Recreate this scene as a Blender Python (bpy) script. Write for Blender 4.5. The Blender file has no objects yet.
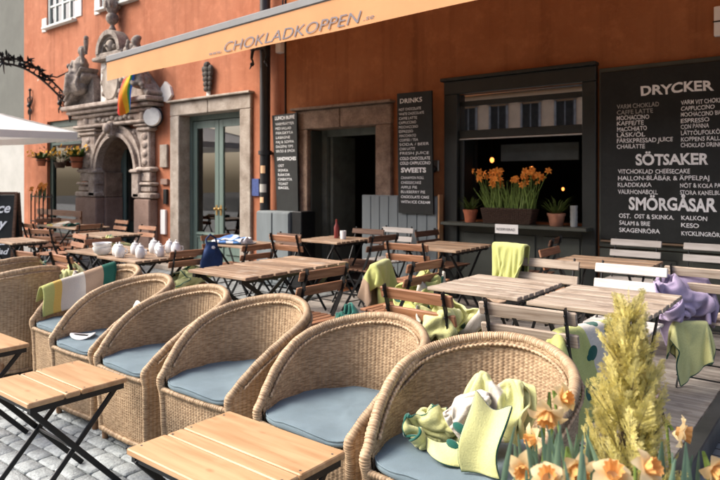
import bpy, bmesh, math, random
from mathutils import Vector, Matrix, noise
R = math.radians
rnd = random.Random(11)
S = bpy.context.scene
COL = S.collection

# ------------------------------------------------------------------ camera
cam_d = bpy.data.cameras.new('camera'); cam = bpy.data.objects.new('camera', cam_d); COL.objects.link(cam)
cam.location = (0, 0, 1.5); cam.rotation_euler = (R(90), 0, R(38.6))
cam_d.sensor_width = 36; cam_d.lens = 31.5; cam_d.shift_y = -60/720
cam_d.clip_start = 0.05; cam_d.clip_end = 300
cam_d.dof.use_dof = True; cam_d.dof.focus_distance = 2.7; cam_d.dof.aperture_fstop = 4.5
S.camera = cam
# ------------------------------------------------------------------ sky and sun
SUN_EL, SUN_AZ = 42, 230      # azimuth: clockwise from +Y, so the light comes from behind left of the camera
w = bpy.data.worlds.new('World'); S.world = w; w.use_nodes = True
nt = w.node_tree; bg = nt.nodes['Background']
sky = nt.nodes.new('ShaderNodeTexSky'); sky.sky_type = 'NISHITA'; sky.sun_disc = False
sky.sun_elevation = R(SUN_EL); sky.sun_rotation = R(SUN_AZ); sky.air_density = 0.7; sky.dust_density = 5.0; sky.ozone_density = 1.0
nt.links.new(sky.outputs[0], bg.inputs[0]); bg.inputs[1].default_value = 0.15
sd = bpy.data.lights.new('sun', 'SUN'); sun = bpy.data.objects.new('sun', sd); COL.objects.link(sun)
sd.energy = 2.0; sd.angle = R(34); sd.color = (1, 0.94, 0.86)
az, el = R(SUN_AZ), R(SUN_EL)
sv = Vector((math.sin(az)*math.cos(el), math.cos(az)*math.cos(el), math.sin(el)))
sun.rotation_euler = (-sv).to_track_quat('-Z', 'Y').to_euler()
S.view_settings.view_transform = 'Standard'; S.view_settings.look = 'None'
S.view_settings.exposure = 1.12; S.view_settings.gamma = 1.0; S.view_settings.use_curve_mapping = False
S.cycles.max_bounces = 8; S.cycles.transparent_max_bounces = 12

# ------------------------------------------------------------------ materials
MATS = {}
def mat(name, col, rough=0.7, var=0.15, vs=6.0, bump=0.0, bs=60.0, metal=0.0, spec=0.4, col2=None, stretch=(1, 1, 1), trans=0.0, emit=None, coat=0.0, fine=0.0, fs=120.0, objvar=0.0):
    if name in MATS: return MATS[name]
    m = bpy.data.materials.new(name); m.use_nodes = True; t = m.node_tree; N = t.nodes; L = t.links
    b = N['Principled BSDF']
    b.inputs['Roughness'].default_value = rough; b.inputs['Metallic'].default_value = metal
    b.inputs['Specular IOR Level'].default_value = spec
    tc = N.new('ShaderNodeTexCoord'); mp = N.new('ShaderNodeMapping'); mp.inputs['Scale'].default_value = stretch
    L.new(tc.outputs['Object'], mp.inputs['Vector'])
    n = N.new('ShaderNodeTexNoise'); n.inputs['Scale'].default_value = vs; n.inputs['Detail'].default_value = 6; n.inputs['Roughness'].default_value = 0.6
    L.new(mp.outputs[0], n.inputs['Vector'])
    rp = N.new('ShaderNodeValToRGB'); rp.color_ramp.elements[0].position = 0.3; rp.color_ramp.elements[1].position = 0.7
    c = Vector(col)
    c2 = Vector(col2) if col2 else c*(1+var)
    c1 = c*(1-var) if not col2 else c
    rp.color_ramp.elements[0].color = (*c1, 1); rp.color_ramp.elements[1].color = (*c2, 1)
    L.new(n.outputs['Fac'], rp.inputs['Fac'])
    out = rp.outputs[0]
    if fine > 0:
        n3 = N.new('ShaderNodeTexNoise'); n3.inputs['Scale'].default_value = fs; n3.inputs['Detail'].default_value = 3
        L.new(mp.outputs[0], n3.inputs['Vector'])
        mr = N.new('ShaderNodeMapRange'); mr.inputs[1].default_value = 0.3; mr.inputs[2].default_value = 0.7; mr.inputs[3].default_value = 1-fine; mr.inputs[4].default_value = 1+fine
        L.new(n3.outputs['Fac'], mr.inputs[0])
        mx = N.new('ShaderNodeVectorMath'); mx.operation = 'SCALE'; L.new(out, mx.inputs[0]); L.new(mr.outputs[0], mx.inputs['Scale']); out = mx.outputs[0]
    if objvar > 0:
        oi = N.new('ShaderNodeObjectInfo'); mr = N.new('ShaderNodeMapRange'); mr.inputs[3].default_value = 1-objvar; mr.inputs[4].default_value = 1+objvar
        L.new(oi.outputs['Random'], mr.inputs[0])
        mx = N.new('ShaderNodeVectorMath'); mx.operation = 'SCALE'; L.new(out, mx.inputs[0]); L.new(mr.outputs[0], mx.inputs['Scale']); out = mx.outputs[0]
    L.new(out, b.inputs['Base Color'])
    if bump > 0:
        n2 = N.new('ShaderNodeTexNoise'); n2.inputs['Scale'].default_value = bs; n2.inputs['Detail'].default_value = 5
        L.new(mp.outputs[0], n2.inputs['Vector'])
        bp = N.new('ShaderNodeBump'); bp.inputs['Strength'].default_value = bump; bp.inputs['Distance'].default_value = 0.01
        L.new(n2.outputs['Fac'], bp.inputs['Height']); L.new(bp.outputs[0], b.inputs['Normal'])
    if trans > 0:
        tr = N.new('ShaderNodeBsdfTranslucent'); L.new(out, tr.inputs['Color'])
        ms = N.new('ShaderNodeMixShader'); ms.inputs[0].default_value = trans
        L.new(b.outputs[0], ms.inputs[1]); L.new(tr.outputs[0], ms.inputs[2]); L.new(ms.outputs[0], N['Material Output'].inputs[0])
    if emit: b.inputs['Emission Color'].default_value = (*emit[0], 1); b.inputs['Emission Strength'].default_value = emit[1]
    if coat: b.inputs['Coat Weight'].default_value = coat; b.inputs['Coat Roughness'].default_value = 0.15
    MATS[name] = m; return m
def planks(name, c1, c2, rough=0.6, grain=(3, 60, 60), objvar=0.08, stain=None, island=0.22):
    "timber: long grain along local X, every board its own tone"
    m = bpy.data.materials.new(name); m.use_nodes = True; t = m.node_tree; N = t.nodes; L = t.links; b = N['Principled BSDF']
    b.inputs['Roughness'].default_value = rough; b.inputs['Specular IOR Level'].default_value = 0.3
    tc = N.new('ShaderNodeTexCoord'); mp = N.new('ShaderNodeMapping'); mp.inputs['Scale'].default_value = grain; L.new(tc.outputs['Object'], mp.inputs['Vector'])
    g = N.new('ShaderNodeNewGeometry')
    ad = N.new('ShaderNodeVectorMath'); ad.operation = 'ADD'; L.new(mp.outputs[0], ad.inputs[0])
    sc = N.new('ShaderNodeMath'); sc.operation = 'MULTIPLY'; sc.inputs[1].default_value = 37; L.new(g.outputs['Random Per Island'], sc.inputs[0]); L.new(sc.outputs[0], ad.inputs[1])
    n = N.new('ShaderNodeTexNoise'); n.inputs['Scale'].default_value = 1.0; n.inputs['Detail'].default_value = 8; n.inputs['Distortion'].default_value = 0.6; L.new(ad.outputs[0], n.inputs['Vector'])
    rp = N.new('ShaderNodeValToRGB'); rp.color_ramp.elements[0].position = .32; rp.color_ramp.elements[1].position = .66
    rp.color_ramp.elements[0].color = (*c1, 1); rp.color_ramp.elements[1].color = (*c2, 1); L.new(n.outputs['Fac'], rp.inputs[0])
    out = rp.outputs[0]
    if stain:
        n4 = N.new('ShaderNodeTexNoise'); n4.inputs['Scale'].default_value = 9; n4.inputs['Detail'].default_value = 4; L.new(tc.outputs['Object'], n4.inputs['Vector'])
        r4 = N.new('ShaderNodeValToRGB'); r4.color_ramp.elements[0].position = .56; r4.color_ramp.elements[1].position = .7
        r4.color_ramp.elements[0].color = (0, 0, 0, 1); r4.color_ramp.elements[1].color = (.75, .75, .75, 1); L.new(n4.outputs['Fac'], r4.inputs[0])
        mi = N.new('ShaderNodeMix'); mi.data_type = 'RGBA'; L.new(r4.outputs[0], mi.inputs[0]); L.new(out, mi.inputs[6]); mi.inputs[7].default_value = (*stain, 1); out = mi.outputs[2]
    if name == 'varnished_pine':
        vo = N.new('ShaderNodeTexVoronoi'); vo.inputs['Scale'].default_value = 7; mk = N.new('ShaderNodeMapping'); mk.inputs['Scale'].default_value = (.7, 1.3, 1); L.new(tc.outputs['Object'], mk.inputs['Vector']); L.new(mk.outputs[0], vo.inputs['Vector'])
        rk_ = N.new('ShaderNodeValToRGB'); rk_.color_ramp.elements[0].position = .05; rk_.color_ramp.elements[1].position = .13; rk_.color_ramp.elements[0].color = (.65, .65, .65, 1); rk_.color_ramp.elements[1].color = (0, 0, 0, 1); L.new(vo.outputs['Distance'], rk_.inputs[0])
        mi = N.new('ShaderNodeMix'); mi.data_type = 'RGBA'; L.new(rk_.outputs[0], mi.inputs[0]); L.new(out, mi.inputs[6]); mi.inputs[7].default_value = (.30, .13, .055, 1); out = mi.outputs[2]
    mr = N.new('ShaderNodeMapRange'); mr.inputs[3].default_value = 1-island; mr.inputs[4].default_value = 1+island; L.new(g.outputs['Random Per Island'], mr.inputs[0])
    mx = N.new('ShaderNodeVectorMath'); mx.operation = 'SCALE'; L.new(out, mx.inputs[0]); L.new(mr.outputs[0], mx.inputs['Scale'])
    oi = N.new('ShaderNodeObjectInfo'); mr2 = N.new('ShaderNodeMapRange'); mr2.inputs[3].default_value = 1-objvar; mr2.inputs[4].default_value = 1+objvar; L.new(oi.outputs['Random'], mr2.inputs[0])
    m2 = N.new('ShaderNodeVectorMath'); m2.operation = 'SCALE'; L.new(mx.outputs[0], m2.inputs[0]); L.new(mr2.outputs[0], m2.inputs['Scale'])
    L.new(m2.outputs[0], b.inputs['Base Color'])
    bp = N.new('ShaderNodeBump'); bp.inputs['Strength'].default_value = .35; bp.inputs['Distance'].default_value = .004; L.new(n.outputs['Fac'], bp.inputs['Height']); L.new(bp.outputs[0], b.inputs['Normal'])
    return m
def plaster(name, c, c2, patch, ppos=0.66, seedv=0.0):
    m = bpy.data.materials.new(name); m.use_nodes = True; t = m.node_tree; N = t.nodes; L = t.links; b = N['Principled BSDF']
    b.inputs['Roughness'].default_value = .9; b.inputs['Specular IOR Level'].default_value = .2
    tc = N.new('ShaderNodeTexCoord')
    def nz(scale, st=(1, 1, 1), det=7, rough=.6):
        mp = N.new('ShaderNodeMapping'); mp.inputs['Scale'].default_value = st; mp.inputs['Location'].default_value = (seedv, 0, seedv); L.new(tc.outputs['Object'], mp.inputs['Vector'])
        n = N.new('ShaderNodeTexNoise'); n.inputs['Scale'].default_value = scale; n.inputs['Detail'].default_value = det; n.inputs['Roughness'].default_value = rough; L.new(mp.outputs[0], n.inputs['Vector']); return n.outputs['Fac']
    def ramp(f, p0, p1, c0, c1):
        r = N.new('ShaderNodeValToRGB'); r.color_ramp.elements[0].position = p0; r.color_ramp.elements[1].position = p1
        r.color_ramp.elements[0].color = (*c0, 1); r.color_ramp.elements[1].color = (*c1, 1); L.new(f, r.inputs[0]); return r.outputs[0]
    def mix(f, a, bb):
        mi = N.new('ShaderNodeMix'); mi.data_type = 'RGBA'; L.new(f, mi.inputs[0]); L.new(a, mi.inputs[6])
        if isinstance(bb, tuple): mi.inputs[7].default_value = (*bb, 1)
        else: L.new(bb, mi.inputs[7])
        return mi.outputs[2]
    base = ramp(nz(.9), .35, .65, c, c2)
    streak = ramp(nz(1.6, (3.5, 1, .22)), .50, .74, (0, 0, 0), (.72, .72, .72))
    o = mix(streak, base, tuple(x*.62 for x in c))
    blot = ramp(nz(5, det=9, rough=.7), .5, .72, (0, 0, 0), (.55, .55, .55))
    o = mix(blot, o, tuple(min(1, x*1.35) for x in c2))
    pt = ramp(nz(2.3, det=10, rough=.68), ppos, ppos+.02, (0, 0, 0), (.9, .9, .9))
    o = mix(pt, o, patch)
    L.new(o, b.inputs['Base Color'])
    bp = N.new('ShaderNodeBump'); bp.inputs['Strength'].default_value = .35; bp.inputs['Distance'].default_value = .02; L.new(nz(18, det=9, rough=.7), bp.inputs['Height']); L.new(bp.outputs[0], b.inputs['Normal'])
    return m
def glassmat(name, tint=(.75, .8, .8), refl=.5):
    m = bpy.data.materials.new(name); m.use_nodes = True; t = m.node_tree; N = t.nodes; L = t.links; N.remove(N['Principled BSDF'])
    tr = N.new('ShaderNodeBsdfTransparent'); tr.inputs[0].default_value = (*tint, 1); gl = N.new('ShaderNodeBsdfGlossy'); gl.inputs['Roughness'].default_value = .015
    fr = N.new('ShaderNodeFresnel'); fr.inputs[0].default_value = 1.5
    ma = N.new('ShaderNodeMath'); ma.operation = 'MULTIPLY_ADD'; ma.inputs[1].default_value = 1.3; ma.inputs[2].default_value = refl; ma.use_clamp = True; L.new(fr.outputs[0], ma.inputs[0])
    ms = N.new('ShaderNodeMixShader'); L.new(ma.outputs[0], ms.inputs[0]); L.new(tr.outputs[0], ms.inputs[1]); L.new(gl.outputs[0], ms.inputs[2]); L.new(ms.outputs[0], N['Material Output'].inputs[0])
    return m
def wicker_mat():
    m = bpy.data.materials.new('wicker'); m.use_nodes = True; t = m.node_tree; N = t.nodes; L = t.links; b = N['Principled BSDF']
    b.inputs['Roughness'].default_value = .55; b.inputs['Specular IOR Level'].default_value = .35
    uv = N.new('ShaderNodeUVMap')
    def n(st, det=2):
        mp = N.new('ShaderNodeMapping'); mp.inputs['Scale'].default_value = st; L.new(uv.outputs[0], mp.inputs['Vector'])
        q = N.new('ShaderNodeTexNoise'); q.inputs['Scale'].default_value = 1; q.inputs['Detail'].default_value = det; L.new(mp.outputs[0], q.inputs['Vector']); return q.outputs['Fac']
    tc = N.new('ShaderNodeTexCoord'); big = N.new('ShaderNodeTexNoise'); big.inputs['Scale'].default_value = 5; L.new(tc.outputs['Object'], big.inputs['Vector'])
    r1 = N.new('ShaderNodeValToRGB'); r1.color_ramp.elements[0].position = .34; r1.color_ramp.elements[1].position = .66
    r1.color_ramp.elements[0].color = (.265, .175, .10, 1); r1.color_ramp.elements[1].color = (.475, .345, .215, 1); L.new(n((.28, 1.0, 1), 1), r1.inputs[0])
    mr = N.new('ShaderNodeMapRange'); mr.inputs[1].default_value = .3; mr.inputs[2].default_value = .7; mr.inputs[3].default_value = .8; mr.inputs[4].default_value = 1.2; L.new(big.outputs['Fac'], mr.inputs[0])
    mx = N.new('ShaderNodeVectorMath'); mx.operation = 'SCALE'; L.new(r1.outputs[0], mx.inputs[0]); L.new(mr.outputs[0], mx.inputs['Scale'])
    oi = N.new('ShaderNodeObjectInfo'); m3 = N.new('ShaderNodeMapRange'); m3.inputs[3].default_value = .9; m3.inputs[4].default_value = 1.1; L.new(oi.outputs['Random'], m3.inputs[0])
    m4 = N.new('ShaderNodeVectorMath'); m4.operation = 'SCALE'; L.new(mx.outputs[0], m4.inputs[0]); L.new(m3.outputs[0], m4.inputs['Scale'])
    L.new(m4.outputs[0], b.inputs['Base Color'])
    return m
M = {}
M['wicker'] = wicker_mat()
M['pine'] = planks('varnished_pine', (.39, .225, .11), (.53, .345, .19), .45, (2.2, 26, 26), .04, stain=(.55, .31, .17), island=.08)
M['oiled'] = planks('oiled_wood', (.20, .085, .04), (.36, .18, .10), .55, (3, 50, 50), .12, stain=(.26, .19, .14))
M['weathered'] = planks('weathered_wood', (.25, .19, .14), (.46, .385, .31), .75, (3, 60, 60), .08, stain=(.20, .15, .11), island=.2)
M['teak'] = planks('table_teak', (.17, .105, .065), (.36, .25, .165), .65, (3, 55, 55), .1, stain=(.36, .29, .225), island=.24)
M['whitewood'] = planks('white_painted_wood', (.46, .43, .39), (.60, .57, .53), .6, (3, 40, 40), .03, island=.04)
M['darkwood'] = planks('dark_stained_wood', (.075, .035, .02), (.17, .09, .055), .6, (3, 50, 50), .1)
M['deck'] = planks('deck_boards', (.22, .195, .17), (.40, .37, .33), .8, (1.2, 40, 40), .0, stain=(.19, .16, .14), island=.16)
M['plaster_red'] = plaster('plaster_red', (.325, .112, .056), (.41, .163, .090), (.62, .50, .42), .68)
M['plaster_ochre'] = plaster('plaster_ochre', (.275, .102, .040), (.35, .145, .062), (.20, .07, .03), .80, 7.3)
M['plaster_grey'] = mat('plaster_grey', (.115, .12, .105), .9, .1, 2, .3, 20)
M['plaster_pale'] = mat('plaster_pale', (.42, .42, .39), .9, .1, 2, .3, 20)
M['plaster_beige'] = mat('plaster_beige', (.74, .47, .27), .9, .12, 1.5, .2, 12)
M['sandstone'] = mat('sandstone', (.17, .125, .10), .9, .3, 6, .7, 40, fine=.25, fs=50, col2=(.47, .40, .345))
M['brownstone'] = mat('brownstone', (.20, .125, .095), .9, .3, 3, .5, 30, fine=.15, fs=60, col2=(.31, .215, .175))
M['limestone'] = mat('limestone', (.21, .17, .135), .88, .2, 5, .6, 30, fine=.15, fs=60, col2=(.41, .36, .305))
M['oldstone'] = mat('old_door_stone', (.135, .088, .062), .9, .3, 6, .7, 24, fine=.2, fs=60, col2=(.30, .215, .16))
M['ornament'] = mat('carved_stone', (.12, .10, .085), .9, .3, 9, 1.0, 28, fine=.25, fs=50, col2=(.36, .31, .265))
M['greendoor'] = mat('green_door_paint', (.115, .165, .145), .5, .12, 5, .15, 50, stretch=(4, 4, .6))
M['greengrey'] = mat('grey_green_paint', (.052, .058, .048), .5, .2, 4, .15, 40)
M['darkframe'] = mat('dark_frame_paint', (.022, .026, .024), .42, .2, 4)
M['black'] = mat('black_metal', (.014, .015, .016), .42, .25, 20, metal=.3)
M['pipe'] = mat('pipe_black', (.018, .019, .021), .38, .3, 8, .1, 30)
M['steel'] = mat('deck_steel', (.13, .135, .135), .45, .2, 6, metal=.6)
M['board'] = mat('chalkboard', (.009, .0115, .011), .62, .45, 5, fine=.15, fs=30)
M['chalk'] = mat('chalk_paint', (.84, .86, .87), .9, .1, 40)
M['chalkdim'] = mat('chalk_faint', (.36, .35, .33), .9, .2, 40)
M['cushion'] = mat('cushion_fabric', (.15, .205, .235), .92, .12, 7, .35, 500, fine=.07, fs=420)
M['awning'] = mat('awning_canvas', (.66, .33, .15), .85, .06, 3, .1, 300, trans=.12)
M['awnletter'] = mat('awning_lettering', (.20, .19, .21), .85, .05, 3)
M['bar_grey'] = mat('awning_bar', (.15, .155, .16), .5, .08, 6, metal=.2)
M['whitecanvas'] = mat('white_canvas', (.80, .79, .76), .85, .04, 4, .1, 300, trans=.18)
M['porcelain'] = mat('white_porcelain', (.80, .79, .77), .22, .03, 6, coat=.3)
M['paper'] = mat('white_card', (.78, .77, .75), .8, .04, 8)
M['terracotta'] = mat('terracotta', (.42, .135, .065), .8, .25, 9, .3, 60)
M['copper'] = mat('copper_pot', (.50, .24, .16), .35, .2, 9, metal=.6)
M['wickerbox'] = mat('dark_basket', (.085, .05, .034), .8, .5, 45, .8, 120, stretch=(1, 1, 3))
M['leaf'] = mat('leaf_green', (.075, .115, .025), .55, .35, 12, trans=.2, objvar=.15)
M['leafblue'] = mat('daffodil_leaf', (.16, .26, .17), .55, .25, 9, trans=.25)
M['stemgreen'] = mat('stem_green', (.16, .24, .05), .6, .3, 12, trans=.15)
M['orangepetal'] = mat('orange_petal', (.85, .33, .05), .6, .2, 30, trans=.3)
M['yellowpetal'] = mat('yellow_petal', (.85, .50, .05), .6, .2, 30, trans=.3)
M['palepetal'] = mat('pale_petal', (.82, .60, .30), .7, .15, 40, trans=.45, col2=(.86, .74, .48))
M['corona'] = mat('daffodil_corona', (.84, .46, .16), .6, .2, 40, trans=.3)
M['conifer'] = mat('golden_conifer', (.54, .47, .11), .65, .3, 30, trans=.38, col2=(.88, .80, .38), fine=.2, fs=90)
M['bark'] = mat('bark', (.10, .07, .05), .9, .3, 20, .5, 60)
M['soil'] = mat('soil', (.045, .032, .025), .95, .5, 40, .8, 60)
M['greypaint'] = mat('grey_blue_paint', (.16, .188, .198), .6, .12, 3, .15, 20, stretch=(3, 3, .5))
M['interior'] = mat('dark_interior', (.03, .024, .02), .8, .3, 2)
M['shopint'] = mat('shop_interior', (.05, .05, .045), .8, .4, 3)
M['lamp'] = mat('warm_bulb', (.9, .5, .2), .5, 0, 2, emit=((1, .32, .07), 2.6))
M['lampdim'] = mat('warm_small_bulb', (.9, .5, .2), .5, 0, 2, emit=((1, .28, .06), 1.6))
M['red'] = mat('red_plastic', (.16, .02, .015), .4, .1, 5)
M['bluefab'] = mat('blue_bag_fabric', (.012, .035, .11), .8, .3, 10, .3, 100)
M['bluesticker'] = mat('blue_sticker', (.04, .07, .22), .6, .3, 30)
M['winwhite'] = mat('window_white_paint', (.55, .58, .55), .6, .1, 5)
M['whiteplaster'] = mat('white_plaster', (.74, .70, .65), .9, .1, 7, .3, 30)
M['glass'] = glassmat('window_glass', (.55, .6, .58), .10)
M['glass_mirror'] = glassmat('transom_glass', (.2, .22, .21), .72)
M['clearglass'] = glassmat('jar_glass', (.9, .92, .92), .03)
M['linen'] = mat('linen_beige', (.55, .46, .36), .95, .1, 6, .2, 400)

# ------------------------------------------------------------------ mesh helpers
def petal(mb, c, d, n, L, W, curl=.25, seg=4):
    "one petal from c along d, face normal n"
    d = Vector(d).normalized(); n = Vector(n).normalized(); s_ = d.cross(n).normalized(); prev = None
    for i in range(seg+1):
        t = i/seg; wd = W*math.sin(math.pi*(.12+.80*t))**.8 if i < seg else W*.08
        p = Vector(c)+d*L*t+n*(curl*L*math.sin(t*math.pi*.9)-curl*.5*L*t*t)
        a = len(mb.v); mb.v += [p-s_*wd/2+n*wd*.12, p-n*wd*.05, p+s_*wd/2+n*wd*.12]
        if prev is not None: mb.face((prev, prev+1, a+1, a)); mb.face((prev+1, prev+2, a+2, a+1))
        prev = a
def star_flower(mb, c, n, r, k=6, W=.42, curl=.25, rr_=rnd):
    n = Vector(n).normalized(); e = n.orthogonal().normalized(); f = n.cross(e); ph = rr_.random()*6
    for i in range(k):
        a = ph+2*math.pi*i/k+rr_.uniform(-.1, .1); d = e*math.cos(a)+f*math.sin(a)
        petal(mb, c, d+n*.15*(i % 2)+n*rr_.uniform(-.1, .2), n, r*rr_.uniform(.9, 1.1), r*W*2, curl)
class MB:
    def __init__(s): s.v = []; s.f = []; s.uv = {}; s.mi = []; s.cur = 0
    def face(s, idx): s.f.append(tuple(idx)); s.mi.append(s.cur)
    def box(s, c, d, rot=None, ch=0.0):
        hx, hy, hz = d[0]/2, d[1]/2, d[2]/2
        b = len(s.v); mt = rot if rot is not None else Matrix.Identity(3)
        c = Vector(c)
        if ch <= 0:
            for z in (-hz, hz):
                for x, y in ((-hx, -hy), (hx, -hy), (hx, hy), (-hx, hy)): s.v.append(c + mt @ Vector((x, y, z)))
            for q in ((3, 2, 1, 0), (4, 5, 6, 7), (0, 1, 5, 4), (1, 2, 6, 5), (2, 3, 7, 6), (3, 0, 4, 7)): s.face([b+i for i in q])
        else:
            k = min(ch, hx*.9, hy*.9, hz*.9); rings = []
            for z, i in ((-hz, k), (-hz+k, 0), (hz-k, 0), (hz, k)):
                a, e = hx-i, hy-i
                pts = [(-a+k, -e), (a-k, -e), (a, -e+k), (a, e-k), (a-k, e), (-a+k, e), (-a, e-k), (-a, -e+k)]
                r = []
                for x, y in pts: r.append(len(s.v)); s.v.append(c + mt @ Vector((x, y, z)))
                rings.append(r)
            s.face(rings[0][::-1]); s.face(rings[-1])
            for r0, r1 in zip(rings, rings[1:]):
                for i in range(8): j = (i+1) % 8; s.face((r0[i], r0[j], r1[j], r1[i]))
        return s
    def bar(s, p0, p1, w, t, side=(1, 0, 0), ch=0.0):
        "a flat bar from p0 to p1: w across along `side`, t in the third direction"
        p0, p1 = Vector(p0), Vector(p1); d = p1-p0; L = d.length; d.normalize()
        x = Vector(side); x = (x - d*x.dot(d)).normalized(); y = d.cross(x)
        m = Matrix((x, y, d)).transposed()
        return s.box((p0+p1)/2, (w, t, L), m, ch)
    def tube(s, pts, r, seg=8, caps=True):
        pts = [Vector(p) for p in pts]; n = len(pts); rr = r if isinstance(r, (list, tuple)) else [r]*n
        up = None; rings = []
        for i, p in enumerate(pts):
            d = (pts[min(i+1, n-1)] - pts[max(i-1, 0)])
            if d.length < 1e-9: d = Vector((0, 0, 1))
            d.normalize()
            if up is None:
                up = d.orthogonal().normalized()
            up = (up - d*up.dot(d)); up = up.normalized() if up.length > 1e-6 else d.orthogonal().normalized()
            q = d.cross(up); ring = []
            for k in range(seg):
                a = 2*math.pi*k/seg; ring.append(len(s.v)); s.v.append(p + (up*math.cos(a)+q*math.sin(a))*rr[i])
            rings.append(ring)
        for r0, r1 in zip(rings, rings[1:]):
            for k in range(seg): j = (k+1) % seg; s.face((r0[k], r0[j], r1[j], r1[k]))
        if caps: s.face(rings[0][::-1]); s.face(rings[-1])
        return s
    def lathe(s, prof, c=(0, 0, 0), seg=20, sx=1, sy=1):
        c = Vector(c); rings = []
        for r, z in prof:
            ring = []
            for k in range(seg):
                a = 2*math.pi*k/seg; ring.append(len(s.v)); s.v.append(c + Vector((math.cos(a)*r*sx, math.sin(a)*r*sy, z)))
            rings.append(ring)
        for r0, r1 in zip(rings, rings[1:]):
            for k in range(seg): j = (k+1) % seg; s.face((r0[k], r0[j], r1[j], r1[k]))
        s.face(rings[0][::-1]); s.face(rings[-1]); return s
    def ball(s, c, r, seg=12, rings=8, sc=(1, 1, 1), rot=None):
        c = Vector(c); rows = []; mt = rot if rot is not None else Matrix.Identity(3)
        for i in range(rings+1):
            th = math.pi*i/rings; row = []
            rr = max(math.sin(th), .02)
            for k in range(seg):
                a = 2*math.pi*k/seg; row.append(len(s.v)); s.v.append(c + mt @ Vector((math.cos(a)*rr*r*sc[0], math.sin(a)*rr*r*sc[1], -math.cos(th)*r*sc[2])))
            rows.append(row)
        for r0, r1 in zip(rows, rows[1:]):
            for k in range(seg): j = (k+1) % seg; s.face((r0[k], r0[j], r1[j], r1[k]))
        s.face(rows[0][::-1]); s.face(rows[-1]); return s
    def prism(s, poly, y0, y1):
        "poly: (x,z) points of an outline; extruded from y0 to y1"
        n = len(poly); b = len(s.v)
        for y in (y0, y1):
            for x, z in poly: s.v.append(Vector((x, y, z)))
        s.face(range(b, b+n)); s.face(range(b+2*n-1, b+n-1, -1))
        for i in range(n): j = (i+1) % n; s.face((b+i, b+n+i, b+n+j, b+j))
        return s
    def grid(s, fn, nu, nv, uvf=None, skip=None):
        b = len(s.v)
        for j in range(nv+1):
            for i in range(nu+1):
                s.v.append(Vector(fn(i/nu, j/nv)))
                if uvf: s.uv[len(s.v)-1] = uvf(i/nu, j/nv)
        for j in range(nv):
            for i in range(nu):
                a = b + j*(nu+1)+i; q = (a, a+1, a+nu+2, a+nu+1)
                if skip and skip(q): continue
                s.face(q)
        return s
    def leafstrip(s, pts, widths, side):
        side = Vector(side).normalized(); prev = None
        for p, wd in zip(pts, widths):
            p = Vector(p); a = len(s.v); s.v.append(p-side*wd/2); s.v.append(p+side*wd/2)
            if prev is not None: s.face((prev, prev+1, a+1, a))
            prev = a
        return s
    def build(s, name, mats, parent=None, world=False, smooth=False, tagd=None):
        me = bpy.data.meshes.new(name)
        off = ORG.get(parent.name, Vector((0, 0, 0))) if (world and parent) else Vector((0, 0, 0))
        me.from_pydata([tuple(v-off) for v in s.v], [], s.f)
        if not isinstance(mats, (list, tuple)): mats = [mats]
        for m in mats: me.materials.append(m)
        if max(s.mi, default=0) > 0: me.polygons.foreach_set('material_index', s.mi)
        if s.uv:
            ul = me.uv_layers.new(name='UVMap')
            arr = []
            for l in me.loops: arr.extend(s.uv.get(l.vertex_index, (0, 0)))
            ul.data.foreach_set('uv', arr)
        if smooth:
            me.polygons.foreach_set('use_smooth', [True]*len(me.polygons))
            if smooth != 'all': me.set_sharp_from_angle(angle=R(42))
        me.update()
        o = bpy.data.objects.new(name, me); COL.objects.link(o)
        if parent: o.parent = parent
        ORG[o.name] = off
        return o
ORG = {}
def tag(o, label=None, cat=None, group=None, kind=None):
    if label: o['label'] = label
    if cat: o['category'] = cat
    if group: o['group'] = group
    if kind: o['kind'] = kind
    return o
def thing(name, label, cat, loc=(0, 0, 0), rz=0, group=None):
    o = bpy.data.objects.new(name, None); COL.objects.link(o); o.location = loc; o.rotation_euler = (0, 0, rz)
    o.empty_display_size = .1; ORG[o.name] = Vector(loc)
    return tag(o, label, cat, group)
def copy_tree(o, parent=None):
    c = o.copy(); COL.objects.link(c)
    if parent: c.parent = parent
    for ch in list(o.children): copy_tree(ch, c)
    return c
def text_mesh(s, mb, width=None, height=None, shear=0.0, wob=0.0, bold=0.0, place=None, space=1.0, rot=0.0):
    "letters as a flat mesh; place maps (x, y) in the text plane to a point"
    cu = bpy.data.curves.new('t', 'FONT'); cu.body = s; cu.size = 1; cu.shear = shear; cu.offset = bold; cu.space_character = space; cu.resolution_u = 3
    ob = bpy.data.objects.new('t', cu); COL.objects.link(ob)
    bpy.context.view_layer.update()
    me = ob.evaluated_get(bpy.context.evaluated_depsgraph_get()).to_mesh()
    xs = [v.co.x for v in me.vertices]; ys = [v.co.y for v in me.vertices]
    if xs:
        x0, x1 = min(xs), max(xs); cap = .72
        sy = height/cap if height else 1; sx = width/(x1-x0) if width else sy
        b = len(mb.v); sd = rnd.random()*50
        for v in me.vertices:
            x, y = (v.co.x-x0)*sx, v.co.y*sy
            if wob:
                nx = noise.noise((x/height*.9+sd, y/height*.7, 0)); ny = noise.noise((x/height*.8, sd, y/height*.3))
                x += nx*wob*height; y += ny*wob*height
            y += x*rot
            mb.v.append(Vector(place(x, y)))
        for p in me.polygons: mb.face([b+i for i in p.vertices])
    ob.to_mesh_clear(); bpy.data.objects.remove(ob); bpy.data.curves.remove(cu)
_s, _c = math.sin(R(38.6)), math.cos(R(38.6))
def at(x, y, Y):
    "where the sight line through a pixel of the photograph meets the upright plane at distance Y (for measuring the facade)"
    u = (x-360)/630; v = (180-y)/630; t = Y/(_c+_s*u)
    return Vector((t*(-_s+_c*u), Y, 1.5+t*v))
WY = 6.5
def bx(g, x0, x1, y0, y1, z0, z1, ch=.006): g.box(((x0+x1)/2, (y0+y1)/2, (z0+z1)/2), (x1-x0, y1-y0, z1-z0), ch=ch)
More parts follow.
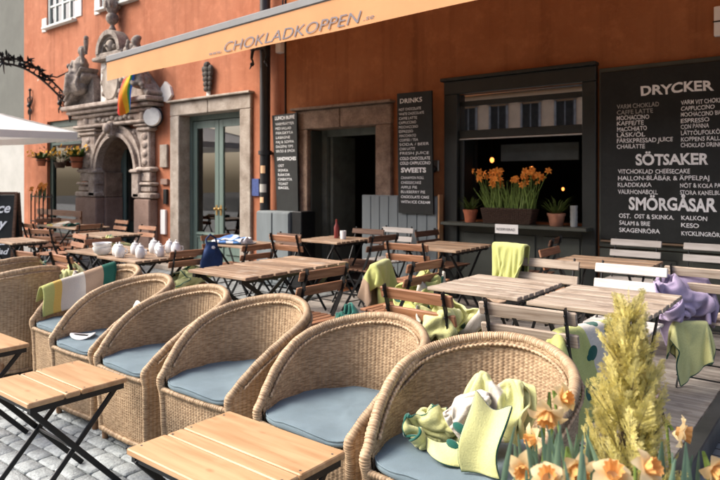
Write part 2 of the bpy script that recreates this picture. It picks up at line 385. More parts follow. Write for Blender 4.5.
# ================================================================== ground
g = MB(); g.grid(lambda u, v: (-60+80*u, -40+90*v, -.012), 8, 8); tag(g.build('street', mat('street_joints', (.05, .052, .05), .95, .4, 8, .6, 80)), kind='structure')
def far_setts(u, v): return (-60+80*u, -40+90*v, -.002)
sm = bpy.data.materials.new('setts_far'); sm.use_nodes = True; t_ = sm.node_tree
br = t_.nodes.new('ShaderNodeTexBrick'); br.inputs['Scale'].default_value = 1; br.inputs['Brick Width'].default_value = .17; br.inputs['Row Height'].default_value = .1; br.inputs['Mortar Size'].default_value = .008
br.inputs['Color1'].default_value = (.18, .20, .20, 1); br.inputs['Color2'].default_value = (.27, .29, .29, 1); br.inputs['Mortar'].default_value = (.05, .05, .05, 1)
tcc = t_.nodes.new('ShaderNodeTexCoord'); t_.links.new(tcc.outputs['Object'], br.inputs['Vector']); t_.links.new(br.outputs[0], t_.nodes['Principled BSDF'].inputs['Base Color'])
t_.nodes['Principled BSDF'].inputs['Roughness'].default_value = .8
MSETT = mat('sett_stone', (.235, .265, .27), .62, .25, 12, .6, 90, fine=.2, fs=60, col2=(.40, .44, .445))
g = MB()
g.grid(lambda u, v: (-40+28*u, -6+12.5*v, -.004), 1, 1); g.grid(lambda u, v: (-12+13.5*u, 2.7+3.8*v, -.004), 1, 1); g.grid(lambda u, v: (1.5+10*u, -6+12.5*v, -.004), 1, 1)
tag(g.build('cobbled_square', sm), kind='structure')
g = MB(); rr = random.Random(3); y = .25
while y < 2.72:
    rh = rr.uniform(.088, .112); x = -9.2 - rr.random()*.2
    while x < .8:
        L = rr.uniform(.12, .21); q = (y-1.9)
        z = -.010+rr.uniform(0, .007)
        tl = Matrix.Rotation(R(rr.uniform(-1.5, 1.5)), 3, 'Y') @ Matrix.Rotation(R(rr.uniform(-1.5, 1.5)), 3, 'X') @ Matrix.Rotation(R(rr.uniform(-3, 3)), 3, 'Z')
        g.box((x+L/2, y+rh/2+.012*math.sin(x*1.7), z-.03), (L-.007, rh-.007, .08), tl, ch=.008)
        x += L
    y += rh
go = g.build('cobblestone_setts', MSETT, smooth=True); tag(go, kind='structure')
# deck
g = MB(); y = 2.58; DZ = .12; k = 0
while y < WY-.02:
    xs = [-4.95, rr.uniform(-3.9, -2.6), -.73]
    for x0, x1 in zip(xs, xs[1:]):
        g.box(((x0+x1)/2, y+.068, DZ-.014+rr.uniform(-.001, .001)), (x1-x0-.006, .134, .028), ch=.004)
    y += .142; k += 1
dk = tag(g.build('wooden_deck', M['deck']), kind='structure')
g = MB(); g.box((-.685, 4.55, DZ-.055), (.085, 3.98, .13), ch=.006); g.box((-2.8, 2.553, DZ-.055), (4.3, .04, .13), ch=.006); g.box((-4.975, 4.5, DZ-.055), (.04, 3.9, .13), ch=.006)
g.build('edge_trim', M['steel'], dk)
g = MB(); g.box((-2.82, 4.54, .03), (4.15, 3.85, .07)); g.build('joist_frame', M['interior'], dk)

# ================================================================== facades
def wall_sheet(mb, x0, x1, z0, z1, y, holes, depth=.32):
    "plaster face with openings and their reveals"
    xs = sorted({x0, x1, *[h[0] for h in holes], *[h[1] for h in holes]}); zs = sorted({z0, z1, *[h[2] for h in holes], *[h[3] for h in holes]})
    for a, b in zip(xs, xs[1:]):
        for c, d in zip(zs, zs[1:]):
            mx, mz = (a+b)/2, (c+d)/2
            if any(h[0] < mx < h[1] and h[2] < mz < h[3] for h in holes): continue
            i = len(mb.v); mb.v += [Vector((a, y, c)), Vector((b, y, c)), Vector((b, y, d)), Vector((a, y, d))]; mb.face((i, i+1, i+2, i+3))
    for h in holes:
        a, b, c, d = h[:4]; e = y+depth
        for q in (((a, y, c), (a, y, d), (a, e, d), (a, e, c)), ((b, y, c), (b, e, c), (b, e, d), (b, y, d)), ((a, y, d), (b, y, d), (b, e, d), (a, e, d)), ((a, y, c), (a, e, c), (b, e, c), (b, y, c))):
            i = len(mb.v); mb.v += [Vector(p) for p in q]; mb.face((i, i+1, i+2, i+3))
H = 10.5
B1 = thing('red_townhouse', 'red plastered townhouse with carved stone portal and tall green double door', 'building', (-10.8, WY, 0))
D1 = (-9.10, -7.535, -.02, 2.60); SW = (-13.95, -12.44, .25, 2.77); WA = (-13.95, -12.70, 4.84, 6.6); WB = (-11.72, -10.45, 4.86, 6.6); PT = (-11.62, -10.32, -.02, 2.30)
g = MB(); wall_sheet(g, -15.07, -6.575, -.02, H, WY, [D1, SW, WA, WB, PT, (-9.4, -8.1, 4.9, 6.6)], .34)
for q in (((-15.07, WY, -.02), (-15.07, WY, H), (-15.07, 16, H), (-15.07, 16, -.02)), ((-15.07, WY, H), (-6.575, WY, H), (-6.575, 16, H), (-15.07, 16, H)), ((-6.575, WY, -.02), (-6.575, 16, -.02), (-6.575, 16, H), (-6.575, WY, H)), ((-15.07, 16, -.02), (-15.07, 16, H), (-6.575, 16, H), (-6.575, 16, -.02))):
    i = len(g.v); g.v += [Vector(p) for p in q]; g.face((i, i+1, i+2, i+3))
g.build('wall', M['plaster_red'], B1, world=True)
g = MB()
for (a, b) in ((-13.95, -12.44), (-9.15, -7.5), (-11.7, -10.2)):
    for qb in (((a+b)/2, 9.4, 1.4, b-a, .04, 2.9), ((a+b)/2, 8.2, 2.88, b-a, 2.6, .04), (a-.02, 8.1, 1.4, .04, 2.6, 2.9), (b+.02, 8.1, 1.4, .04, 2.6, 2.9), ((a+b)/2, 8.2, -.01, b-a, 2.6, .02)):
        g.box(qb[:3], qb[3:])
g.build('interior_wall', M['shopint'], B1, world=True)
def stone_frame(parent, x0, x1, z0, z1, wl, wt, m, proud=.05, name='stone_surround', cap=0.03):
    g = MB(); y0 = WY-proud; dp = proud+.30
    zt = z1
    g.box((x0-wl/2+.004, y0+dp/2, (z0+zt)/2-.003), (wl, dp, zt-z0-.006), ch=.012)
    g.box((x1+wl/2-.004, y0+dp/2, (z0+zt)/2-.003), (wl, dp, zt-z0-.006), ch=.012)
    mid = (x0+x1)/2
    g.box(((x0-wl+mid)/2, y0+dp/2, zt+wt/2-.004), (mid-x0+wl-.005, dp, wt), ch=.012); g.box(((x1+wl+mid)/2, y0+dp/2, zt+wt/2-.004), (x1+wl-mid-.005, dp, wt), ch=.012)
    g.box((mid, WY-proud-.0, zt+wt+.018), (x1-x0+2*wl+.06, dp*.35, .035), ch=.008)
    return g.build(name, m, parent, world=True)
dr = stone_frame(B1, D1[0], D1[1], 0, D1[3], .255, .225, M['limestone'])
# green double door, set back in the reveal
def panel_door(parent, x0, x1, z0, z1, y, glass_z0, m, flip):
    g = MB(); st = .105
    g.box((x0+st/2, y, (z0+z1)/2), (st, .05, z1-z0), ch=.006); g.box((x1-st/2, y, (z0+z1)/2), (st, .05, z1-z0), ch=.006)
    xm = (x0+x1)/2; wv = x1-x0-2*st
    g.box((xm, y, z1-.06), (wv, .048, .12)); g.box((xm, y, z0+.09), (wv, .048, .18)); g.box((xm, y, glass_z0-.05), (wv, .048, .1)); 
    g.box((xm, y+.004, (z0+.18+glass_z0-.1)/2), (wv, .022, glass_z0-.28-z0))
    g.box((xm, y-.012, (z0+.18+glass_z0-.1)/2), (wv-.1, .02, glass_z0-.42-z0), ch=.01)
    g.box((xm, y-.034, glass_z0-.035), (wv+.02, .03, .03), ch=.008)
    d = g.build('door', m, parent, world=True)
    p = MB(); p.box((xm, y, (glass_z0+z1-.12)/2), (wv, .006, z1-.12-glass_z0)); p.build('pane', M['glass'], d, world=True)
    h = MB(); hx = x1-.05 if flip else x0+.05
    h.ball((hx, y-.065, 1.02), .024); h.tube([(hx, y-.065, 1.02), (hx, y-.02, 1.02)], .01); h.box((hx, y-.029, 1.0), (.045, .008, .17), ch=.003); h.build('handle', mat('brass', (.45, .30, .12), .35, metal=.9), d, world=True, smooth=True)
    return d
yd = WY+.22
g = MB(); g.box((D1[0]+.04, yd+.0, 1.3), (.08, .09, 2.6)); g.box((D1[1]-.04, yd+.0, 1.3), (.08, .09, 2.6)); g.box(((D1[0]+D1[1])/2, yd, 2.555), (D1[1]-D1[0]-.164, .09, .085)); g.build('door_frame', M['greendoor'], B1, world=True)
xm = -8.32
panel_door(B1, D1[0]+.085, xm-.004, 0.02, 2.50, yd-.01, .62, M['greendoor'], True)
panel_door(B1, xm+.004, D1[1]-.085, 0.02, 2.50, yd-.01, .62, M['greendoor'], False)
g = MB(); g.box((-8.32, WY-.08, .04), (2.2, .5, .1), ch=.015); g.build('door_step', M['limestone'], B1, world=True)
pq = random.Random(2)
for (px_, pz_, rx_, rz_) in ((-12.62, 3.35, .05, .09), (-7.42, 1.62, .09, .16)):
    g = MB(); n_ = 16; ct = len(g.v); g.prism([(px_+rx_*math.cos(2*math.pi*k/n_)*pq.uniform(.65, 1.1), pz_+rz_*math.sin(2*math.pi*k/n_)*pq.uniform(.6, 1.15)) for k in range(n_)], WY-.004, WY+.01)
    g.build('plaster_patch', M['plaster_beige'] if pz_ > 2 else M['limestone'], B1, world=True)
for px_ in (-8.78, -7.95):
    g = MB(); c_ = Vector((px_, WY+.42, 1.06))
    for k in range(2): star_flower(g, c_+Vector((.05*k-.02, 0, .06*k)), (.3-.6*k, -1, .5), .10, 6, .3, .3, pq)
    pf = g.build('indoor_flower', M['paper'], B1, world=True)
    g = MB(); g.lathe([(.05, -.32), (.07, -.2), (.05, -.06)], c_, 12); g.build('vase', M['terracotta'], B1, world=True, smooth=True)
# upper windows with white plaster quoins
def window(parent, x0, x1, z0, z1, y, cols, rows, m, glass, bar=.035, fr=.06, name='window'):
    g = MB(); xm, zm = (x0+x1)/2, (z0+z1)/2
    g.box((x0+fr/2, y, zm), (fr, .07, z1-z0)); g.box((x1-fr/2, y, zm), (fr, .07, z1-z0)); g.box((xm, y, z1-fr/2), (x1-x0-2*fr, .068, fr)); g.box((xm, y, z0+fr/2), (x1-x0-2*fr, .068, fr))
    for i in range(1, cols): g.box((x0+(x1-x0)*i/cols, y, zm), (bar*(1.8 if i*2 == cols else 1), .05, z1-z0-2*fr))
    for j in range(1, rows): g.box((xm, y, z0+(z1-z0)*j/rows), (x1-x0-2*fr, .046, bar))
    o = g.build(name, m, parent, world=True)
    p = MB(); p.box((xm, y+.006, zm), (x1-x0-2*fr, .006, z1-z0-2*fr)); p.build('pane', glass, o, world=True); return o
for (a, b, c, d) in (WA, WB, (-9.4, -8.1, 4.9, 6.6)):
    wo = window(B1, a, b, c, d, WY+.06, 4, 4, M['winwhite'], M['glass'])
    g = MB(); g.box(((a+b)/2, WY-.03, c-.035), (b-a+.1, .16, .05), ch=.01); g.build('sill', M['winwhite'], wo, world=True)
    for qc, qd in (((a-.10, WY-.008, c+.06), (.20, .03, .30)), ((b+.14, WY-.008, c+.18), (.26, .03, .34)), ((a-.08, WY-.008, c+1.1), (.16, .03, .3))):
        g = MB(); g.box(qc, qd, ch=.008); g.build('quoin', M['whiteplaster'], B1, world=True)
    g = MB(); g.box(((a+b)/2, WY+.33, (c+d)/2), (b-a, .02, d-c)); g.build('blind', M['interior'], wo, world=True)
# shop window at the far left
so = window(B1, SW[0], SW[1], SW[2], SW[3], WY+.10, 1, 1, mat('shop_green', (.035, .06, .05), .5, .2, 4), M['glass'], fr=.13, name='shop_window')
g = MB(); g.box((-13.2, WY+.08, 2.28), (1.25, .06, .06)); g.build('transom_bar', MATS['shop_green'], so, world=True)
g = MB()
rp_ = random.Random(5)
for i in range(9): g.ball((-13.7+i*.13, WY+.5+rp_.random()*.3, .62+rp_.random()*.25), .07+rp_.random()*.05, 8, 6)
g.box((-13.2, WY+.6, .5), (1.4, .6, .04)); tag(g.build('window_display', M['plaster_pale'], B1, world=True))
g = MB(); g.box((-13.2, WY-.04, .23), (1.7, .14, .06), ch=.01); g.build('sill', M['brownstone'], B1, world=True)

# ------------------------------------------------------------------ carved portal
P0 = MB(); P0b = WY
po = MB()
# socle blocks left and right (splayed), pilasters, entablature
po.box((-11.97, WY-.09, .58), (.80, .18, 1.16), ch=.02)
portal = po.build('stone_portal', M['brownstone'], B1, world=True)
g = MB(); g.box((-10.02, WY-.09, .58), (.50, .18, 1.16), ch=.02); g.build('pedestal', M['brownstone'], portal, world=True)
for xj in (PT[0]+.06, PT[1]-.04):
    g = MB(); g.box((xj, WY+.17, .58), (.12 if xj < -11 else .08, .36, 1.16), ch=.01); g.build('jamb_base', M['brownstone'], portal, world=True)
    g = MB(); g.box((xj, WY+.17, 1.41), (.10 if xj < -11 else .07, .36, .48), ch=.01); g.build('jamb', M['oldstone'], portal, world=True)  # upper jamb gets a darker stone colour in place of the arch's shade
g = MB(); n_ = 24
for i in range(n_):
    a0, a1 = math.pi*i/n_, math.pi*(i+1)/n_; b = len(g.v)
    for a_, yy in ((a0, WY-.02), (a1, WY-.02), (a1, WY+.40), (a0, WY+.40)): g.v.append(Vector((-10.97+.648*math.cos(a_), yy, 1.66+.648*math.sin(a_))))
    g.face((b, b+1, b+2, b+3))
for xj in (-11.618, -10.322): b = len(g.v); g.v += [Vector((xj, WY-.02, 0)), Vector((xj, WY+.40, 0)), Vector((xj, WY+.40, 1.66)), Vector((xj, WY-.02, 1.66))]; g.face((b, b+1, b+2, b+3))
g.build('lining', M['oldstone'], portal, world=True)  # shade of the recess put into the colour through the darker stone
for cx, wd in ((-11.97, .66), (-10.0, .44)):
    g = MB()
    g.box((cx, WY-.09, 1.22), (wd+.14, .20, .10), ch=.02); g.box((cx, WY-.07, 1.335), (wd+.02, .16, .12), ch=.03); g.box((cx, WY-.08, 1.43), (wd+.1, .19, .06), ch=.02)
    g.box((cx, WY-.065, 1.56), (wd-.06, .14, .18), ch=.02); g.box((cx, WY-.08, 1.69), (wd+.10, .18, .09), ch=.03)
    g.box((cx, WY-.06, 2.05), (wd-.14, .13, .64), ch=.02); 
    for zz in (1.82, 1.97, 2.13, 2.28): g.ball((cx, WY-.12, zz), .075, 10, 6, (1.3, .5, .9))
    g.box((cx, WY-.08, 2.41), (wd+.02, .17, .09), ch=.03); g.box((cx, WY-.09, 2.48), (wd+.12, .2, .05), ch=.02)
    g.box((cx, WY-.07, 2.64), (wd-.02, .16, .27), ch=.02)
    g.ball((cx, WY-.15, 2.64), .10, 10, 8, (1, .6, 1.2))
    g.build('pilaster', M['sandstone'], portal, world=True, smooth=True)
# arch
AX, AR, AZ = -10.97, .66, 1.66
g = MB()
def arc_ring(mb, cx, cz, r0, r1, y0, y1, a0=0, a1=180, n=24, sx=1.0):
    pts = []
    for i in range(n+1):
        a = R(a0+(a1-a0)*i/n); ca, sa = math.cos(a)*sx, math.sin(a)
        pts.append([Vector((cx+ca*r0, y0, cz+sa*r0)), Vector((cx+ca*r1, y0, cz+sa*r1)), Vector((cx+ca*r1, y1, cz+sa*r1)), Vector((cx+ca*r0, y1, cz+sa*r0))])
    for p, q in zip(pts, pts[1:]):
        b = len(mb.v); mb.v += p+q
        for i in range(4): j = (i+1) % 4; mb.face((b+i, b+j, b+4+j, b+4+i))
    b = len(mb.v); mb.v += pts[0]; mb.face((b, b+1, b+2, b+3)); b = len(mb.v); mb.v += pts[-1]; mb.face((b+3, b+2, b+1, b))
arc_ring(g, AX, AZ, AR, AR+.07, WY-.16, WY+.30); arc_ring(g, AX, AZ, AR+.07, AR+.17, WY-.10, WY+.1); arc_ring(g, AX, AZ, AR+.17, AR+.22, WY-.14, WY+.05)
g.box((AX, WY-.17, AZ+AR+.13), (.17, .2, .30), ch=.03); g.ball((AX, WY-.30, AZ+AR+.14), .085, 12, 8, (1, .8, 1.2))
for sgn in (-1, 1): g.box((AX+sgn*(AR+.10), WY-.08, 1.42), (.24, .22, .48), ch=.02); g.box((AX+sgn*(AR+.10), WY-.10, 1.66), (.28, .26, .07), ch=.02)
g.build('arch', M['sandstone'], portal, world=True, smooth=True)
# spandrel wall around the arch
g = MB(); n = 20; top = 2.44
for i in range(n):
    a0, a1 = math.pi*i/n, math.pi*(i+1)/n
    p = [(AX+math.cos(a)*(AR+.01), AZ+math.sin(a)*(AR+.01)) for a in (a0, a1)]
    e = [(p[0][0], top), (p[1][0], top)]
    b = len(g.v); y_ = WY-.05
    g.v += [Vector((p[0][0], y_, p[0][1])), Vector((e[0][0], y_, e[0][1])), Vector((e[1][0], y_, e[1][1])), Vector((p[1][0], y_, p[1][1]))]; g.face((b, b+1, b+2, b+3))
g.box((-11.75, WY-.03, 2.06), (.18, .06, .8)); g.box((-10.27, WY-.03, 2.06), (.14, .06, .8))
for sx_ in (-1, 1):
    for q in range(3): g.ball((AX+sx_*(.52+.05*q), WY-.07, 2.34-.07*q), .06, 8, 6, (1, .5, 1))
g.build('spandrel', M['sandstone'], portal, world=True)
g = MB()
for (cx, z, wx, hz, pr) in ((-11.04, 2.55, 2.74, .06, .22), (-11.04, 2.645, 2.60, .13, .16), (-11.04, 2.75, 2.74, .06, .24), (-11.04, 2.83, 2.88, .07, .32), (-11.04, 2.915, 3.02, .08, .40)):
    g.box((cx, WY-pr/2+.02, z), (wx, pr+.04, hz), ch=.018)
g.build('cornice', M['sandstone'], portal, world=True)
g = MB()
for i in range(9):
    x = -11.55+i*.15; g.ball((x, WY-.20, 2.64+.02*math.sin(i*2)), .05, 8, 6, (1.3, .5, .8))
g.build('frieze', M['ornament'], portal, world=True, smooth=True)
# broken pediment slopes, carved cartouche and crowning aedicule
for sg, xa in ((1, -12.48), (-1, -9.58)):
    g = MB()
    p0 = (xa, WY-.18, 2.98); p1 = (xa+sg*.72, WY-.18, 3.56)
    g.bar(p0, p1, .34, .10, side=(0, 1, 0), ch=.02); g.bar((p0[0]+sg*.06, p0[1]-.03, p0[2]+.09), (p1[0]+sg*.02, p1[1]-.03, p1[2]+.11), .38, .05, side=(0, 1, 0), ch=.015)
    g.prism([(xa+sg*.12, 2.96), (xa+sg*.82, 2.96), (xa+sg*.76, 3.50)][::sg], WY-.16, WY-.01)
    g.build('pediment', M['ornament'], portal, world=True)
g = MB(); cx = -11.06
g.box((cx, WY-.06, 3.36), (.86, .14, .80), ch=.02)
g.build('tablet', M['whiteplaster'], portal, world=True)
g = MB()
g.lathe([(.01, 0), (.27, 0), (.30, .03), (.27, .06), (.24, .05), (.01, .09)], (0, 0, 0), 24)
for i, v in enumerate(g.v): g.v[i] = Vector((cx+v.x, WY-.13-v.z, 3.36+v.y*1.25))
for a in range(0, 360, 30): g.ball((cx+.33*math.cos(R(a)), WY-.14, 3.36+.42*math.sin(R(a))), .055, 8, 6, (1, .8, 1))
g.build('cartouche', M['limestone'], portal, world=True, smooth=True)
g = MB()
g.box((cx, WY-.13, 3.80), (1.02, .28, .07), ch=.015); g.box((cx, WY-.11, 3.87), (.90, .22, .08), ch=.015)
arc_ring(g, cx, 3.90, .33, .42, WY-.24, WY); arc_ring(g, cx, 3.90, .27, .33, WY-.18, WY)
g.prism([(cx+.28*math.cos(R(a)), 3.90+.28*math.sin(R(a))) for a in range(0, 181, 12)], WY-.10, WY)
g.build('crown_arch', M['ornament'], portal, world=True, smooth=True)
g = MB(); g.ball((cx, WY-.17, 4.02), .10, 12, 10, (1, .8, 1.2)); g.ball((cx-.09, WY-.14, 4.0), .06, 8, 6); g.ball((cx+.09, WY-.14, 4.0), .06, 8, 6); g.ball((cx, WY-.27, 4.01), .03, 6, 5)
g.build('carved_head', M['limestone'], portal, world=True, smooth=True)
g = MB(); g.lathe([(.05, 4.32), (.07, 4.34), (.05, 4.38), (.035, 4.42), (.09, 4.47), (.12, 4.53), (.11, 4.60), (.07, 4.64), (.10, 4.68), (.13, 4.76), (.14, 4.88), (.11, 4.95), (.06, 4.98), (.08, 5.01), (.05, 5.06), (.01, 5.10)], (cx, WY-.13, 0), 14)
for a in range(0, 360, 45): g.ball((cx+.12*math.cos(R(a)), WY-.13+.12*math.sin(R(a)), 4.8), .045, 6, 5, (1, 1, 1.8))
g.build('finial', M['ornament'], portal, world=True, smooth=True)
g = MB()
for (x, z, r) in ((-10.52, 3.86, .12), (-10.40, 3.92, .09), (-10.30, 3.86, .08), (-10.22, 3.92, .06)): g.ball((x, WY-.12, z), r, 10, 8, (1.1, .8, .9))
g.build('scroll', M['ornament'], portal, world=True, smooth=True)
def fuse(o, vox):
    md = o.modifiers.new('r', 'REMESH'); md.mode = 'VOXEL'; md.voxel_size = vox; md.use_smooth_shade = True
    sm_ = o.modifiers.new('s', 'SMOOTH'); sm_.iterations = 3; sm_.factor = .5
    bpy.context.view_layer.update(); dg = bpy.context.evaluated_depsgraph_get()
    me = bpy.data.meshes.new_from_object(o.evaluated_get(dg)); me.name = o.name; o.modifiers.clear(); old = o.data; o.data = me
    for p in me.polygons: p.use_smooth = True
    return o
def statue(sg, bx, bz):
    "a seated draped figure leaning on the pediment slope, sg = +1 looks to the right"
    g = MB(); y = WY-.26
    def P(a, b, c=0): return Vector((bx+sg*a, y+c, bz+b))
    g.tube([P(0, .0), P(.02, .18), P(.05, .36), P(.07, .48)], [.15, .13, .15, .08], 12)
    g.ball(P(.08, .60), .085, 12, 10, (.9, 1, 1.15)); g.ball(P(.06, .66, .02), .075, 10, 8, (1.2, 1, .7)); g.tube([P(.07, .46), P(.08, .56)], .04, 8)
    g.ball(P(.155, .595, -.02), .018, 6, 5)
    g.tube([P(-.06, .42, -.08), P(-.13, .26, -.13), P(.0, .16, -.18)], [.055, .045, .035], 8)
    g.tube([P(.14, .42, 0), P(.24, .34, -.05), P(.22, .52, -.08), P(.2, .64, -.08)], [.055, .045, .04, .03], 8)
    g.tube([P(0, .02, -.04), P(-.18, .08, -.14), P(-.26, -.18, -.12), P(-.33, -.24, -.12)], [.12, .09, .06, .045], 10)
    g.tube([P(.03, .02, -.04), P(-.05, .10, -.20), P(-.14, -.18, -.2), P(-.22, -.22, -.2)], [.12, .09, .06, .045], 10)
    for k in range(5): g.tube([P(-.08+.06*k, .10, -.12), P(-.14+.07*k, -.05, -.16), P(-.16+.08*k, -.2, -.10)], [.03, .045, .05], 6)
    g.ball(P(-.06, -.12), .2, 10, 8, (1.2, .8, .7))
    return fuse(g.build('statue', M['ornament'], portal, world=True), .022)
statue(1, -12.02, 3.42); statue(-1, -9.98, 3.36)
g = MB(); g.tube([(-11.82, WY-.25, 3.95), (-11.80, WY-.25, 4.22)], [.035, .05], 8); g.ball((-11.80, WY-.25, 4.26), .05, 8, 6); g.build('staff', M['ornament'], portal, world=True, smooth=True)
# recessed dark door inside the arch with one green leaf standing open
g = MB(); g.box((-10.97, WY+.46, 1.2), (1.32, .06, 2.4)); g.build('inner_door', mat('dark_green_door', (.02, .032, .026), .5, .2, 5), portal, world=True)
g = MB()
g.box((-11.52, WY+.385, 1.1), (.16, .05, 2.16), ch=.01); g.box((-11.02, WY+.41, 1.1), (.09, .03, 2.18), ch=.008); g.build('door', M['greendoor'], portal, world=True)
g = MB(); g.box((-11.24, WY+.405, 1.40), (.30, .012, 1.4)); g.build('pane', M['glass'], portal, world=True)
g = MB(); g.box((-11.10, WY+.395, .92), (.10, .01, .2)); g.build('notice', M['paper'], portal, world=True)
# ------------------------------------------------------------------ brown-orange townhouse on the right
B2 = thing('ochre_townhouse', 'brown orange plastered cafe building with dark shopfront and chalked menu wall', 'building', (-2.5, WY, 0))
D2 = (-6.09, -4.89, .0, 2.215); WN = (-3.69, -2.24, 1.03, 2.50)
g = MB(); wall_sheet(g, -6.562, 4.0, -.02, H, WY, [D2, WN], .30)
for q in (((-6.562, WY, -.02), (-6.562, WY, H), (-6.562, 16, H), (-6.562, 16, -.02)), ((-6.562, WY, H), (4, WY, H), (4, 16, H), (-6.562, 16, H)), ((4, WY, -.02), (4, 16, -.02), (4, 16, H), (4, WY, H)), ((-6.562, 16, -.02), (-6.562, 16, H), (4, 16, H), (4, 16, -.02))):
    i = len(g.v); g.v += [Vector(p) for p in q]; g.face((i, i+1, i+2, i+3))
g.build('wall', M['plaster_ochre'], B2, world=True)
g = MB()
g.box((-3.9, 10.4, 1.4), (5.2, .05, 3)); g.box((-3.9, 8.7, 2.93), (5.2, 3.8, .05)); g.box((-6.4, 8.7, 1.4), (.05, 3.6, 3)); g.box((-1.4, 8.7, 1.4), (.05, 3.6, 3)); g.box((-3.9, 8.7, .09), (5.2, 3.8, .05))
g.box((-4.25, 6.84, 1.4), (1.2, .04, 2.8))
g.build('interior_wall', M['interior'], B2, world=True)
stone_frame(B2, D2[0], D2[1], DZ, D2[3], .25, .265, M['oldstone'], .06)
g = MB()
yq = WY+.27
g.box((D2[0]+.06, yq, 1.17), (.12, .10, 2.09)); g.box((D2[1]-.04, yq, 1.17), (.08, .10, 2.09)); g.box(((D2[0]+D2[1])/2, yq, 2.165), (1.0-.004, .10, .10)); g.box((D2[0]+.17, yq+.25, 1.12), (.05, .5, 2.0))
g.build('door_frame', mat('door_frame_paint', (.12, .135, .115), .6, .25, 6), B2, world=True)
for qa in ((D2[0]+.006, D2[0]+.03), (D2[1]-.03, D2[1]-.006)): g = MB(); bx(g, *qa, WY+.0, WY+.22, DZ, 2.20); g.build('door_lining', M['greengrey'], B2, world=True)
# low shadowed door panel and interior touches
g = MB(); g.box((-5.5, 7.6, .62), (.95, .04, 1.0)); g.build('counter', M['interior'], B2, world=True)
# shop window frame
g = MB()
bx(g, -3.865, -3.69, WY-.07, WY+.10, DZ, 2.50); bx(g, -2.24, -2.10, WY-.07, WY+.10, DZ, 2.50); bx(g, -3.865, -2.10, WY-.075, WY+.10, 2.502, 2.655)
bx(g, -3.90, -2.09, WY-.11, WY+.0, 2.657, 2.695)
bx(g, -3.69, -2.24, WY-.02, WY+.06, 1.985, 2.075); bx(g, -3.69, -2.24, WY+.02, WY+.05, 2.36, 2.42); bx(g, -3.69, -3.63, WY-.01, WY+.05, 1.03, 1.98)
sf = g.build('shop_window', M['darkframe'], B2, world=True)
g = MB(); bx(g, -3.69, -2.24, WY-.03, WY+.0, 1.965, 1.983, .003); g.build('metal_strip', mat('aluminium', (.5, .5, .48), .4, metal=.6), sf, world=True)
g = MB()
bx(g, WN[0]+.003, WN[0]+.02, WY+.102, WY+.31, WN[2], WN[3]-.02); bx(g, WN[1]-.02, WN[1]-.003, WY+.102, WY+.31, WN[2], WN[3]-.02); bx(g, WN[0]+.02, WN[1]-.02, WY+.102, WY+.31, WN[3]-.02, WN[3]-.003); bx(g, WN[0]+.003, WN[1]-.003, WY+.285, WY+.31, 1.023, 1.04)
g.build('lining', M['darkframe'], sf, world=True)
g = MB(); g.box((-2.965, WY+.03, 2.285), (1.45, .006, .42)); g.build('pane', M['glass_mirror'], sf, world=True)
g = MB(); bx(g, -3.80, -2.13, WY-.26, WY+.28, 0.985, 1.022); g.build('sill', M['greengrey'], sf, world=True)
g = MB(); bx(g, -3.688, -2.242, WY-.03, WY+.02, DZ, .98); 
for i in range(3): x0 = -3.66+i*.48; bx(g, x0+.04, x0+.43, WY-.045, WY-.031, .30, .90, .005)
g.build('base_panel', M['greengrey'], B2, world=True)
g = MB(); bx(g, -3.35, -2.42, WY+.36, WY+.39, 1.72, 1.92); hb = g.build('hanging_board', mat('grey_board', (.10, .11, .105), .7, .2, 6), sf, world=True)
# ------------------------------------------------------------------ big menu wall at the right
g = MB(); bx(g, -2.075, 3.0, WY-.05, WY+.02, .83, 2.62); mn = g.build('menu_wall', M['greengrey'], B2, world=True)
g = MB(); bx(g, -2.055, 2.9, WY-.066, WY-.05, .905, 2.575); g.build('chalkboard', M['board'], mn, world=True)
g = MB(); bx(g, -2.05, 2.9, WY-.09, WY-.05, .885, .903, .003); g.build('ledge', planks('ledge_wood', (.12, .08, .05), (.25, .18, .12)), mn, world=True)
g = MB(); bx(g, -2.075, 3.0, WY-.04, WY+.02, DZ, .82); 
for i in range(5): x0 = -1.98+i*.75; bx(g, x0, x0+.62, WY-.055, WY-.041, .22, .74, .006)
g.build('base_panel', M['greengrey'], B2, world=True)
YB = WY-.0685
def chalk(g, s, px0, px1, py, hpx, wob=.06, bold=.012, yb=YB, droty=0.0):
    "writing on the wall plane: starts at px0, ends at px1, baseline py, capital height hpx"
    a = at(px0, py, yb); 
    dep = yb/(_c+_s*((px0-360)/630)); h = hpx*dep/630
    b = at(px1, py, yb)
    text_mesh(s, g, b.x-a.x, h, wob=wob, bold=bold, place=lambda x, y: (a.x+x, yb, a.z+y), rot=droty)
g = MB()
chalk(g, 'DRYCKER', 641, 714, 95.5, 9.5, .12, .032, droty=.0); chalk(g, 'SÖTSAKER', 636, 709, 165, 10.5, .12, .032); chalk(g, 'SMÖRGÅSAR', 629, 717, 209, 12, .11, .032)
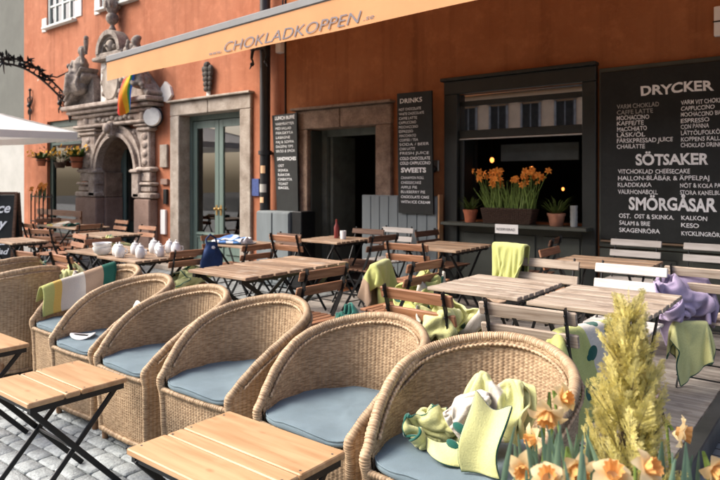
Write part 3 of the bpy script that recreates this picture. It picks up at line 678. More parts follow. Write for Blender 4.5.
rows = [('MOCHACCINO', 617, 649, 121), ('KAFFE/TE', 617, 644, 126.5), ('MACCHIATO', 617, 647, 132.2), ('LÄSK/ÖL', 617, 645, 138), ('FÄRSKPRESSAD JUICE', 617, 673, 143.8), ('CHAILATTE', 617, 645, 149.7),
 ('VARM VIT CHOKLAD', 681, 729, 105.5), ('CAPPUCCINO', 681, 714.5, 111.5), ('MOCHACCINO BIANCO', 681, 733, 117.5), ('ESPRESSO', 681, 709.5, 123.6), ('CON PANNA', 681, 709, 129.6), ('LÄTTÖL/FOLKÖL', 681, 723, 136), ('KOPPENS KALLA', 681, 724, 142.2), ('CHOKLAD DRINK', 681, 722, 148.2),
 ('VITCHOKLAD CHEESECAKE', 618, 690, 174.5), ('HALLON-BLÅBÄR & ÄPPELPAJ', 618, 709.5, 181), ('KLADDKAKA', 618, 651.5, 187.5), ('VALRHONABOLL', 618, 658, 194.5), ('NÖT & KOLA PAJ', 680, 722, 188.3), ('STORA KANELBULLAR', 680, 734, 195.3),
 ('OST.  OST & SKINKA.', 619, 674, 218.5), ('KALKON', 681.5, 707, 220.5), ('SALAMI & BRIE', 619.5, 650, 225.5), ('KESO', 681.5, 699, 228), ('SKAGENRÖRA', 619.5, 660, 232.5), ('KYCKLINGRÖRA', 681.5, 724, 236)]
for s_, a_, b_, y_ in rows: chalk(g, s_, a_, b_, y_-.8, 4.3, .14, .010)
for k_, (s_, y_) in enumerate((('TE & KAKOR', 110), ('SAFFRANSBULLE', 117))): chalk(g, s_, 760, 800, y_, 4.3)
g.build('lettering', M['chalk'], mn, world=True)
g = MB(); chalk(g, 'VARM CHOKLAD', 617, 659, 109, 4.4, .1, .008); chalk(g, 'CAFFE LATTE', 617, 653, 114.8, 4.4, .1, .008); g.build('faint_lettering', M['chalkdim'], mn, world=True)
# white sign at the upper right
g = MB(); bx(g, -1.055, -.72, WY-.05, WY-.0, 2.80, 3.07); sg_ = g.build('wall_sign', M['paper'], B2, world=True)
g = MB(); bx(g, -1.062, -.71, WY-.056, WY-.051, 2.925, 2.937, .001); bx(g, -.96, -.95, WY-.056, WY-.051, 2.80, 3.07, .001); g.build('sign_line', M['black'], sg_, world=True)
# wall screen, cabinet and grey panels near the doorway
g = MB(); bx(g, -5.03, -3.895, WY-.16, WY-.09, DZ, 1.31); 
for i in range(8): x0 = -5.02+i*.14; bx(g, x0+.006, x0+.134, WY-.168, WY-.1601, DZ+.01, 1.30, .004)
sc_ = tag(g.build('panel_screen', M['greypaint']), 'low pale grey boarded screen standing by the shop window under the tall drinks board', 'screen')
g = MB(); bx(g, -3.89, -3.868, WY-.17, WY-.08, DZ, 1.33, .003); g.build('edge_post', mat('raw_pine', (.45, .25, .12), .7, .1, 10), sc_)
cb = thing('grey_cabinet', 'pale blue grey street cabinet at the wall beside the black downpipe', 'cabinet', (-6.45, 6.3, 0))
g = MB(); bx(g, -6.80, -6.14, 6.14, 6.44, 0.02, 1.06, .01); g.build('body', M['greypaint'], cb, world=True)
g = MB(); bx(g, -6.79, -6.48, 6.125, 6.139, .06, 1.04, .004); g.build('door', M['greypaint'], cb, world=True); g = MB(); bx(g, -6.46, -6.15, 6.125, 6.139, .06, 1.04, .004); d_ = g.build('door', M['greypaint'], cb, world=True)
g = MB(); bx(g, -6.12, -5.93, 6.16, 6.44, .02, 1.07, .01); tag(g.build('cabinet_dark_side', M['black']), 'narrow black locker added as the dark right side of the grey cabinet', 'block')  # separate black block added for the cabinet's dark right side
# ------------------------------------------------------------------ chalkboards either side of the doorway
def wall_board(name, label, pts, rowsd, head, hm=M['chalk'], yb=WY-.12):
    t = thing(name, label, 'chalkboard', (sum(p[0] for p in pts)/4, yb, min(p[1] for p in pts)))
    g = MB(); g.prism(pts, yb, yb+.028); g.build('board', M['board'], t, world=True)
    g = MB()
    for s_, a_, b_, y_, h_, bo in rowsd: chalk(g, s_, a_, b_, y_, h_, .09, bo, yb=yb-.0025)
    g.build('lettering', hm, t, world=True)
    return t
wall_board('menu_board', 'narrow chalkboard listing lunch dishes and sandwiches, left of the dark doorway',
 [(at(278, 211, WY-.1).x, 1.043), (at(299, 211, WY-.1).x, 1.05), (at(297.5, 112, WY-.1).x, 2.45), (at(273, 115, WY-.1).x, 2.44)],
 [('LUNCH BUFFÉ', 275, 294.5, 120, 3.4, .03), ('VARMRÄTTER', 275.5, 294, 125.5, 2.6, .0), ('MED SALLAD', 275.5, 291, 130, 2.6, 0), ('FISKGRYTA', 276, 293, 134.5, 2.6, 0), ('LASAGNE', 276, 290, 139, 2.6, 0), ('PAJ & SOPPA', 276, 294, 143.5, 2.6, 0), ('DAGENS TIPS', 276, 293, 148, 2.6, 0), ('BRÖD & SMÖR', 276.3, 295, 152.5, 2.6, 0),
  ('SANDWICHES', 277, 296, 160.5, 3.4, .03), ('OST', 278, 284, 167, 2.6, 0), ('SKINKA', 278, 288, 171.5, 2.6, 0), ('RÄKOR', 278, 290, 176, 2.6, 0), ('CIABATTA', 278, 292, 180.5, 2.6, 0), ('TOAST', 278.5, 288, 185, 2.6, 0), ('BAGEL', 278.5, 289, 189, 2.6, 0)], '')
wall_board('menu_board', 'tall chalkboard headed drinks and sweets, right of the dark doorway',
 [(at(398.5, 213, WY-.21).x, 1.10), (at(433, 213, WY-.21).x, 1.10), (at(431.5, 94, WY-.21).x, 2.55), (at(397, 97, WY-.21).x, 2.555)],
 [('DRINKS', 400, 422, 103.5, 4.6, .01), ('HOT CHOCOLATE', 399, 421, 111, 2.7, 0), ('WHITE CHOCOLATE', 399, 424, 115.5, 2.7, 0), ('CAFFE LATTE', 399, 417, 120, 2.7, 0), ('CAPPUCCINO', 399, 416, 124.3, 2.7, 0), ('MOCHACCINO', 399, 418, 128.6, 2.7, 0), ('ESPRESSO', 399, 413, 133, 2.7, 0), ('MACCHIATO', 399.5, 416, 137.3, 2.7, 0), ('COFFEE / TEA', 399.5, 418, 141.6, 2.7, 0), ('SODA / BEER', 399.5, 429, 146, 2.7, 0), ('CHAI LATTE', 399.5, 415, 150.3, 2.7, 0), ('FRESH JUICE', 400, 429, 154.7, 2.7, 0), ('COLD CHOCOLATE', 400, 430, 160, 3.0, .02), ('COLD CAPPUCCINO', 400, 430.5, 164.7, 3.0, .02),
  ('SWEETS', 401, 426, 172.5, 4.6, .04), ('CINNAMON ROLL', 401, 424, 179, 2.7, 0), ('CHEESECAKE', 401, 421, 183.8, 2.7, 0), ('APPLE PIE', 401, 417, 188.4, 2.7, 0), ('BLUEBERRY PIE', 401, 425, 193, 2.7, 0), ('CHOCOLATE CAKE', 401, 429, 198, 2.7, .01), ('WITH ICE CREAM', 401, 430, 203, 2.7, .01)], '', yb=WY-.21)
# ------------------------------------------------------------------ downpipe
dp = thing('downpipe', 'black cast iron downpipe with stickers running down the red wall', 'drainpipe', (-6.86, WY-.14, 0))
g = MB(); g.tube([(-6.86, WY-.14, .02), (-6.86, WY-.14, 6.2), (-6.86, WY-.14, H)], .078, 16); g.tube([(-6.86, WY-.14, .02), (-6.86, WY-.14, 1.0)], .092, 16); g.build('pipe', M['pipe'], dp, world=True, smooth=True)
for z in (.95, 3.62, 1.9):
    g = MB(); g.tube([(-6.86, WY-.14, z-.03), (-6.86, WY-.14, z+.03)], .10, 16); g.box((-6.86, WY-.03, z), (.05, .10, .03)); g.build('collar', M['pipe'], dp, world=True, smooth=True)
def sticker(z0, z1, a0, a1, m):
    g = MB(); g.grid(lambda u, v: (-6.86+.0800*math.cos(R(a0+(a1-a0)*u)), WY-.14+.0800*math.sin(R(a0+(a1-a0)*u)), z0+(z1-z0)*v), 8, 2); g.build('sticker', m, dp, world=True)
sticker(1.60, 1.71, 262, 318, M['plaster_beige']); sticker(1.32, 1.44, 235, 330, M['plaster_pale']); sticker(1.17, 1.25, 250, 300, M['plaster_beige'])
g = MB(); g.box((-7.19, WY-.02, 1.39), (.15, .03, .26)); tag(g.build('blue_notice', M['bluesticker']), 'small bright blue notice stuck to the wall beside the black downpipe', 'notice')
bk = thing('lamp_bracket', 'ornate black iron wall bracket crossing the downpipe below the orange awning', 'bracket', (-6.86, WY-.2, 3.3))
g = MB()
for sg in (-1, 1):
    pts = [(-6.86+sg*(.09+.07*math.sin(t*.9)), WY-.26, 3.44-.08*t+.02*math.sin(t*3)) for t in [i*.35 for i in range(10)]]
    g.tube(pts, [.03-.002*i for i in range(10)], 7)
    g.ball((-6.86+sg*.15, WY-.26, 3.2), .032, 8, 6); g.tube([(-6.86+sg*.15, WY-.26, 3.2), (-6.86+sg*.19, WY-.27, 3.13)], [.02, .006], 6)
g.box((-6.86, WY-.255, 3.42), (.36, .05, .05), ch=.01); g.build('scroll', M['black'], bk, world=True, smooth=True)
g = MB(); g.box((-6.64, WY-.05, 3.43), (.11, .1, .16), ch=.012); g.build('junction_box', M['whiteplaster'], bk, world=True)
g = MB(); g.tube([(-6.62, WY-.03, 3.5), (-6.60, WY-.03, 4.2)], .012, 6); g.build('cable', M['black'], bk, world=True)
g = MB(); g.tube([(-6.571, WY-.012, 1.2), (-6.571, WY-.012, 5.6)], .011, 6); tag(g.build('wall_cable', M['black']), 'thin dark cable running down the seam between the red and brown houses', 'cable')
# ------------------------------------------------------------------ small things on the red wall
g = MB()
p = (-9.68, WY-.16, 2.60)
rl = thing('round_wall_sign', 'round white drum shaped lamp sign on the red wall right of the portal', 'wall lamp', (p[0], WY, 2.4))
g = MB(); g.lathe([(.02, -.06), (.15, -.06), (.165, -.04), (.165, .04), (.15, .06), (.02, .06)], (0, 0, 0), 24)
rt = Matrix.Rotation(R(28), 3, 'Z') @ Matrix.Rotation(R(90), 3, 'X')
g.v = [Vector(p)+rt @ v for v in g.v]; g.build('drum', mat('opal_white', (.72, .72, .68), .35), rl, world=True, smooth=True)
g = MB(); rg = [Vector(p)+rt @ Vector((.168*math.cos(R(a)), .168*math.sin(R(a)), 0)) for a in range(0, 361, 15)]; g.tube(rg, .02, 6); g.tube([p, (p[0], WY, 2.6)], .02, 6); g.build('rim', M['black'], rl, world=True, smooth=True)
g = MB(); g.prism([(-9.62, 2.90), (-9.45, 2.85), (-9.30, 2.97), (-9.36, 3.12), (-9.5, 3.22), (-9.62, 3.12)], WY-.05, WY-.001); tag(g.build('white_plaque', M['whiteplaster']), 'small pale shield shaped stone plaque above the round white lamp sign', 'plaque')
for (x0, x1, z0, z1, m, nm, lb) in ((-9.66, -9.45, 1.72, 2.12, M['limestone'], 'notice_box', 'pale rectangular notice box on the red wall beside the green door'), (-9.64, -9.44, 1.42, 1.52, M['brownstone'], 'mail_slot', 'small brown metal plate on the red wall below the pale notice box'), (-9.56, -9.46, 1.08, 1.34, M['black'], 'intercom', 'black intercom strip at the edge of the stone door frame'), (-9.64, -9.50, .55, .98, M['paper'], 'poster', 'narrow white poster low on the red wall beside the stone door frame')):
    g = MB(); bx(g, x0, x1, WY-.045, WY-.001, z0, z1, .006); tag(g.build(nm, m), lb, nm.replace('_', ' '))
# leaf shaped stone bracket over the green door
g = MB()
for k, z in enumerate((3.30, 3.22, 3.14, 3.06, 2.98)):
    for s_ in (-1, 0, 1): g.ball((-8.30+s_*(.075-.006*k), WY-.06-.02*(1-abs(s_)), z), .058-.004*k, 8, 6, (1, .8, 1.1))
g.ball((-8.30, WY-.07, 3.36), .06, 8, 6)
tag(g.build('leaf_ornament', mat('dark_ornament', (.07, .06, .05), .8, .5, 20)), 'dark carved leaf ornament on the red wall above the green double door', 'ornament')
g = MB(); g.ball((-8.33, WY-.02, 2.93), .09, 8, 6, (.6, .25, 1.6)); tag(g.build('plaster_drip', M['whiteplaster']), 'white plaster drip just below the dark leaf ornament', 'plaster patch')
def anchor(x, z0, z1, label):
    g = MB(); zm = (z0+z1)/2; y = WY-.045
    g.tube([(x, y, z0), (x, y, z1)], [.018, .018], 6); g.ball((x, y, z1+.03), .035, 8, 6)
    for s in (-1, 1):
        g.tube([(x, y, zm), (x+s*.09, y, zm+.08), (x+s*.11, y, zm+.17), (x+s*.06, y, zm+.2)], [.02, .018, .014, .01], 6)
        g.tube([(x, y, zm-.05), (x+s*.08, y, zm-.12), (x+s*.07, y, zm-.2)], [.02, .016, .01], 6)
    g.ball((x, y-.02, zm), .05, 8, 6)
    tag(g.build('wall_anchor', M['black'], smooth=True), label, 'wall anchor', 'black iron anchors on the red wall')
anchor(-14.67, 2.85, 3.5, 'black scrolled wall anchor nearest the house corner'); anchor(-13.25, 2.98, 3.26, 'short black wall anchor beside the bracket wall plate')
# wrought iron sign bracket
ib = thing('iron_sign_bracket', 'ornate black wrought iron bracket reaching out from the red wall at upper left', 'bracket', (-12.88, WY, 3.3))
g = MB(); g.box((-12.88, WY-.02, 3.33), (.09, .05, 1.0), ch=.01); g.ball((-12.88, WY-.04, 3.86), .06, 8, 6); g.tube([(-12.88, WY-.03, 2.83), (-12.88, WY-.03, 2.7)], [.04, .01], 6); g.build('wall_plate', M['black'], ib, world=True)
g = MB()
def arm(t, off=0): 
    yy = WY-.05-1.28*t
    return (-12.88, yy, 3.02+.42*t+.38*math.sin(t*math.pi*.72)+off*(1-.3*t))
g.tube([arm(i/16) for i in range(17)], .022, 7); g.tube([arm(i/16, .17) for i in range(17)], .02, 7)
for i in range(13):
    t = (i+.5)/13; a, b = Vector(arm(t)), Vector(arm(t, .17)); c = (a+b)/2; r = .06
    g.tube([c+Vector((0, r*math.cos(R(q)), r*math.sin(R(q)))) for q in range(0, 361, 45)], .011, 5)
g.tube([(-12.88, WY-.05, 3.75), (-12.88, WY-.3, 3.6), (-12.88, WY-.55, 3.62)], .016, 6)
g.build('arm', M['black'], ib, world=True, smooth=True)
g = MB()
rl_ = random.Random(8)
for k in range(46):
    t = .30+.74*rl_.random(); b = Vector(arm(min(t, 1.0), rl_.choice((0, .17, .1)))); a = rl_.uniform(-.4, 3.5)
    d = Vector((rl_.uniform(-.5, .5), math.cos(a), math.sin(a))).normalized()*rl_.uniform(.10, .25)
    m_ = b+d*.5+Vector((0, 0, .02)); sd_ = d.cross(Vector((1, 0, .3))).normalized()
    g.leafstrip([b, m_, b+d], [.012, .05, .005], sd_)
    g.leafstrip([b+Vector((.006, 0, 0)), m_+Vector((.01, 0, 0)), b+d], [.012, .05, .005], Vector((1, 0, 0)))
for k in range(7):
    b = Vector(arm(1.0, .05)); a = R(40+50*k); g.tube([b, b+Vector((0, -.12*math.cos(a)-.05, .16*math.sin(a))), b+Vector((rl_.uniform(-.1, .1), -.22*math.cos(a)-.05, .2*math.sin(a)-.04))], [.018, .014, .006], 5)
g.build('leafwork', M['black'], ib, world=True)
# rainbow flag hanging at the portal
fl = thing('rainbow_flag', 'narrow rainbow flag hanging from the portal pediment', 'flag', (-10.9, 6.0, 2.6))
cols = [(.62, .03, .02), (.80, .22, .02), (.85, .55, .03), (.05, .30, .08), (.03, .12, .50), (.16, .03, .30)]
g = MB(); n = 24
fx0, fx1 = at(122, 80, 6.0), at(137, 80, 6.0)
for ci in range(5):
    g.cur = ci
    def ff(u, v, ci=ci):
        cw = (0, .30, .58, .80, .90, 1.0); uu = cw[ci]+(cw[ci+1]-cw[ci])*u; tw = 1-v
        x = fx0.x+(fx1.x-fx0.x)*(uu*(.95-.35*v)+.02*math.sin(v*9)) - .12*v
        return (x, 6.0+.05*math.sin(uu*5+v*4)+.03*math.sin(v*7), 3.60-.92*v-.05*uu+.04*math.sin(uu*6+v*3))
    g.grid(ff, 3, n)
g.build('cloth', [mat('flag_%s' % nm, c_, .8, .1, 9, trans=.3) for nm, c_ in zip(('red', 'orange', 'yellow', 'green', 'blue', 'violet'), cols)], fl, world=True, smooth='all')
g = MB(); g.tube([(fx0.x-.05, 6.0, 3.62), (fx1.x+.05, 6.0, 3.60), (fx1.x+.1, WY-.05, 3.45)], .014, 6); g.build('pole', M['black'], fl, world=True)
# ------------------------------------------------------------------ awning
aw = thing('awning', 'long orange shop awning with grey front bar and lettering above the cafe tables', 'awning', (-2.2, WY, 2.6))
def az_(x): return 3.035+.032*(x+7.52)
X0a, X1a = -7.52, 2.2; YA = 4.3
g = MB()
def valance(u, v):
    x = X0a+(X1a-X0a)*u; zt = az_(x)-.03; hgt = .238+.0155*(x-X0a)+.004*math.sin(x*3.1)
    return (x, YA-.045+.003*math.sin(x*5+v*2)*v, zt-hgt*v)
g.grid(valance, 90, 4); g.build('valance', M['awning'], aw, world=True, smooth='all')
g = MB(); g.bar((X0a-.01, YA, az_(X0a)), (X1a, YA, az_(X1a)), .115, .085, side=(0, 1, 0), ch=.012); g.build('front_bar', M['bar_grey'], aw, world=True)
g = MB(); g.grid(lambda u, v: (X0a+.03+(X1a-X0a)*u, YA+(WY-YA-.05)*v, az_(X0a+(X1a-X0a)*u)*(1-v)+3.72*v+.02-.05*math.sin(v*math.pi)), 30, 10); g.build('canopy', M['awning'], aw, world=True, smooth='all')
g = MB()
for xx in (-7.2, -2.9, 1.6): g.tube([(xx, YA+.05, az_(xx)+.03), (xx, (YA+WY)/2, 3.42), (xx, WY-.05, 3.66)], .022, 8)
g.tube([(X0a, WY-.06, 3.78), (X1a, WY-.06, 3.78)], .045, 10); g.build('folding_arm', M['bar_grey'], aw, world=True)
g = MB()
def awtext(s, x0, x1, yb0, h, sh, bold):
    a = at(x0, yb0, YA-.052); b = at(x1, yb0, YA-.052); dep = (YA-.052)/(_c+_s*((x0-360)/630)); hh = h*dep/630
    text_mesh(s, g, b.x-a.x, hh, shear=sh, bold=bold, place=lambda x, y: (a.x+x, YA-.0515, a.z+y+.017*x))
awtext('www.', 209, 221.5, 55.5, 4.0, .25, .0); awtext('CHOKLADKOPPEN', 224, 361.5, 52.3, 10.2, .28, -.004); awtext('.se', 363, 374, 20.5, 5.0, .25, 0)
g.build('lettering', M['awnletter'], aw, world=True)
# ------------------------------------------------------------------ white parasol
pr = thing('parasol', 'large white square parasol at the left edge in front of the red house', 'parasol', (-13.3, 4.2, 0))
g = MB(); cx, cy, hf = -13.3, 4.2, 1.75; zr, za = 2.40, 3.08
cs = [(-hf, -hf), (hf, -hf), (hf, hf), (-hf, hf)]
for i in range(4):
    a, b = cs[i], cs[(i+1) % 4]
    g.grid(lambda u, v, a=a, b=b: (cx+(a[0]+(b[0]-a[0])*u)*(1-v), cy+(a[1]+(b[1]-a[1])*u)*(1-v), zr+(za-zr)*v-.05*math.sin(v*math.pi)-.03*math.sin(u*math.pi)*(1-v)), 8, 8)
    g.grid(lambda u, v, a=a, b=b: (cx+a[0]+(b[0]-a[0])*u, cy+a[1]+(b[1]-a[1])*u, zr-.03*math.sin(u*math.pi)-.13*v), 8, 1)
g.build('canopy', M['whitecanvas'], pr, world=True, smooth=True)
g = MB(); g.tube([(cx, cy, .1), (cx, cy, za-.03)], .035, 12); g.build('pole', M['whitewood'], pr, world=True, smooth=True)
g = MB()
for a in cs: g.tube([(cx, cy, za-.08), (cx+a[0], cy+a[1], zr-.01)], .013, 6)
g.build('rib', M['whitewood'], pr, world=True); g = MB(); g.box((cx, cy, .05), (.7, .7, .1), ch=.02); g.build('base', M['limestone'], pr, world=True)
# ------------------------------------------------------------------ neighbouring grey building and the houses across the square
nb = thing('grey_building', 'dark grey building across the alley at the far left edge', 'building', (-22, 10, 0))
g = MB(); bx(g, -34, -16.6, 8.2, 18, 2.95, 12, .02); g.build('wall', M['plaster_grey'], nb, world=True)
g = MB(); bx(g, -34, -16.65, 8.25, 17.9, 0, 2.9, .02); g.build('ground_storey', M['plaster_pale'], nb, world=True)
g = MB(); bx(g, -34, -16.5, 8.1, 18, 2.9, 3.08, .03); g.build('cornice', mat('patina', (.16, .25, .22), .7, .2, 6), nb, world=True)
ob_ = thing('opposite_building', 'beige building across the square mirrored in the shop window glass', 'building', (-12, -26, 0))
g = MB(); bx(g, -45, 25, -34, -26, 0, 12.5, .02); g.build('wall', M['plaster_beige'], ob_, world=True)
wg = None
for zc in (5.5, 9.2):
    for i in range(29):
        x = -42+i*2.28
        g = MB(); bx(g, x-.55, x+.55, -26.0, -25.96, zc-1.0, zc+1.0, .005); wo = g.build('window', mat('curtained_window', (.05, .04, .03), .9, .3, 3, spec=.05), ob_, world=True)
        g = MB(); bx(g, x-.70, x-.56, -26, -25.9, zc-1.05, zc+1.05, .005); bx(g, x+.56, x+.70, -26, -25.9, zc-1.05, zc+1.05, .005); bx(g, x-.8, x+.8, -26, -25.7, zc+1.1, zc+1.32, .02); bx(g, x-.03, x+.03, -25.955, -25.93, zc-1, zc+1, .005); g.build('frame', M['limestone'], wo, world=True)
g = MB(); bx(g, -45.2, 25.2, -26.3, -25.5, 7.3, 7.7, .03); bx(g, -45.2, 25.2, -26.3, -25.3, 12.3, 12.9, .03); g.build('cornice', M['limestone'], ob_, world=True)
g = MB()
for i in range(14): x = -41+i*4.6; bx(g, x-1.4, x+1.4, -26.0, -25.97, .3, 3.1, .01)
g.build('shopfront', MATS['curtained_window'], ob_, world=True)

# ================================================================== wicker tub chairs
def make_wicker():
    root = thing('wicker_chair', 'w', 'wicker chair', (0, 0, 0))
    w_, yf, y0, ry = .330, -.315, .00, .305
    segs = []
    wf = .272
    pts = [(-wf, yf)]
    for i in range(1, 9): k = i/9; pts.append((-(wf+(w_-wf)*math.sin(k*math.pi/2)), yf+(y0-yf)*k))
    for i in range(0, 25):
        a = math.pi*(1-i/24); e = 1.0
        ca, sa = math.cos(a), math.sin(a)
        pts.append((w_*math.copysign(abs(ca)**e, ca), y0+ry*abs(sa)**e))
    for i in range(8, 0, -1): k = i/9; pts.append((wf+(w_-wf)*math.sin(k*math.pi/2), yf+(y0-yf)*k))
    pts.append((wf, yf))
    cum = [0]
    for p, q in zip(pts, pts[1:]): cum.append(cum[-1]+math.hypot(q[0]-p[0], q[1]-p[1]))
    LT = cum[-1]
    def plan(s):
        d = s*LT
        for i in range(len(cum)-1):
            if d <= cum[i+1] or i == len(cum)-2:
                t = (d-cum[i])/(cum[i+1]-cum[i]); p, q = pts[i], pts[i+1]
                return p[0]+(q[0]-p[0])*t, p[1]+(q[1]-p[1])*t
    def zr(y):
        t = max(0, min(1, (y-yf)/(y0+ry-yf))); return .495+.262*(1-(1-t)**2.6)+.066*t**4
    tab = [plan(i/400) for i in range(401)]
    def pl(s):
        f = min(max(s, 0), 1)*400; i = min(int(f), 399); t = f-i; p, q = tab[i], tab[i+1]; return p[0]+(q[0]-p[0])*t, p[1]+(q[1]-p[1])*t
    def nrm(s):
        a, b = pl(s-.006), pl(s+.006); dx, dy = b[0]-a[0], b[1]-a[1]; l = math.hypot(dx, dy) or 1; return -dy/l, dx/l   # outward (left of travel)
    def pos(s, z, off):
        x, y = pl(s); R_ = zr(y); k = .885+.115*min(1, z/.80)
        back = max(0, (y-y0)/ry); lean = .045*back*(z/.86)
        nx, ny = nrm(s)
        return Vector((x*k+nx*off, (y*(.93+.07*min(1, z/.8)))+ny*off+lean-.012*back, z))
    CW, RW = .0112, .0072
    ncol = int(LT/CW); nu = ncol*3
    def weave(cu, rz, amp=.0015):
        return amp*math.cos(math.pi*cu)*math.cos(math.pi*rz) + .0034*abs(math.cos(math.pi*cu/2))
    def sheet(mb, z0, off, sgn):
        nv = int((.88-z0)/RW)*2
        lim = {}
        def fn(u, v):
            z = z0+(.88-z0)*v; x, y = pl(u); zt = zr(y)-.004; zz = min(z, zt)
            return pos(u, zz, off+sgn*weave(u*ncol, zz/RW))
        b0 = len(mb.v)
        def skip(q): 
            return abs(mb.v[q[0]].z-mb.v[q[3]].z) < 1e-5 and abs(mb.v[q[1]].z-mb.v[q[2]].z) < 1e-5
        mb.grid(fn, nu, nv, uvf=lambda u, v: (u*ncol, (z0+(.88-z0)*v)/RW), skip=skip)
    g = MB(); sheet(g, .065, .016, 1); sheet(g, .40, -.012, -1)
    # front apron under the seat
    W2 = 1.0
    def front(u, v):
        z = .065+.36*v; a = pos(0, z, 0); b = pos(1, z, 0); x = a.x+(b.x-a.x)*u; n_ = 0
        return (x, a.y-.006-.012*math.sin(u*math.pi)-weave(u*48, z/RW), z)
    g.grid(front, 144, 100, uvf=lambda u, v: (u*48+200, (.065+.36*v)/RW+90))
    g.build('woven_body', M['wicker'], root, smooth='all')
    # wrapped rim: arms come down in front and end in the corner posts
    def rim_path():
        P = []
        a, b = pos(0, .06, 0), pos(0, .40, 0)
        for i in range(12): P.append(a+(b-a)*i/12 + Vector((0, -.004, 0)))
        for i in range(8):
            t = i/8; P.append(pos(0, .40+.10*math.sin(t*math.pi/2), .002)+Vector((0, -.018*math.sin(t*math.pi), 0)))
        for i in range(0, 121):
            s = i/120; x, y = pl(s); P.append(pos(s, zr(y)+.004, .002))
        for i in range(8):
            t = 1-(i+1)/8; P.append(pos(1, .40+.10*math.sin(t*math.pi/2), .002)+Vector((0, -.018*math.sin(t*math.pi), 0)))
        a, b = pos(1, .40, 0), pos(1, .06, 0)
        for i in range(1, 13): P.append(a+(b-a)*i/12 + Vector((0, -.004, 0)))
        return P
    P = rim_path(); RT = .0195
    # smooth
    for _ in range(3): P = [P[0]]+[(P[i-1]+P[i]*2+P[i+1])/4 for i in range(1, len(P)-1)]+[P[-1]]
    def rope(mb, P, r, pitch, amp, seg=14, slant=1, sub=5, stagger=0.0, uvo=0, flat=1.0):
        cu = [0]
        for a, b in zip(P, P[1:]): cu.append(cu[-1]+(b-a).length)
        T = cu[-1]; n = int(T/pitch*sub); up = Vector((1, .2, .3)); rings = []; j = 0
        for i in range(n+1):
            d = T*i/n
            while j < len(cu)-2 and cu[j+1] < d: j += 1
            t = (d-cu[j])/(cu[j+1]-cu[j]); c = P[j].lerp(P[j+1], t); dr = (P[min(j+2, len(P)-1)]-P[max(j-1, 0)]).normalized()
            up = (up-dr*up.dot(dr)).normalized(); q = dr.cross(up); row = []
            for k in range(seg):
                a = 2*math.pi*k/seg; ph = d/pitch*2*math.pi + slant*a
                rr_ = r*(1+amp*(abs(math.sin(ph/2))*2-1)+.04*math.sin(d*61+a*2))
                row.append(len(mb.v)); mb.v.append(c+(up*math.cos(a)+q*math.sin(a))*rr_)
                mb.uv[len(mb.v)-1] = (k*.35+uvo, d/pitch*1.0+uvo)
            rings.append(row)
        for r0, r1 in zip(rings, rings[1:]):
            for k in range(seg): m_ = (k+1) % seg; mb.face((r0[k], r0[m_], r1[m_], r1[k]))
        mb.face(rings[0][::-1]); mb.face(rings[-1])
    g = MB(); rope(g, P, RT, .0095, .075, uvo=500, sub=5)
    Q = [pos(i/120, zr(pl(i/120)[1])-.024, -.024) for i in range(4, 117)]; rope(g, Q, .0065, .020, .45, 6, uvo=700)
    Q = [pos(i/120, zr(pl(i/120)[1])-.026, .028) for i in range(4, 117)]; rope(g, Q, .0055, .020, .45, 6, uvo=740)
    g.build('wrapped_rim', M['wicker'], root, smooth='all')
    for (za, ra, pa, am, sl, uo, rw) in ((.43, .012, .014, .2, 1, 300, .026), (.07, .013, .016, .3, 2, 330, .022)):
        g = MB(); a, b = pos(0, za, 0), pos(1, za, 0)
        rope(g, [a+(b-a)*i/12+Vector((0, -.013-(rw-.013)*math.sin(i/12*math.pi), 0)) for i in range(13)], ra, pa, am, 8, slant=sl, uvo=uo)
        g.build('front_braid', M['wicker'], root, smooth='all')
    g = MB(); rope(g, [pos(i/60, .068, .02) for i in range(61)], .012, .016, .3, 8, slant=2, uvo=360); g.build('base_braid', M['wicker'], root, smooth='all')
    for (x, y) in ((-.235, -.285), (.235, -.285), (-.2, .235), (.2, .235)):
        g = MB(); g.tube([(x, y, .0), (x, y, .02), (x, y, .14)], [.017, .019, .019], 10); g.build('leg', mat('cane_leg', (.26, .15, .08), .6, .3, 40), root, smooth=True)
    # cushion
    g = MB(); z0 = .440
    def cush(u, v):
        a = u*2*math.pi; e = .50; ca, sa = math.cos(a), math.sin(a)
        rx, ry_ = .292, .300
        x = rx*math.copysign(abs(ca)**(e if sa < 0 else 1.0), ca); y = -.035+ry_*math.copysign(abs(sa)**(e if sa < 0 else .95), sa)
        # v: 0 centre bottom .. 1 centre top
        if v < .3: k = v/.3*.96; z = z0
        elif v < .7:
            t = (v-.3)/.4*math.pi-math.pi/2; k = .965+.035*math.cos(t); z = z0+.017+.017*math.sin(t)
        else: k = .96*(1-(v-.7)/.3); z = z0+.034+.006*(1-k*k)
        z += (.0045*math.sin(x*k*17+2)*math.sin(y*k*13)+.007*noise.noise((x*k*9, y*k*9, 2))+.004*noise.noise((x*k*26, y*k*20, 4))) * (1 if v > .5 else .3)
        return (x*k, y*k+.0, z)
    g.grid(cush, 64, 26); sc0 = g.build('seat_cushion', M['cushion'], root, smooth='all')
    g = MB(); rg = [Vector(cush(i/64, .615)) for i in range(65)]; g.tube([v_*1.0+Vector((v_.x*.004, v_.y*.004, .001)) for v_ in rg], .0042, 6); g.build('piping', M['cushion'], sc0, smooth='all')
    return root
wk = make_wicker()
WG = 'wicker tub chairs in a row on the cobbles'
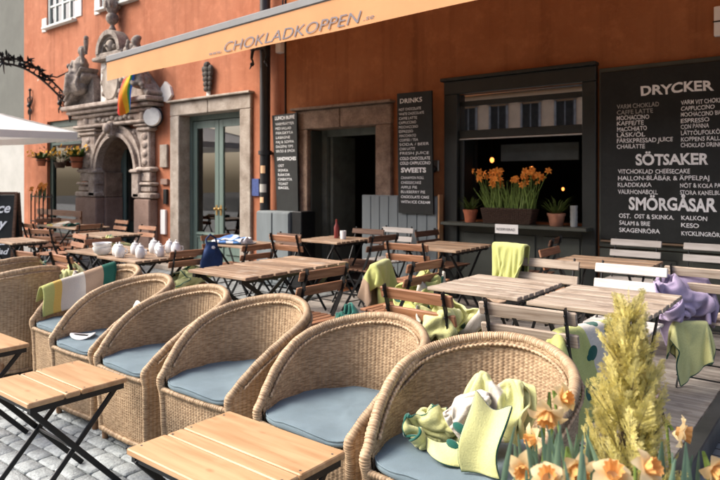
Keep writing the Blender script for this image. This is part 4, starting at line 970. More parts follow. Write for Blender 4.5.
wl = [(-1.15, 2.16, -.6, 'nearest wicker tub chair with the crumpled lime blanket on its blue cushion'),
 (-1.82, 2.21, 1, 'second wicker tub chair from the right, empty blue cushion, behind the bright pine table'),
 (-2.55, 2.21, -1, 'wicker tub chair with empty blue cushion, third from the right in the front row'),
 (-3.215, 2.22, 1, 'wicker tub chair with empty blue cushion, fourth from the right in the row'),
 (-3.83, 2.25, -.5, 'wicker tub chair with a round white paper lying on its blue cushion'),
 (-4.45, 2.40, 0, 'leftmost blue cushioned wicker chair, striped blanket hung over its back'),
 (-5.24, 2.16, 84, 'wicker tub chair turned sideways at the left, its woven back toward the row'),
 (-5.95, 2.32, 80, 'wicker tub chair only partly seen at the left edge of the picture')]
for i, (x, y, rz, lb) in enumerate(wl):
    o = wk if i == 0 else copy_tree(wk)
    o.location = (x, y, 0); o.scale = ((1.07, 1.06, 1.0), (1.02, 1.0, .995), (1.0, 1.01, 1.005), (.95, 1.0, .99), (.935, 1.0, 1.0), (.935, .99, 1.0), (1, 1, 1), (1, 1, 1))[i]; o.rotation_euler.z = R(-rz); o['label'] = lb; o['group'] = WG
# ================================================================== low pine tables in front
def make_low_table(w_, d_, h_, label, loc, rz=0):
    t = thing('low_table', label, 'table', loc, R(rz), 'low pine tables with crossed black legs')
    g = MB(); th = .024; ns = d_*.145; nw = (d_-ns-.012)/2
    z = h_-th/2
    g.box((0, -d_/2+nw*.83/2, z), (w_, nw*.83, th), ch=.004); y = -d_/2+nw*.83+.006
    g.box((0, y+ns/2, z-.001), (w_-.002, ns, th), ch=.004); y += ns+.006
    g.box((0, (y+d_/2)/2, z), (w_, d_/2-y, th), ch=.004)
    g.build('tabletop', M['pine'], t)
    for sx_ in (-1, 1):
        for sy_ in (-d_*.40, -d_*.12, d_*.06, d_*.40):
            g = MB(); g.lathe([(.0045, -.001), (.0045, .0008), (.002, .0004)], (sx_*(w_/2-.022), sy_, h_), 8); g.build('screw', M['steel'], t)
    g = MB(); zz = h_-th-.014
    for s in (-1, 1): g.box((s*(w_/2-.02), 0, zz), (.022, d_-.03, .026))
    for s in (-1, 1): g.box((0, s*(d_/2-.03), zz), (w_-.066, .022, .024))
    g.build('frame', M['black'], t)
    for s in (-1, 1):
        x = s*(w_/2-.034)
        for a, dx in ((1, 0), (-1, -s*.02)):
            g = MB(); g.bar((x+dx, -a*(d_/2-.02), h_-th-.016), (x+dx, a*(d_/2-.0), .004), .012, .026, side=(1, 0, 0), ch=.003); g.build('leg', M['black'], t)
    g = MB(); g.tube([(-w_/2+.03, .0, h_*.48), (w_/2-.03, .0, h_*.48)], .007, 8); g.build('cross_rod', M['black'], t)
    return t
make_low_table(.63, .47, .54, 'low pine table in the front centre, cut by the bottom of the picture', (-1.745, 1.475, 0))
make_low_table(.47, .47, .54, 'low pine table at lower left with its crossed black legs fully in view', (-3.03, 1.455, 0))
make_low_table(.50, .47, .54, 'low pine table cut by the left edge of the picture', (-4.08, 1.45, 0))
# ================================================================== folding slatted tables
def make_table(w_, d_, wood, n=7, h_=.74, along='x'):
    t = thing('folding_table', 'x', 'table')
    g = MB(); pw = d_/n
    for i in range(n): g.box((rnd.uniform(-.003, .003), -d_/2+pw*(i+.5), h_-.011+rnd.uniform(-.001, .001)), (w_+rnd.uniform(-.006, .003), pw-.013, .022), ch=.003)
    g.build('tabletop', wood, t)
    g = MB()
    for s in (-1, 1): g.box((s*(w_/2-.06), 0, h_-.036), (.03, d_-.02, .026)); 
    for i in range(n):
        for s in (-1, 1): g.box((s*(w_/2-.06), -d_/2+pw*(i+.5), h_-.052), (.018, .018, .012))
    g.build('frame', M['black'], t)
    for s in (-1, 1):
        x = s*(w_/2-.085)
        for a, dx in ((1, 0), (-1, -s*.02)):
            g = MB(); g.bar((x+dx, -a*(d_/2-.04), h_-.04), (x+dx, a*(d_/2-.015), .004), .008, .026, side=(1, 0, 0)); g.build('leg', M['black'], t)
    for y_, z_ in ((d_*.36, .12), (-d_*.36, .12), (0, .375)):
        g = MB(); g.tube([(-w_/2+.08, y_, z_), (w_/2-.08, y_, z_)], .006, 6); g.build('cross_rod', M['black'], t)
    return t
def make_chair(slat, dark='black'):
    "folding bistro chair, back at y=0, facing +Y"
    t = thing('folding_chair', 'x', 'chair')
    mt = M[dark]
    for s in (-1, 1):
        x = s*.185
        g = MB(); P = [(x, -.05, .83), (x, .01, .62), (x, .12, .40), (x, .40, .005)]
        for a, b in zip(P, P[1:]): g.bar(a, b, .007, .026, side=(1, 0, 0))
        for z_, y_ in ((.80, -.043), (.765, -.034), (.70, -.015), (.665, -.004)): g.ball((x, y_-.016, z_), .0055, 6, 4)
        g.build('back_stile', mt, t)
        g = MB(); g.bar((x-s*.016, .36, .445), (x-s*.016, .02, .005), .007, .024, side=(1, 0, 0)); g.build('leg', mt, t)
        g = MB(); g.bar((x-s*.03, .03, .435), (x-s*.03, .40, .445), .007, .024, side=(1, 0, 0)); g.build('seat_rail', mt, t)
    rt = Matrix.Rotation(R(-16), 3, 'X')
    for z_, y_ in ((.783, -.022), (.683, .006)):
        g = MB(); g.box((0, y_, z_), (.455, .017, .062), Matrix.Rotation(R(15), 3, 'X'), ch=.004); g.build('back_slat', slat, t)
    g = MB()
    for i in range(6): g.box((0, .045+.066*i, .456), (.43, .054, .016), ch=.003)
    g.build('seat', slat, t)
    for y_, z_ in ((.07, .075), (.33, .105), (.215, .25)):
        g = MB(); g.tube([(-.18, y_, z_), (.18, y_, z_)], .006, 6); g.build('stretcher', mt, t)
    return t
TG = 'slatted folding cafe tables'
tb = {k: make_table(.60, .68, M[k], n_) for k, n_ in (('weathered', 9), ('teak', 8))}
tused = set()
def put_table(x0, x1, y0, y1, z, kind, label, rz=0):
    src = tb[kind]
    o = src if kind not in tused else copy_tree(src); tused.add(kind)
    o.location = ((x0+x1)/2, (y0+y1)/2, z); o.scale = ((x1-x0)/.60, (y1-y0)/.68, 1); o.rotation_euler.z = R(rz); o['label'] = label; o['group'] = TG
    return o
put_table(-2.045, -1.46, 3.20, 3.86, DZ, 'weathered', 'pale weathered slatted table behind the two nearest wicker chairs, left one of the joined pair')
put_table(-1.385, -.775, 3.13, 3.84, DZ+.002, 'weathered', 'pale weathered slatted table at right of the joined pair, behind the golden conifer')
put_table(-1.93, -1.22, 4.72, 5.36, DZ, 'teak', 'brown slatted table behind the white chair, in front of the menu wall')
put_table(-3.50, -2.87, 4.98, 5.72, DZ, 'teak', 'dark brown slatted table below the flower window')
put_table(-4.78, -4.20, 4.88, 5.48, DZ, 'teak', 'brown slatted table in front of the dark doorway')
put_table(-3.77, -3.15, 2.74, 3.82, DZ, 'teak', 'long brown slatted table in the middle, right behind the row of wicker chairs')
put_table(-5.98, -5.29, 3.27, 3.98, 0, 'teak', 'slatted table carrying the white porcelain jars')
put_table(-6.76, -6.06, 3.34, 4.02, 0, 'teak', 'slatted table joined to the left end of the porcelain jar table', 2)
put_table(-8.75, -7.95, 4.42, 5.05, 0, 'teak', 'brown slatted table standing before the stone portal')
put_table(-11.0, -9.6, 4.9, 5.5, 0, 'teak', 'slatted table at far left with a yellow and green cloth lying on it')
put_table(-8.75, -7.98, 3.3, 3.75, 0, 'teak', 'small slatted table beside the black A-board at far left')
put_table(-6.08, -5.44, 4.75, 5.35, 0, 'teak', 'slatted table close to the green double door')
ch = {'weathered': make_chair(M['weathered']), 'oiled': make_chair(M['oiled']), 'white': make_chair(M['whitewood']), 'dark': make_chair(M['darkwood'])}
cused = set()
def put_chair(x, y, z, rz, kind, label):
    o = ch[kind] if kind not in cused else copy_tree(ch[kind]); cused.add(kind)
    o.location = (x, y, z); o.rotation_euler.z = R(rz); o['label'] = label; o['group'] = 'folding slatted bistro chairs'
    return o
# rz 0: faces +Y (back towards us); 180 faces us; 90 faces -X
put_chair(-1.18, 2.69, DZ, 2, 'weathered', 'grey weathered folding chair, back to us, right behind the nearest wicker chair')
put_chair(-1.79, 2.72, DZ, -3, 'oiled', 'brown folding chair, back to us, beside the green and yellow blankets')
put_chair(-2.40, 3.72, DZ, 88, 'oiled', 'brown folding chair sideways to us in the middle, blankets heaped on its far side')
put_chair(-3.86, 5.20, DZ, 84, 'dark', 'dark folding chair at the right end of the doorway table')
put_chair(-4.33, 6.12, DZ, 180, 'white', 'white folding chair backed against the grey boarded screen')
put_chair(-3.79, 5.98, DZ, -92, 'dark', 'dark brown folding chair beside the white one, in front of the grey screen')
put_chair(-2.36, 5.95, DZ, 100, 'dark', 'dark folding chair under the right corner of the flower window')
put_chair(-1.76, 4.33, DZ, 180, 'weathered', 'pale folding chair facing us beyond the joined tables, lime blanket over its left side')
put_chair(-1.205, 4.36, DZ, 180, 'white', 'white folding chair facing us beyond the right one of the joined tables')
put_chair(-1.68, 6.26, DZ, 180, 'white', 'white folding chair under the menu wall, left one of the two there')
put_chair(-1.04, 6.26, DZ, 180, 'white', 'white folding chair under the menu wall, cut by the right edge')
put_chair(-.80, 4.55, DZ, -2, 'weathered', 'folding chair at the right edge with a lilac blanket hanging through its back')
put_chair(-2.72, 3.02, DZ, 88, 'oiled', 'reddish folding chair pulled up to the right end of the long middle table')
put_chair(-5.18, 3.80, 0, 86, 'oiled', 'brown folding chair with a dark blue bag hung on its back')
put_chair(-5.06, 4.58, 0, 88, 'oiled', 'brown folding chair behind the long middle table, in front of the downpipe')
put_chair(-4.62, 4.58, DZ, 0, 'oiled', 'brown folding chair, back to us, standing before the pale grey cabinet')
put_chair(-6.27, 2.75, 0, 4, 'oiled', 'brown folding chair near the A-board, left one of two with backs to us')
put_chair(-5.72, 2.82, 0, -3, 'oiled', 'brown folding chair near the A-board, right one of two with backs to us')
put_chair(-6.95, 3.9, 0, -90, 'oiled', 'brown folding chair at the left end of the joined jar tables')
put_chair(-7.75, 4.0, 0, 172, 'oiled', 'brown folding chair between the jar tables and the portal table')
put_chair(-9.35, 5.0, 0, 95, 'oiled', 'brown folding chair at the right end of the far left cloth table')
put_chair(-10.2, 4.5, 0, 0, 'oiled', 'brown folding chair in front of the far left cloth table')
put_chair(-6.32, 5.05, 0, -92, 'oiled', 'brown folding chair left of the table close to the green door')
put_chair(-5.75, 5.72, 0, 178, 'dark', 'dark folding chair between the green door table and the downpipe')
put_chair(-4.48, 5.74, DZ, 181, 'dark', 'dark folding chair right before the dark doorway, behind its table')
put_chair(-3.18, 4.66, DZ, 3, 'oiled', 'brown folding chair with its back to us at the flower window table')
put_chair(-2.02, 5.10, DZ, -88, 'oiled', 'brown folding chair at the left end of the table before the menu wall')
put_chair(-8.35, 5.35, 0, 180, 'oiled', 'brown folding chair behind the portal table, facing us')
put_chair(-8.95, 4.1, 0, 20, 'oiled', 'brown folding chair at the left front of the portal table')
put_chair(-9.9, 5.85, 0, 176, 'oiled', 'brown folding chair behind the far left cloth table')
put_chair(-8.4, 3.05, 0, 5, 'oiled', 'brown folding chair in front of the small table by the A-board')
put_chair(-11.3, 5.3, 0, -90, 'oiled', 'brown folding chair at the far left end near the shop window')

# ================================================================== blankets (cloth shapes settled over chairs and seats)
CLOTH = {
'heap': (40, 30, [-0.2741, -0.2369, 0.4874], [0.0742, 0.2693, 0.7698], (
[310,35,-20,-22,5,36,41,-15,-16,38,-35,-44,-51,-71,-52,-81,-8,-19,-8,0,6,-20,23,33,2,26,11,37,-24,17,10,46,69,50,8,8,34,12,-22,-41,-41,99,34,0,-24,-33,26,41,4,-40,-31,38,-45,-55,-68,-55,-81,3,33,-10,
-13,-49,-30,22,18,34,4,27,31,14,26,38,1,63,61,12,23,34,9,-15,-42,-28,83,16,12,-6,-15,-37,14,2,-36,-43,27,-37,-44,-52,-36,-73,19,37,-35,-76,-33,22,-23,30,35,-4,27,20,-8,37,42,67,60,60,19,36,33,-32,
-20,8,-35,-12,33,25,0,12,8,-34,-21,-32,9,-39,-9,-46,-57,-55,11,18,15,-70,-57,-47,17,-30,32,8,34,11,35,-22,41,51,63,71,56,47,33,-25,46,-27,-31,6,-131,34,29,-20,37,38,-4,-9,-41,2,30,-62,-48,-54,-3,5,
12,-17,-79,-47,-60,-4,-15,23,17,37,-10,48,16,8,62,58,72,45,41,53,-35,66,1,-26,-26,-239,35,18,24,-4,34,-12,3,14,27,34,10,-61,-36,-13,-5,11,-52,-63,-58,-61,22,-23,-11,38,9,40,3,34,38,21,64,69,73,27,
31,16,19,5,17,-21,-381,36,22,25,1,9,36,-15,15,29,1,37,45,-17,-4,-20,-75,6,-68,-60,-33,-16,12,-6,21,21,27,21,21,40,39,23,67,75,68,37,-19,54,6,14,-15,-514,35,15,35,31,-9,5,21,22,10,30,6,49,
60,4,-68,-22,-75,-54,41,-54,-23,28,-18,19,32,25,32,4,36,50,30,18,57,83,-2,54,61,26,5,-4,-624,16,58,12,-7,38,-9,26,10,24,-7,42,42,54,40,-66,-48,-57,-68,11,27,18,31,-9,-9,26,34,13,28,37,45,55,
15,-11,72,65,44,57,49,4,-3,-717,21,62,43,-48,-28,28,22,1,28,2,38,36,58,56,-43,-58,-64,-57,67,57,22,24,18,-17,8,30,9,37,34,36,61,20,-13,54,34,84,58,15,55,-3,-788,9,59,39,-41,-40,-8,24,-24,30,
33,36,31,50,70,-19,-60,-55,-21,71,68,63,25,0,4,17,6,22,16,25,33,50,52,-10,49,-9,39,71,79,15,47,-833,39,1,46,-36,-25,-39,-7,-32,10,46,48,28,45,61,-6,29,-84,0,46,53,68,47,36,35,-1,18,32,2,
-2,25,50,44,-67,70,71,0,79,2,71,60,-833,32,18,6,-31,-25,-2,-35,-10,-47,18,52,1,51,54,16,79,-58,10,22,39,61,41,35,20,23,36,27,18,3,-14,50,24,-63,71,58,70,61,13,69,54,-782,16,7,-20,-42,-29,35,
4,-31,-30,-32,11,32,-30,65,56,55,5,27,17,27,56,48,37,31,-11,37,-8,-35,27,30,22,22,-34,67,83,70,31,58,56,46,-705,-20,2,-42,-57,20,34,-5,-20,-25,-18,-19,-26,-45,54,71,46,72,-47,77,41,56,46,31,55,-32,
-20,27,-63,-2,35,33,18,-4,79,82,39,36,69,57,46,-604,-22,-65,-61,-53,13,37,0,-42,-26,-27,24,-36,-41,57,-5,81,76,13,49,67,61,-8,37,44,11,-41,-11,-29,-45,22,49,21,56,44,88,-13,78,71,59,46,-635,17,-67,-67,
-57,-26,35,19,-8,-31,-33,27,-35,-3,-24,57,84,57,86,60,54,49,-7,-45,17,39,-18,-39,-21,-43,7,36,54,56,46,48,24,80,71,63,40,-525,-75,-76,-64,-67,-43,26,24,-2,-22,-17,-14,-32,0,15,75,34,94,81,74,37,58,33,
-46,-45,16,21,-34,-37,-13,-41,27,45,55,85,57,22,58,72,54,51,-506,-80,-69,-66,-45,-29,-10,0,-32,-8,-21,13,-7,40,45,-8,55,91,58,58,56,24,45,23,-50,16,49,-11,-67,-37,-52,-34,51,85,75,20,51,64,65,46,49,-472,
-78,-75,-67,-43,28,-31,-10,-38,6,-39,9,24,-3,1,69,39,57,47,60,49,29,17,12,35,-21,27,32,4,-56,-44,-67,49,88,45,14,56,34,64,46,45,-432,-79,-71,-57,-46,31,-22,-21,-35,17,-7,2,52,6,-58,17,7,70,71,57,
26,32,27,25,-2,28,-8,28,34,1,-44,-62,17,67,-8,53,58,21,60,49,39,-379,-73,-74,-53,-46,43,-31,-34,-27,-10,23,31,12,-42,67,23,-44,28,88,-16,45,30,35,19,0,31,-4,18,15,25,16,-21,-75,42,-22,74,46,30,63,
45,44,-323,-66,-62,-43,-27,-24,8,-41,15,-15,-39,-6,4,53,-17,25,36,-23,86,-45,43,22,31,7,20,26,-14,24,29,8,26,61,-52,-62,-18,43,55,44,65,38,46,-345,-12,-51,-58,27,21,-2,-28,-12,-23,-1,-33,4,-39,13,20,31,
43,16,7,15,25,0,38,27,15,-9,-29,34,36,60,6,-51,-14,-68,19,56,72,39,43,45,-343,-12,-44,20,-31,40,18,7,-32,4,28,-49,-13,-23,7,41,31,40,12,17,12,10,-1,20,27,24,9,-19,5,-40,9,36,-32,-49,-52,31,
58,33,46,46,44,-295,-14,-11,-27,12,6,35,-7,20,17,34,-38,-34,-13,36,-12,67,49,19,18,11,-6,13,2,44,9,17,24,-27,-39,-62,-43,-31,-37,56,-80,64,17,51,47,40,-158,-16,-26,-8,0,12,-6,27,24,-30,9,22,-13,-9,
22,-15,39,26,57,36,29,15,-4,-5,-21,-39,-24,33,30,-56,-60,-63,-59,56,-46,51,-57,29,46,48,35,-26,-6,-37,-36,29,30,0,-22,-14,-31,-15,54,37,2,-37,35,-10,62,8,63,28,-20,-31,-22,9,-34,-24,-19,43,-49,-52,-64,-37,
36,-38,9,67,-64,28,49,35,103,-37,-4,-39,-24,42,23,-26,-28,-34,-25,4,42,55,10,9,-11,7,30,70,-34,-17,-14,-6,-24,-39,6,-37,-9,-31,-53,-11,-31,-27,-3,22,80,33,-6,26,21,145,-43,-3,-35,-50,7,41,4,-37,-30,-26,
-25,50,61,43,-5,12,-4,41,-44,-46,-18,-14,-3,2,-37,-22,0,-25,-43,-55,-19,-22,-1,33,66,-16,72,64,30,10,132,-27,-37,-20,-41,-34,31,30,-17,-30,-30,-47,37,40,63,55,9,6,-59,-68,-42,-28,-3,-17,2,-9,-40,-14,0,-47,
-56,-13,16,55,25,-36,50,65,57,59,34],
[97,35,8,-23,-18,4,-2,-22,-8,-14,-14,19,-14,-1,-15,13,-27,10,12,9,25,38,24,-8,-29,-4,23,6,34,30,34,33,0,40,57,12,50,58,48,27,18,-500,36,29,13,-4,-18,-8,-29,10,-13,-20,-10,3,3,27,12,-29,-38,-2,
44,33,36,29,-27,15,-24,22,-19,30,24,26,27,18,31,13,55,50,56,51,25,36,-541,34,32,32,30,5,-26,-27,13,5,-30,-16,19,-10,29,14,-36,-39,12,4,40,29,33,10,0,-24,-18,30,33,15,-28,-5,22,30,55,49,50,49,
50,48,31,-569,27,28,29,27,28,2,-18,-1,32,-6,-37,4,18,24,-13,-40,-10,22,-15,36,27,41,16,-23,-11,-19,17,37,13,-25,-3,8,34,42,51,56,44,46,32,43,-575,25,25,37,2,-7,27,-5,9,27,17,7,2,29,-29,-18,
-4,10,13,-22,25,31,41,20,-32,1,-22,-1,24,39,-8,-21,-5,41,46,39,54,28,53,45,21,-555,19,37,-9,34,9,-23,-2,3,25,19,30,17,31,-15,-16,4,26,-30,11,14,15,30,37,7,-21,-6,-6,-5,10,41,-9,-15,3,53,
52,10,48,51,42,29,-541,27,37,-10,33,21,11,-21,3,17,8,9,29,1,6,17,-15,29,-1,6,-5,29,17,36,10,-23,9,-18,-12,-7,21,43,-5,-17,18,40,48,19,42,47,36,-493,25,12,19,19,15,18,6,-7,12,16,8,19,
-4,13,-11,3,-16,-15,43,17,35,-2,32,18,-22,6,-22,1,-22,1,40,46,-4,1,41,37,-22,48,39,42,-433,18,16,20,12,15,9,18,0,16,-9,9,16,12,17,-18,-39,-19,-17,31,33,32,8,25,28,7,-19,23,-23,-18,-15,8,
45,53,12,-41,49,17,0,49,33,-358,17,18,16,2,1,21,21,-6,23,-9,6,9,10,28,-8,-37,-30,-17,-10,16,33,29,15,15,26,9,16,-1,-23,-19,-12,43,54,-40,46,-15,1,47,7,34,-281,17,20,12,7,-15,19,17,-12,22,
-4,11,11,9,31,-46,6,-21,-20,-22,-11,1,32,27,22,20,-23,23,28,4,-28,11,21,52,-48,59,11,7,5,-40,27,-187,7,28,16,8,-7,-9,12,-2,13,1,-1,20,11,28,-46,16,-13,-14,-27,-19,-10,1,-2,12,29,21,-27,42,
26,14,-16,32,-3,24,26,38,-6,-53,-2,4,-121,10,9,33,15,-9,-19,2,13,-1,15,-13,-2,23,26,-35,23,-3,-12,-27,-18,-9,0,-3,-27,5,6,16,27,29,30,7,31,-1,24,22,37,-38,-52,-2,13,-113,21,21,34,15,-15,-12,
-28,11,1,9,10,-6,12,27,-9,8,-2,-7,-26,-16,-9,-13,-4,-9,5,13,4,-6,32,31,31,33,8,23,18,-4,-54,-31,21,18,-142,53,29,30,1,-22,-14,-27,11,11,-27,25,13,5,30,2,11,10,-38,7,-39,-19,-12,23,-2,3,
-2,20,-16,22,34,34,32,17,19,-3,-41,-52,23,20,17,-168,54,25,4,0,-32,-8,-22,3,20,-2,-32,24,18,43,36,17,19,-45,-31,-8,-19,8,7,18,8,-4,15,-17,8,36,38,28,22,-54,18,-56,17,21,19,17,-213,52,-11,16,
0,-29,-9,-24,-19,15,12,-28,12,45,42,43,3,37,-4,-29,-25,15,14,-5,9,16,10,10,-18,-6,34,42,40,-34,-40,29,-28,16,20,16,17,-261,7,4,-2,11,-6,-22,-18,-28,-11,31,11,1,45,57,-3,40,-2,-1,23,20,17,15,
-10,-1,11,18,12,-12,-14,14,35,15,-32,18,21,-26,15,18,17,16,-354,4,10,-8,15,31,-22,-28,5,-33,17,38,22,38,30,44,0,-1,45,30,20,1,17,10,-6,19,2,24,-9,-6,8,2,1,10,13,-18,12,15,15,15,14,-436,
9,-8,9,10,40,17,-29,0,27,-18,32,23,43,19,27,53,-21,43,25,11,23,7,14,13,-2,18,2,16,1,8,1,-19,1,38,-15,10,-5,26,15,12,-515,9,10,13,11,25,33,-29,4,32,24,23,4,32,37,54,-5,14,21,34,
32,32,13,21,-7,18,11,8,-2,18,12,-7,-7,1,-41,48,22,-13,25,16,9,-527,-7,3,19,17,20,24,-12,4,31,17,14,30,14,21,44,42,29,9,22,39,38,24,1,-12,20,8,21,-4,20,19,-10,-9,-6,-58,30,46,9,24,
10,16,-532,-19,16,24,3,29,18,8,-1,27,3,14,17,19,33,46,47,33,14,13,40,44,31,-26,-18,29,13,18,7,11,27,-7,-9,-24,-53,21,46,26,26,6,17,-575,38,18,13,14,6,33,15,-21,28,15,19,-39,45,45,48,45,
32,-48,63,41,35,43,-11,-16,24,23,16,10,5,20,7,-9,-54,-33,10,47,26,29,11,19,-611,46,5,35,22,3,20,23,-9,27,16,10,-42,46,51,10,33,43,-41,57,49,41,32,26,7,12,25,-12,21,-13,17,33,-43,-48,-2,22,
15,37,33,23,5,-626,-5,27,35,24,26,3,20,15,15,12,22,-28,45,32,59,-10,25,-35,51,49,39,34,19,9,25,9,2,14,6,26,-3,-19,-29,25,-22,29,43,25,19,4,-610,-43,40,38,-22,19,10,16,20,4,22,25,-10,53,
47,33,49,-46,16,39,41,37,35,13,16,10,14,-6,-6,14,8,11,1,-29,46,14,10,48,6,21,16,-643,-11,14,37,-18,0,29,-3,21,-5,23,11,12,42,29,57,47,-13,44,23,41,33,-12,16,10,10,-16,21,-11,18,2,12,-4,
-12,39,58,26,27,41,1,-10,-597,8,-16,6,30,-4,15,21,3,3,-14,31,23,-6,45,24,46,58,39,15,34,-24,-13,40,-9,6,-29,11,33,5,15,-21,-4,50,56,57,0,28,32,25,8,-591,11,-17,-2,5,23,8,24,5,-4,-25,
33,15,9,20,57,34,46,28,43,-4,-26,-16,29,20,10,-7,-28,-8,20,16,-16,50,57,55,29,49,-23,4,33,31,-545,-7,4,-10,-7,17,15,10,24,-3,-14,14,24,18,12,8,64,38,40,7,-11,-5,-32,4,22,14,2,3,-34,9,
5,50,53,39,56,45,44,12,-24,9,17],
[562,47,-79,-62,-50,37,19,-7,-17,-11,-15,10,-14,-19,-74,-32,100,108,106,99,77,38,34,-3,-14,-29,25,2,-1,5,-41,-4,32,23,-2,102,37,10,-31,-53,-47,-263,-46,-66,-64,-55,-2,17,-18,-9,-16,-13,9,-19,-15,51,-30,98,77,106,
60,31,28,51,-21,26,-53,24,-29,20,19,15,-71,28,28,97,22,36,6,-22,-54,-13,-281,-65,-61,-51,-27,-53,16,-21,-6,-7,-15,-1,31,-56,71,48,84,70,94,-31,30,43,25,33,-2,-46,-17,23,31,4,-16,12,35,36,17,40,36,-30,
-23,-11,-26,-292,-67,-62,-48,-28,-31,-25,-16,0,15,-19,4,8,-19,53,103,79,105,41,-61,13,41,10,63,-31,-10,-40,39,0,13,-13,13,31,35,37,37,11,28,-39,-42,6,-309,-71,-60,-26,-23,-30,-23,-51,-5,-3,35,-4,13,-2,73,97,
104,101,-19,-64,-9,37,22,48,-28,7,-41,-2,47,-5,14,-11,22,35,37,40,5,39,-6,-11,-58,-283,-75,-38,-62,17,-24,-20,-45,-42,-14,23,23,-5,56,75,97,106,62,-43,-53,-25,54,12,5,49,-27,26,-60,24,23,-5,15,0,37,23,
32,103,-54,-10,40,-50,-310,-67,-44,-74,24,29,-21,-28,-45,29,-54,-23,22,79,87,91,38,80,46,-69,-71,32,38,-14,44,-20,38,-42,-34,29,24,0,31,-8,50,63,43,70,-62,14,-37,-301,-72,-80,-47,-44,52,43,-39,-43,48,-1,-62,-2,
38,91,35,89,36,55,0,-38,-37,43,-29,37,-7,35,6,-57,-8,32,19,14,64,-27,72,45,62,28,-55,13,-302,-88,-30,-58,-57,-36,61,9,-56,36,60,-12,-22,-46,60,31,47,37,65,43,-55,-21,40,-18,-10,38,6,41,-11,-20,-25,47,
27,32,35,18,24,63,75,-2,-50,-267,-87,-21,-54,-18,-59,12,8,-56,19,63,6,-47,-46,49,70,10,22,71,23,45,-43,-27,39,-36,-6,24,36,30,5,-23,-30,37,26,40,40,-19,79,50,49,-47,-216,-90,-22,-45,-30,2,-37,-18,-45,-7,
47,23,-31,-45,16,34,41,55,80,-34,12,23,7,-30,-27,27,38,3,-32,36,-29,-8,33,27,20,31,87,48,-28,48,14,-173,-84,-66,-48,-35,32,26,-47,-33,-44,27,-25,23,-29,-17,53,55,20,109,-63,-1,-3,-30,28,30,-36,0,34,-41,
-2,29,-55,36,51,17,45,84,26,-26,20,22,-61,-82,-83,-55,-54,33,36,15,-43,-3,-51,9,-59,5,1,67,-22,70,115,-65,8,-27,-31,-12,-10,-18,-3,-27,-5,20,23,-26,70,65,44,63,-3,-15,-26,20,26,52,-84,-107,-40,-32,32,18,
20,6,-2,-5,-48,-58,-50,8,69,-61,72,106,-77,73,-4,-16,-16,-26,-39,13,-49,-39,-15,-7,50,64,89,51,13,-64,-11,-29,42,35,74,-18,-76,-44,0,26,15,2,2,-11,13,-31,-69,-48,-14,56,-76,50,52,1,-26,-3,-10,50,-10,-39,
-18,-45,6,-43,-14,40,69,97,18,-37,-59,-18,21,33,34,119,-1,-7,-9,3,24,12,-27,-7,-10,-27,-4,-36,-53,-3,-64,-6,34,65,48,-48,-2,-62,-12,17,-53,0,-44,16,-23,-31,21,58,72,-17,-44,-10,-20,18,29,32,243,23,-33,10,
-2,-29,24,-1,-38,8,-23,-27,-50,15,-60,1,-13,40,19,-28,48,-46,-58,-14,-42,2,-47,-7,26,17,-54,-4,4,15,-28,84,-83,-10,14,16,41,320,33,-1,-11,12,-36,1,13,-12,-41,17,-46,-48,-4,-1,-51,23,18,30,7,-69,-24,-51,
-8,-4,-40,-30,-2,26,48,-43,-27,-56,-48,33,71,-86,55,16,-38,8,402,9,32,-19,22,7,-14,9,-33,31,-57,-9,-39,-19,-35,-50,81,13,-21,-39,-52,-62,17,-44,-10,-36,4,-37,-3,30,15,-75,-58,-6,5,91,-80,51,34,-53,-19,486,
17,0,13,12,-3,27,-5,-2,-42,19,-37,-42,-22,-91,29,-31,-55,-9,-45,-51,45,-53,35,-18,-46,4,47,-77,-15,-14,-7,-48,25,-54,95,-85,87,-10,-52,-34,559,19,24,29,12,-20,20,7,-24,5,-22,-37,-47,-67,-24,-35,-107,-70,-42,-41,
63,-21,-35,-19,61,0,-49,34,55,-78,-35,18,-80,8,-59,44,-39,100,-21,-46,-45,644,38,23,28,25,-40,34,4,-33,5,-34,-29,-54,-72,-48,-64,-61,-92,-17,-87,-17,-16,1,46,58,10,-55,-12,58,-19,-51,-88,34,-80,-38,-13,24,90,-23,
-58,-26,736,42,5,16,38,16,-50,14,-61,13,31,-60,-88,-28,-72,-65,-58,-106,-33,-71,-24,-30,-10,48,44,-13,-49,12,35,-53,-9,-22,-67,-38,27,-85,28,68,0,-65,-18,719,44,-1,-33,40,44,6,-14,-42,-11,62,-41,-57,-20,-66,-64,-72,
-75,-63,-22,-44,-8,-9,9,19,-27,-8,-16,-10,-4,18,-67,-70,13,-32,-101,4,11,56,-60,-8,696,-7,-2,-9,8,35,2,-2,-36,21,49,-47,-51,4,36,-97,-92,-66,-66,-43,-10,27,14,1,-37,-38,8,38,2,1,-73,-18,-50,-22,-78,-92,
81,-63,19,-41,37,537,81,-41,-3,-34,38,13,-40,13,35,39,-53,-55,21,80,-28,-78,-87,-82,-48,-7,-43,6,-18,-14,-17,30,49,38,26,-12,-76,-93,-80,-23,-46,-47,28,-43,43,44,494,30,31,25,-70,-29,54,-32,-7,54,34,-58,-66,-4,
55,92,-60,-78,-84,-65,-47,-45,-25,41,29,-13,18,23,48,7,-32,-57,-73,-55,-49,-102,-70,-9,65,30,-34,499,90,57,26,-50,-27,-5,44,-3,20,13,-33,-71,-58,79,2,76,-84,-79,-55,-47,-30,-52,-28,47,-3,-30,43,35,33,-65,-41,-88,
-88,-71,-38,7,-7,13,-59,-32,582,75,78,61,-20,-9,-26,1,31,13,24,-47,-48,-59,-68,101,81,-51,-77,-50,-56,-57,-64,44,-32,-9,-31,-12,38,50,-32,-80,-93,-43,-28,-26,21,-72,54,-33,-57,545,74,80,68,30,-29,0,-25,15,35,25,
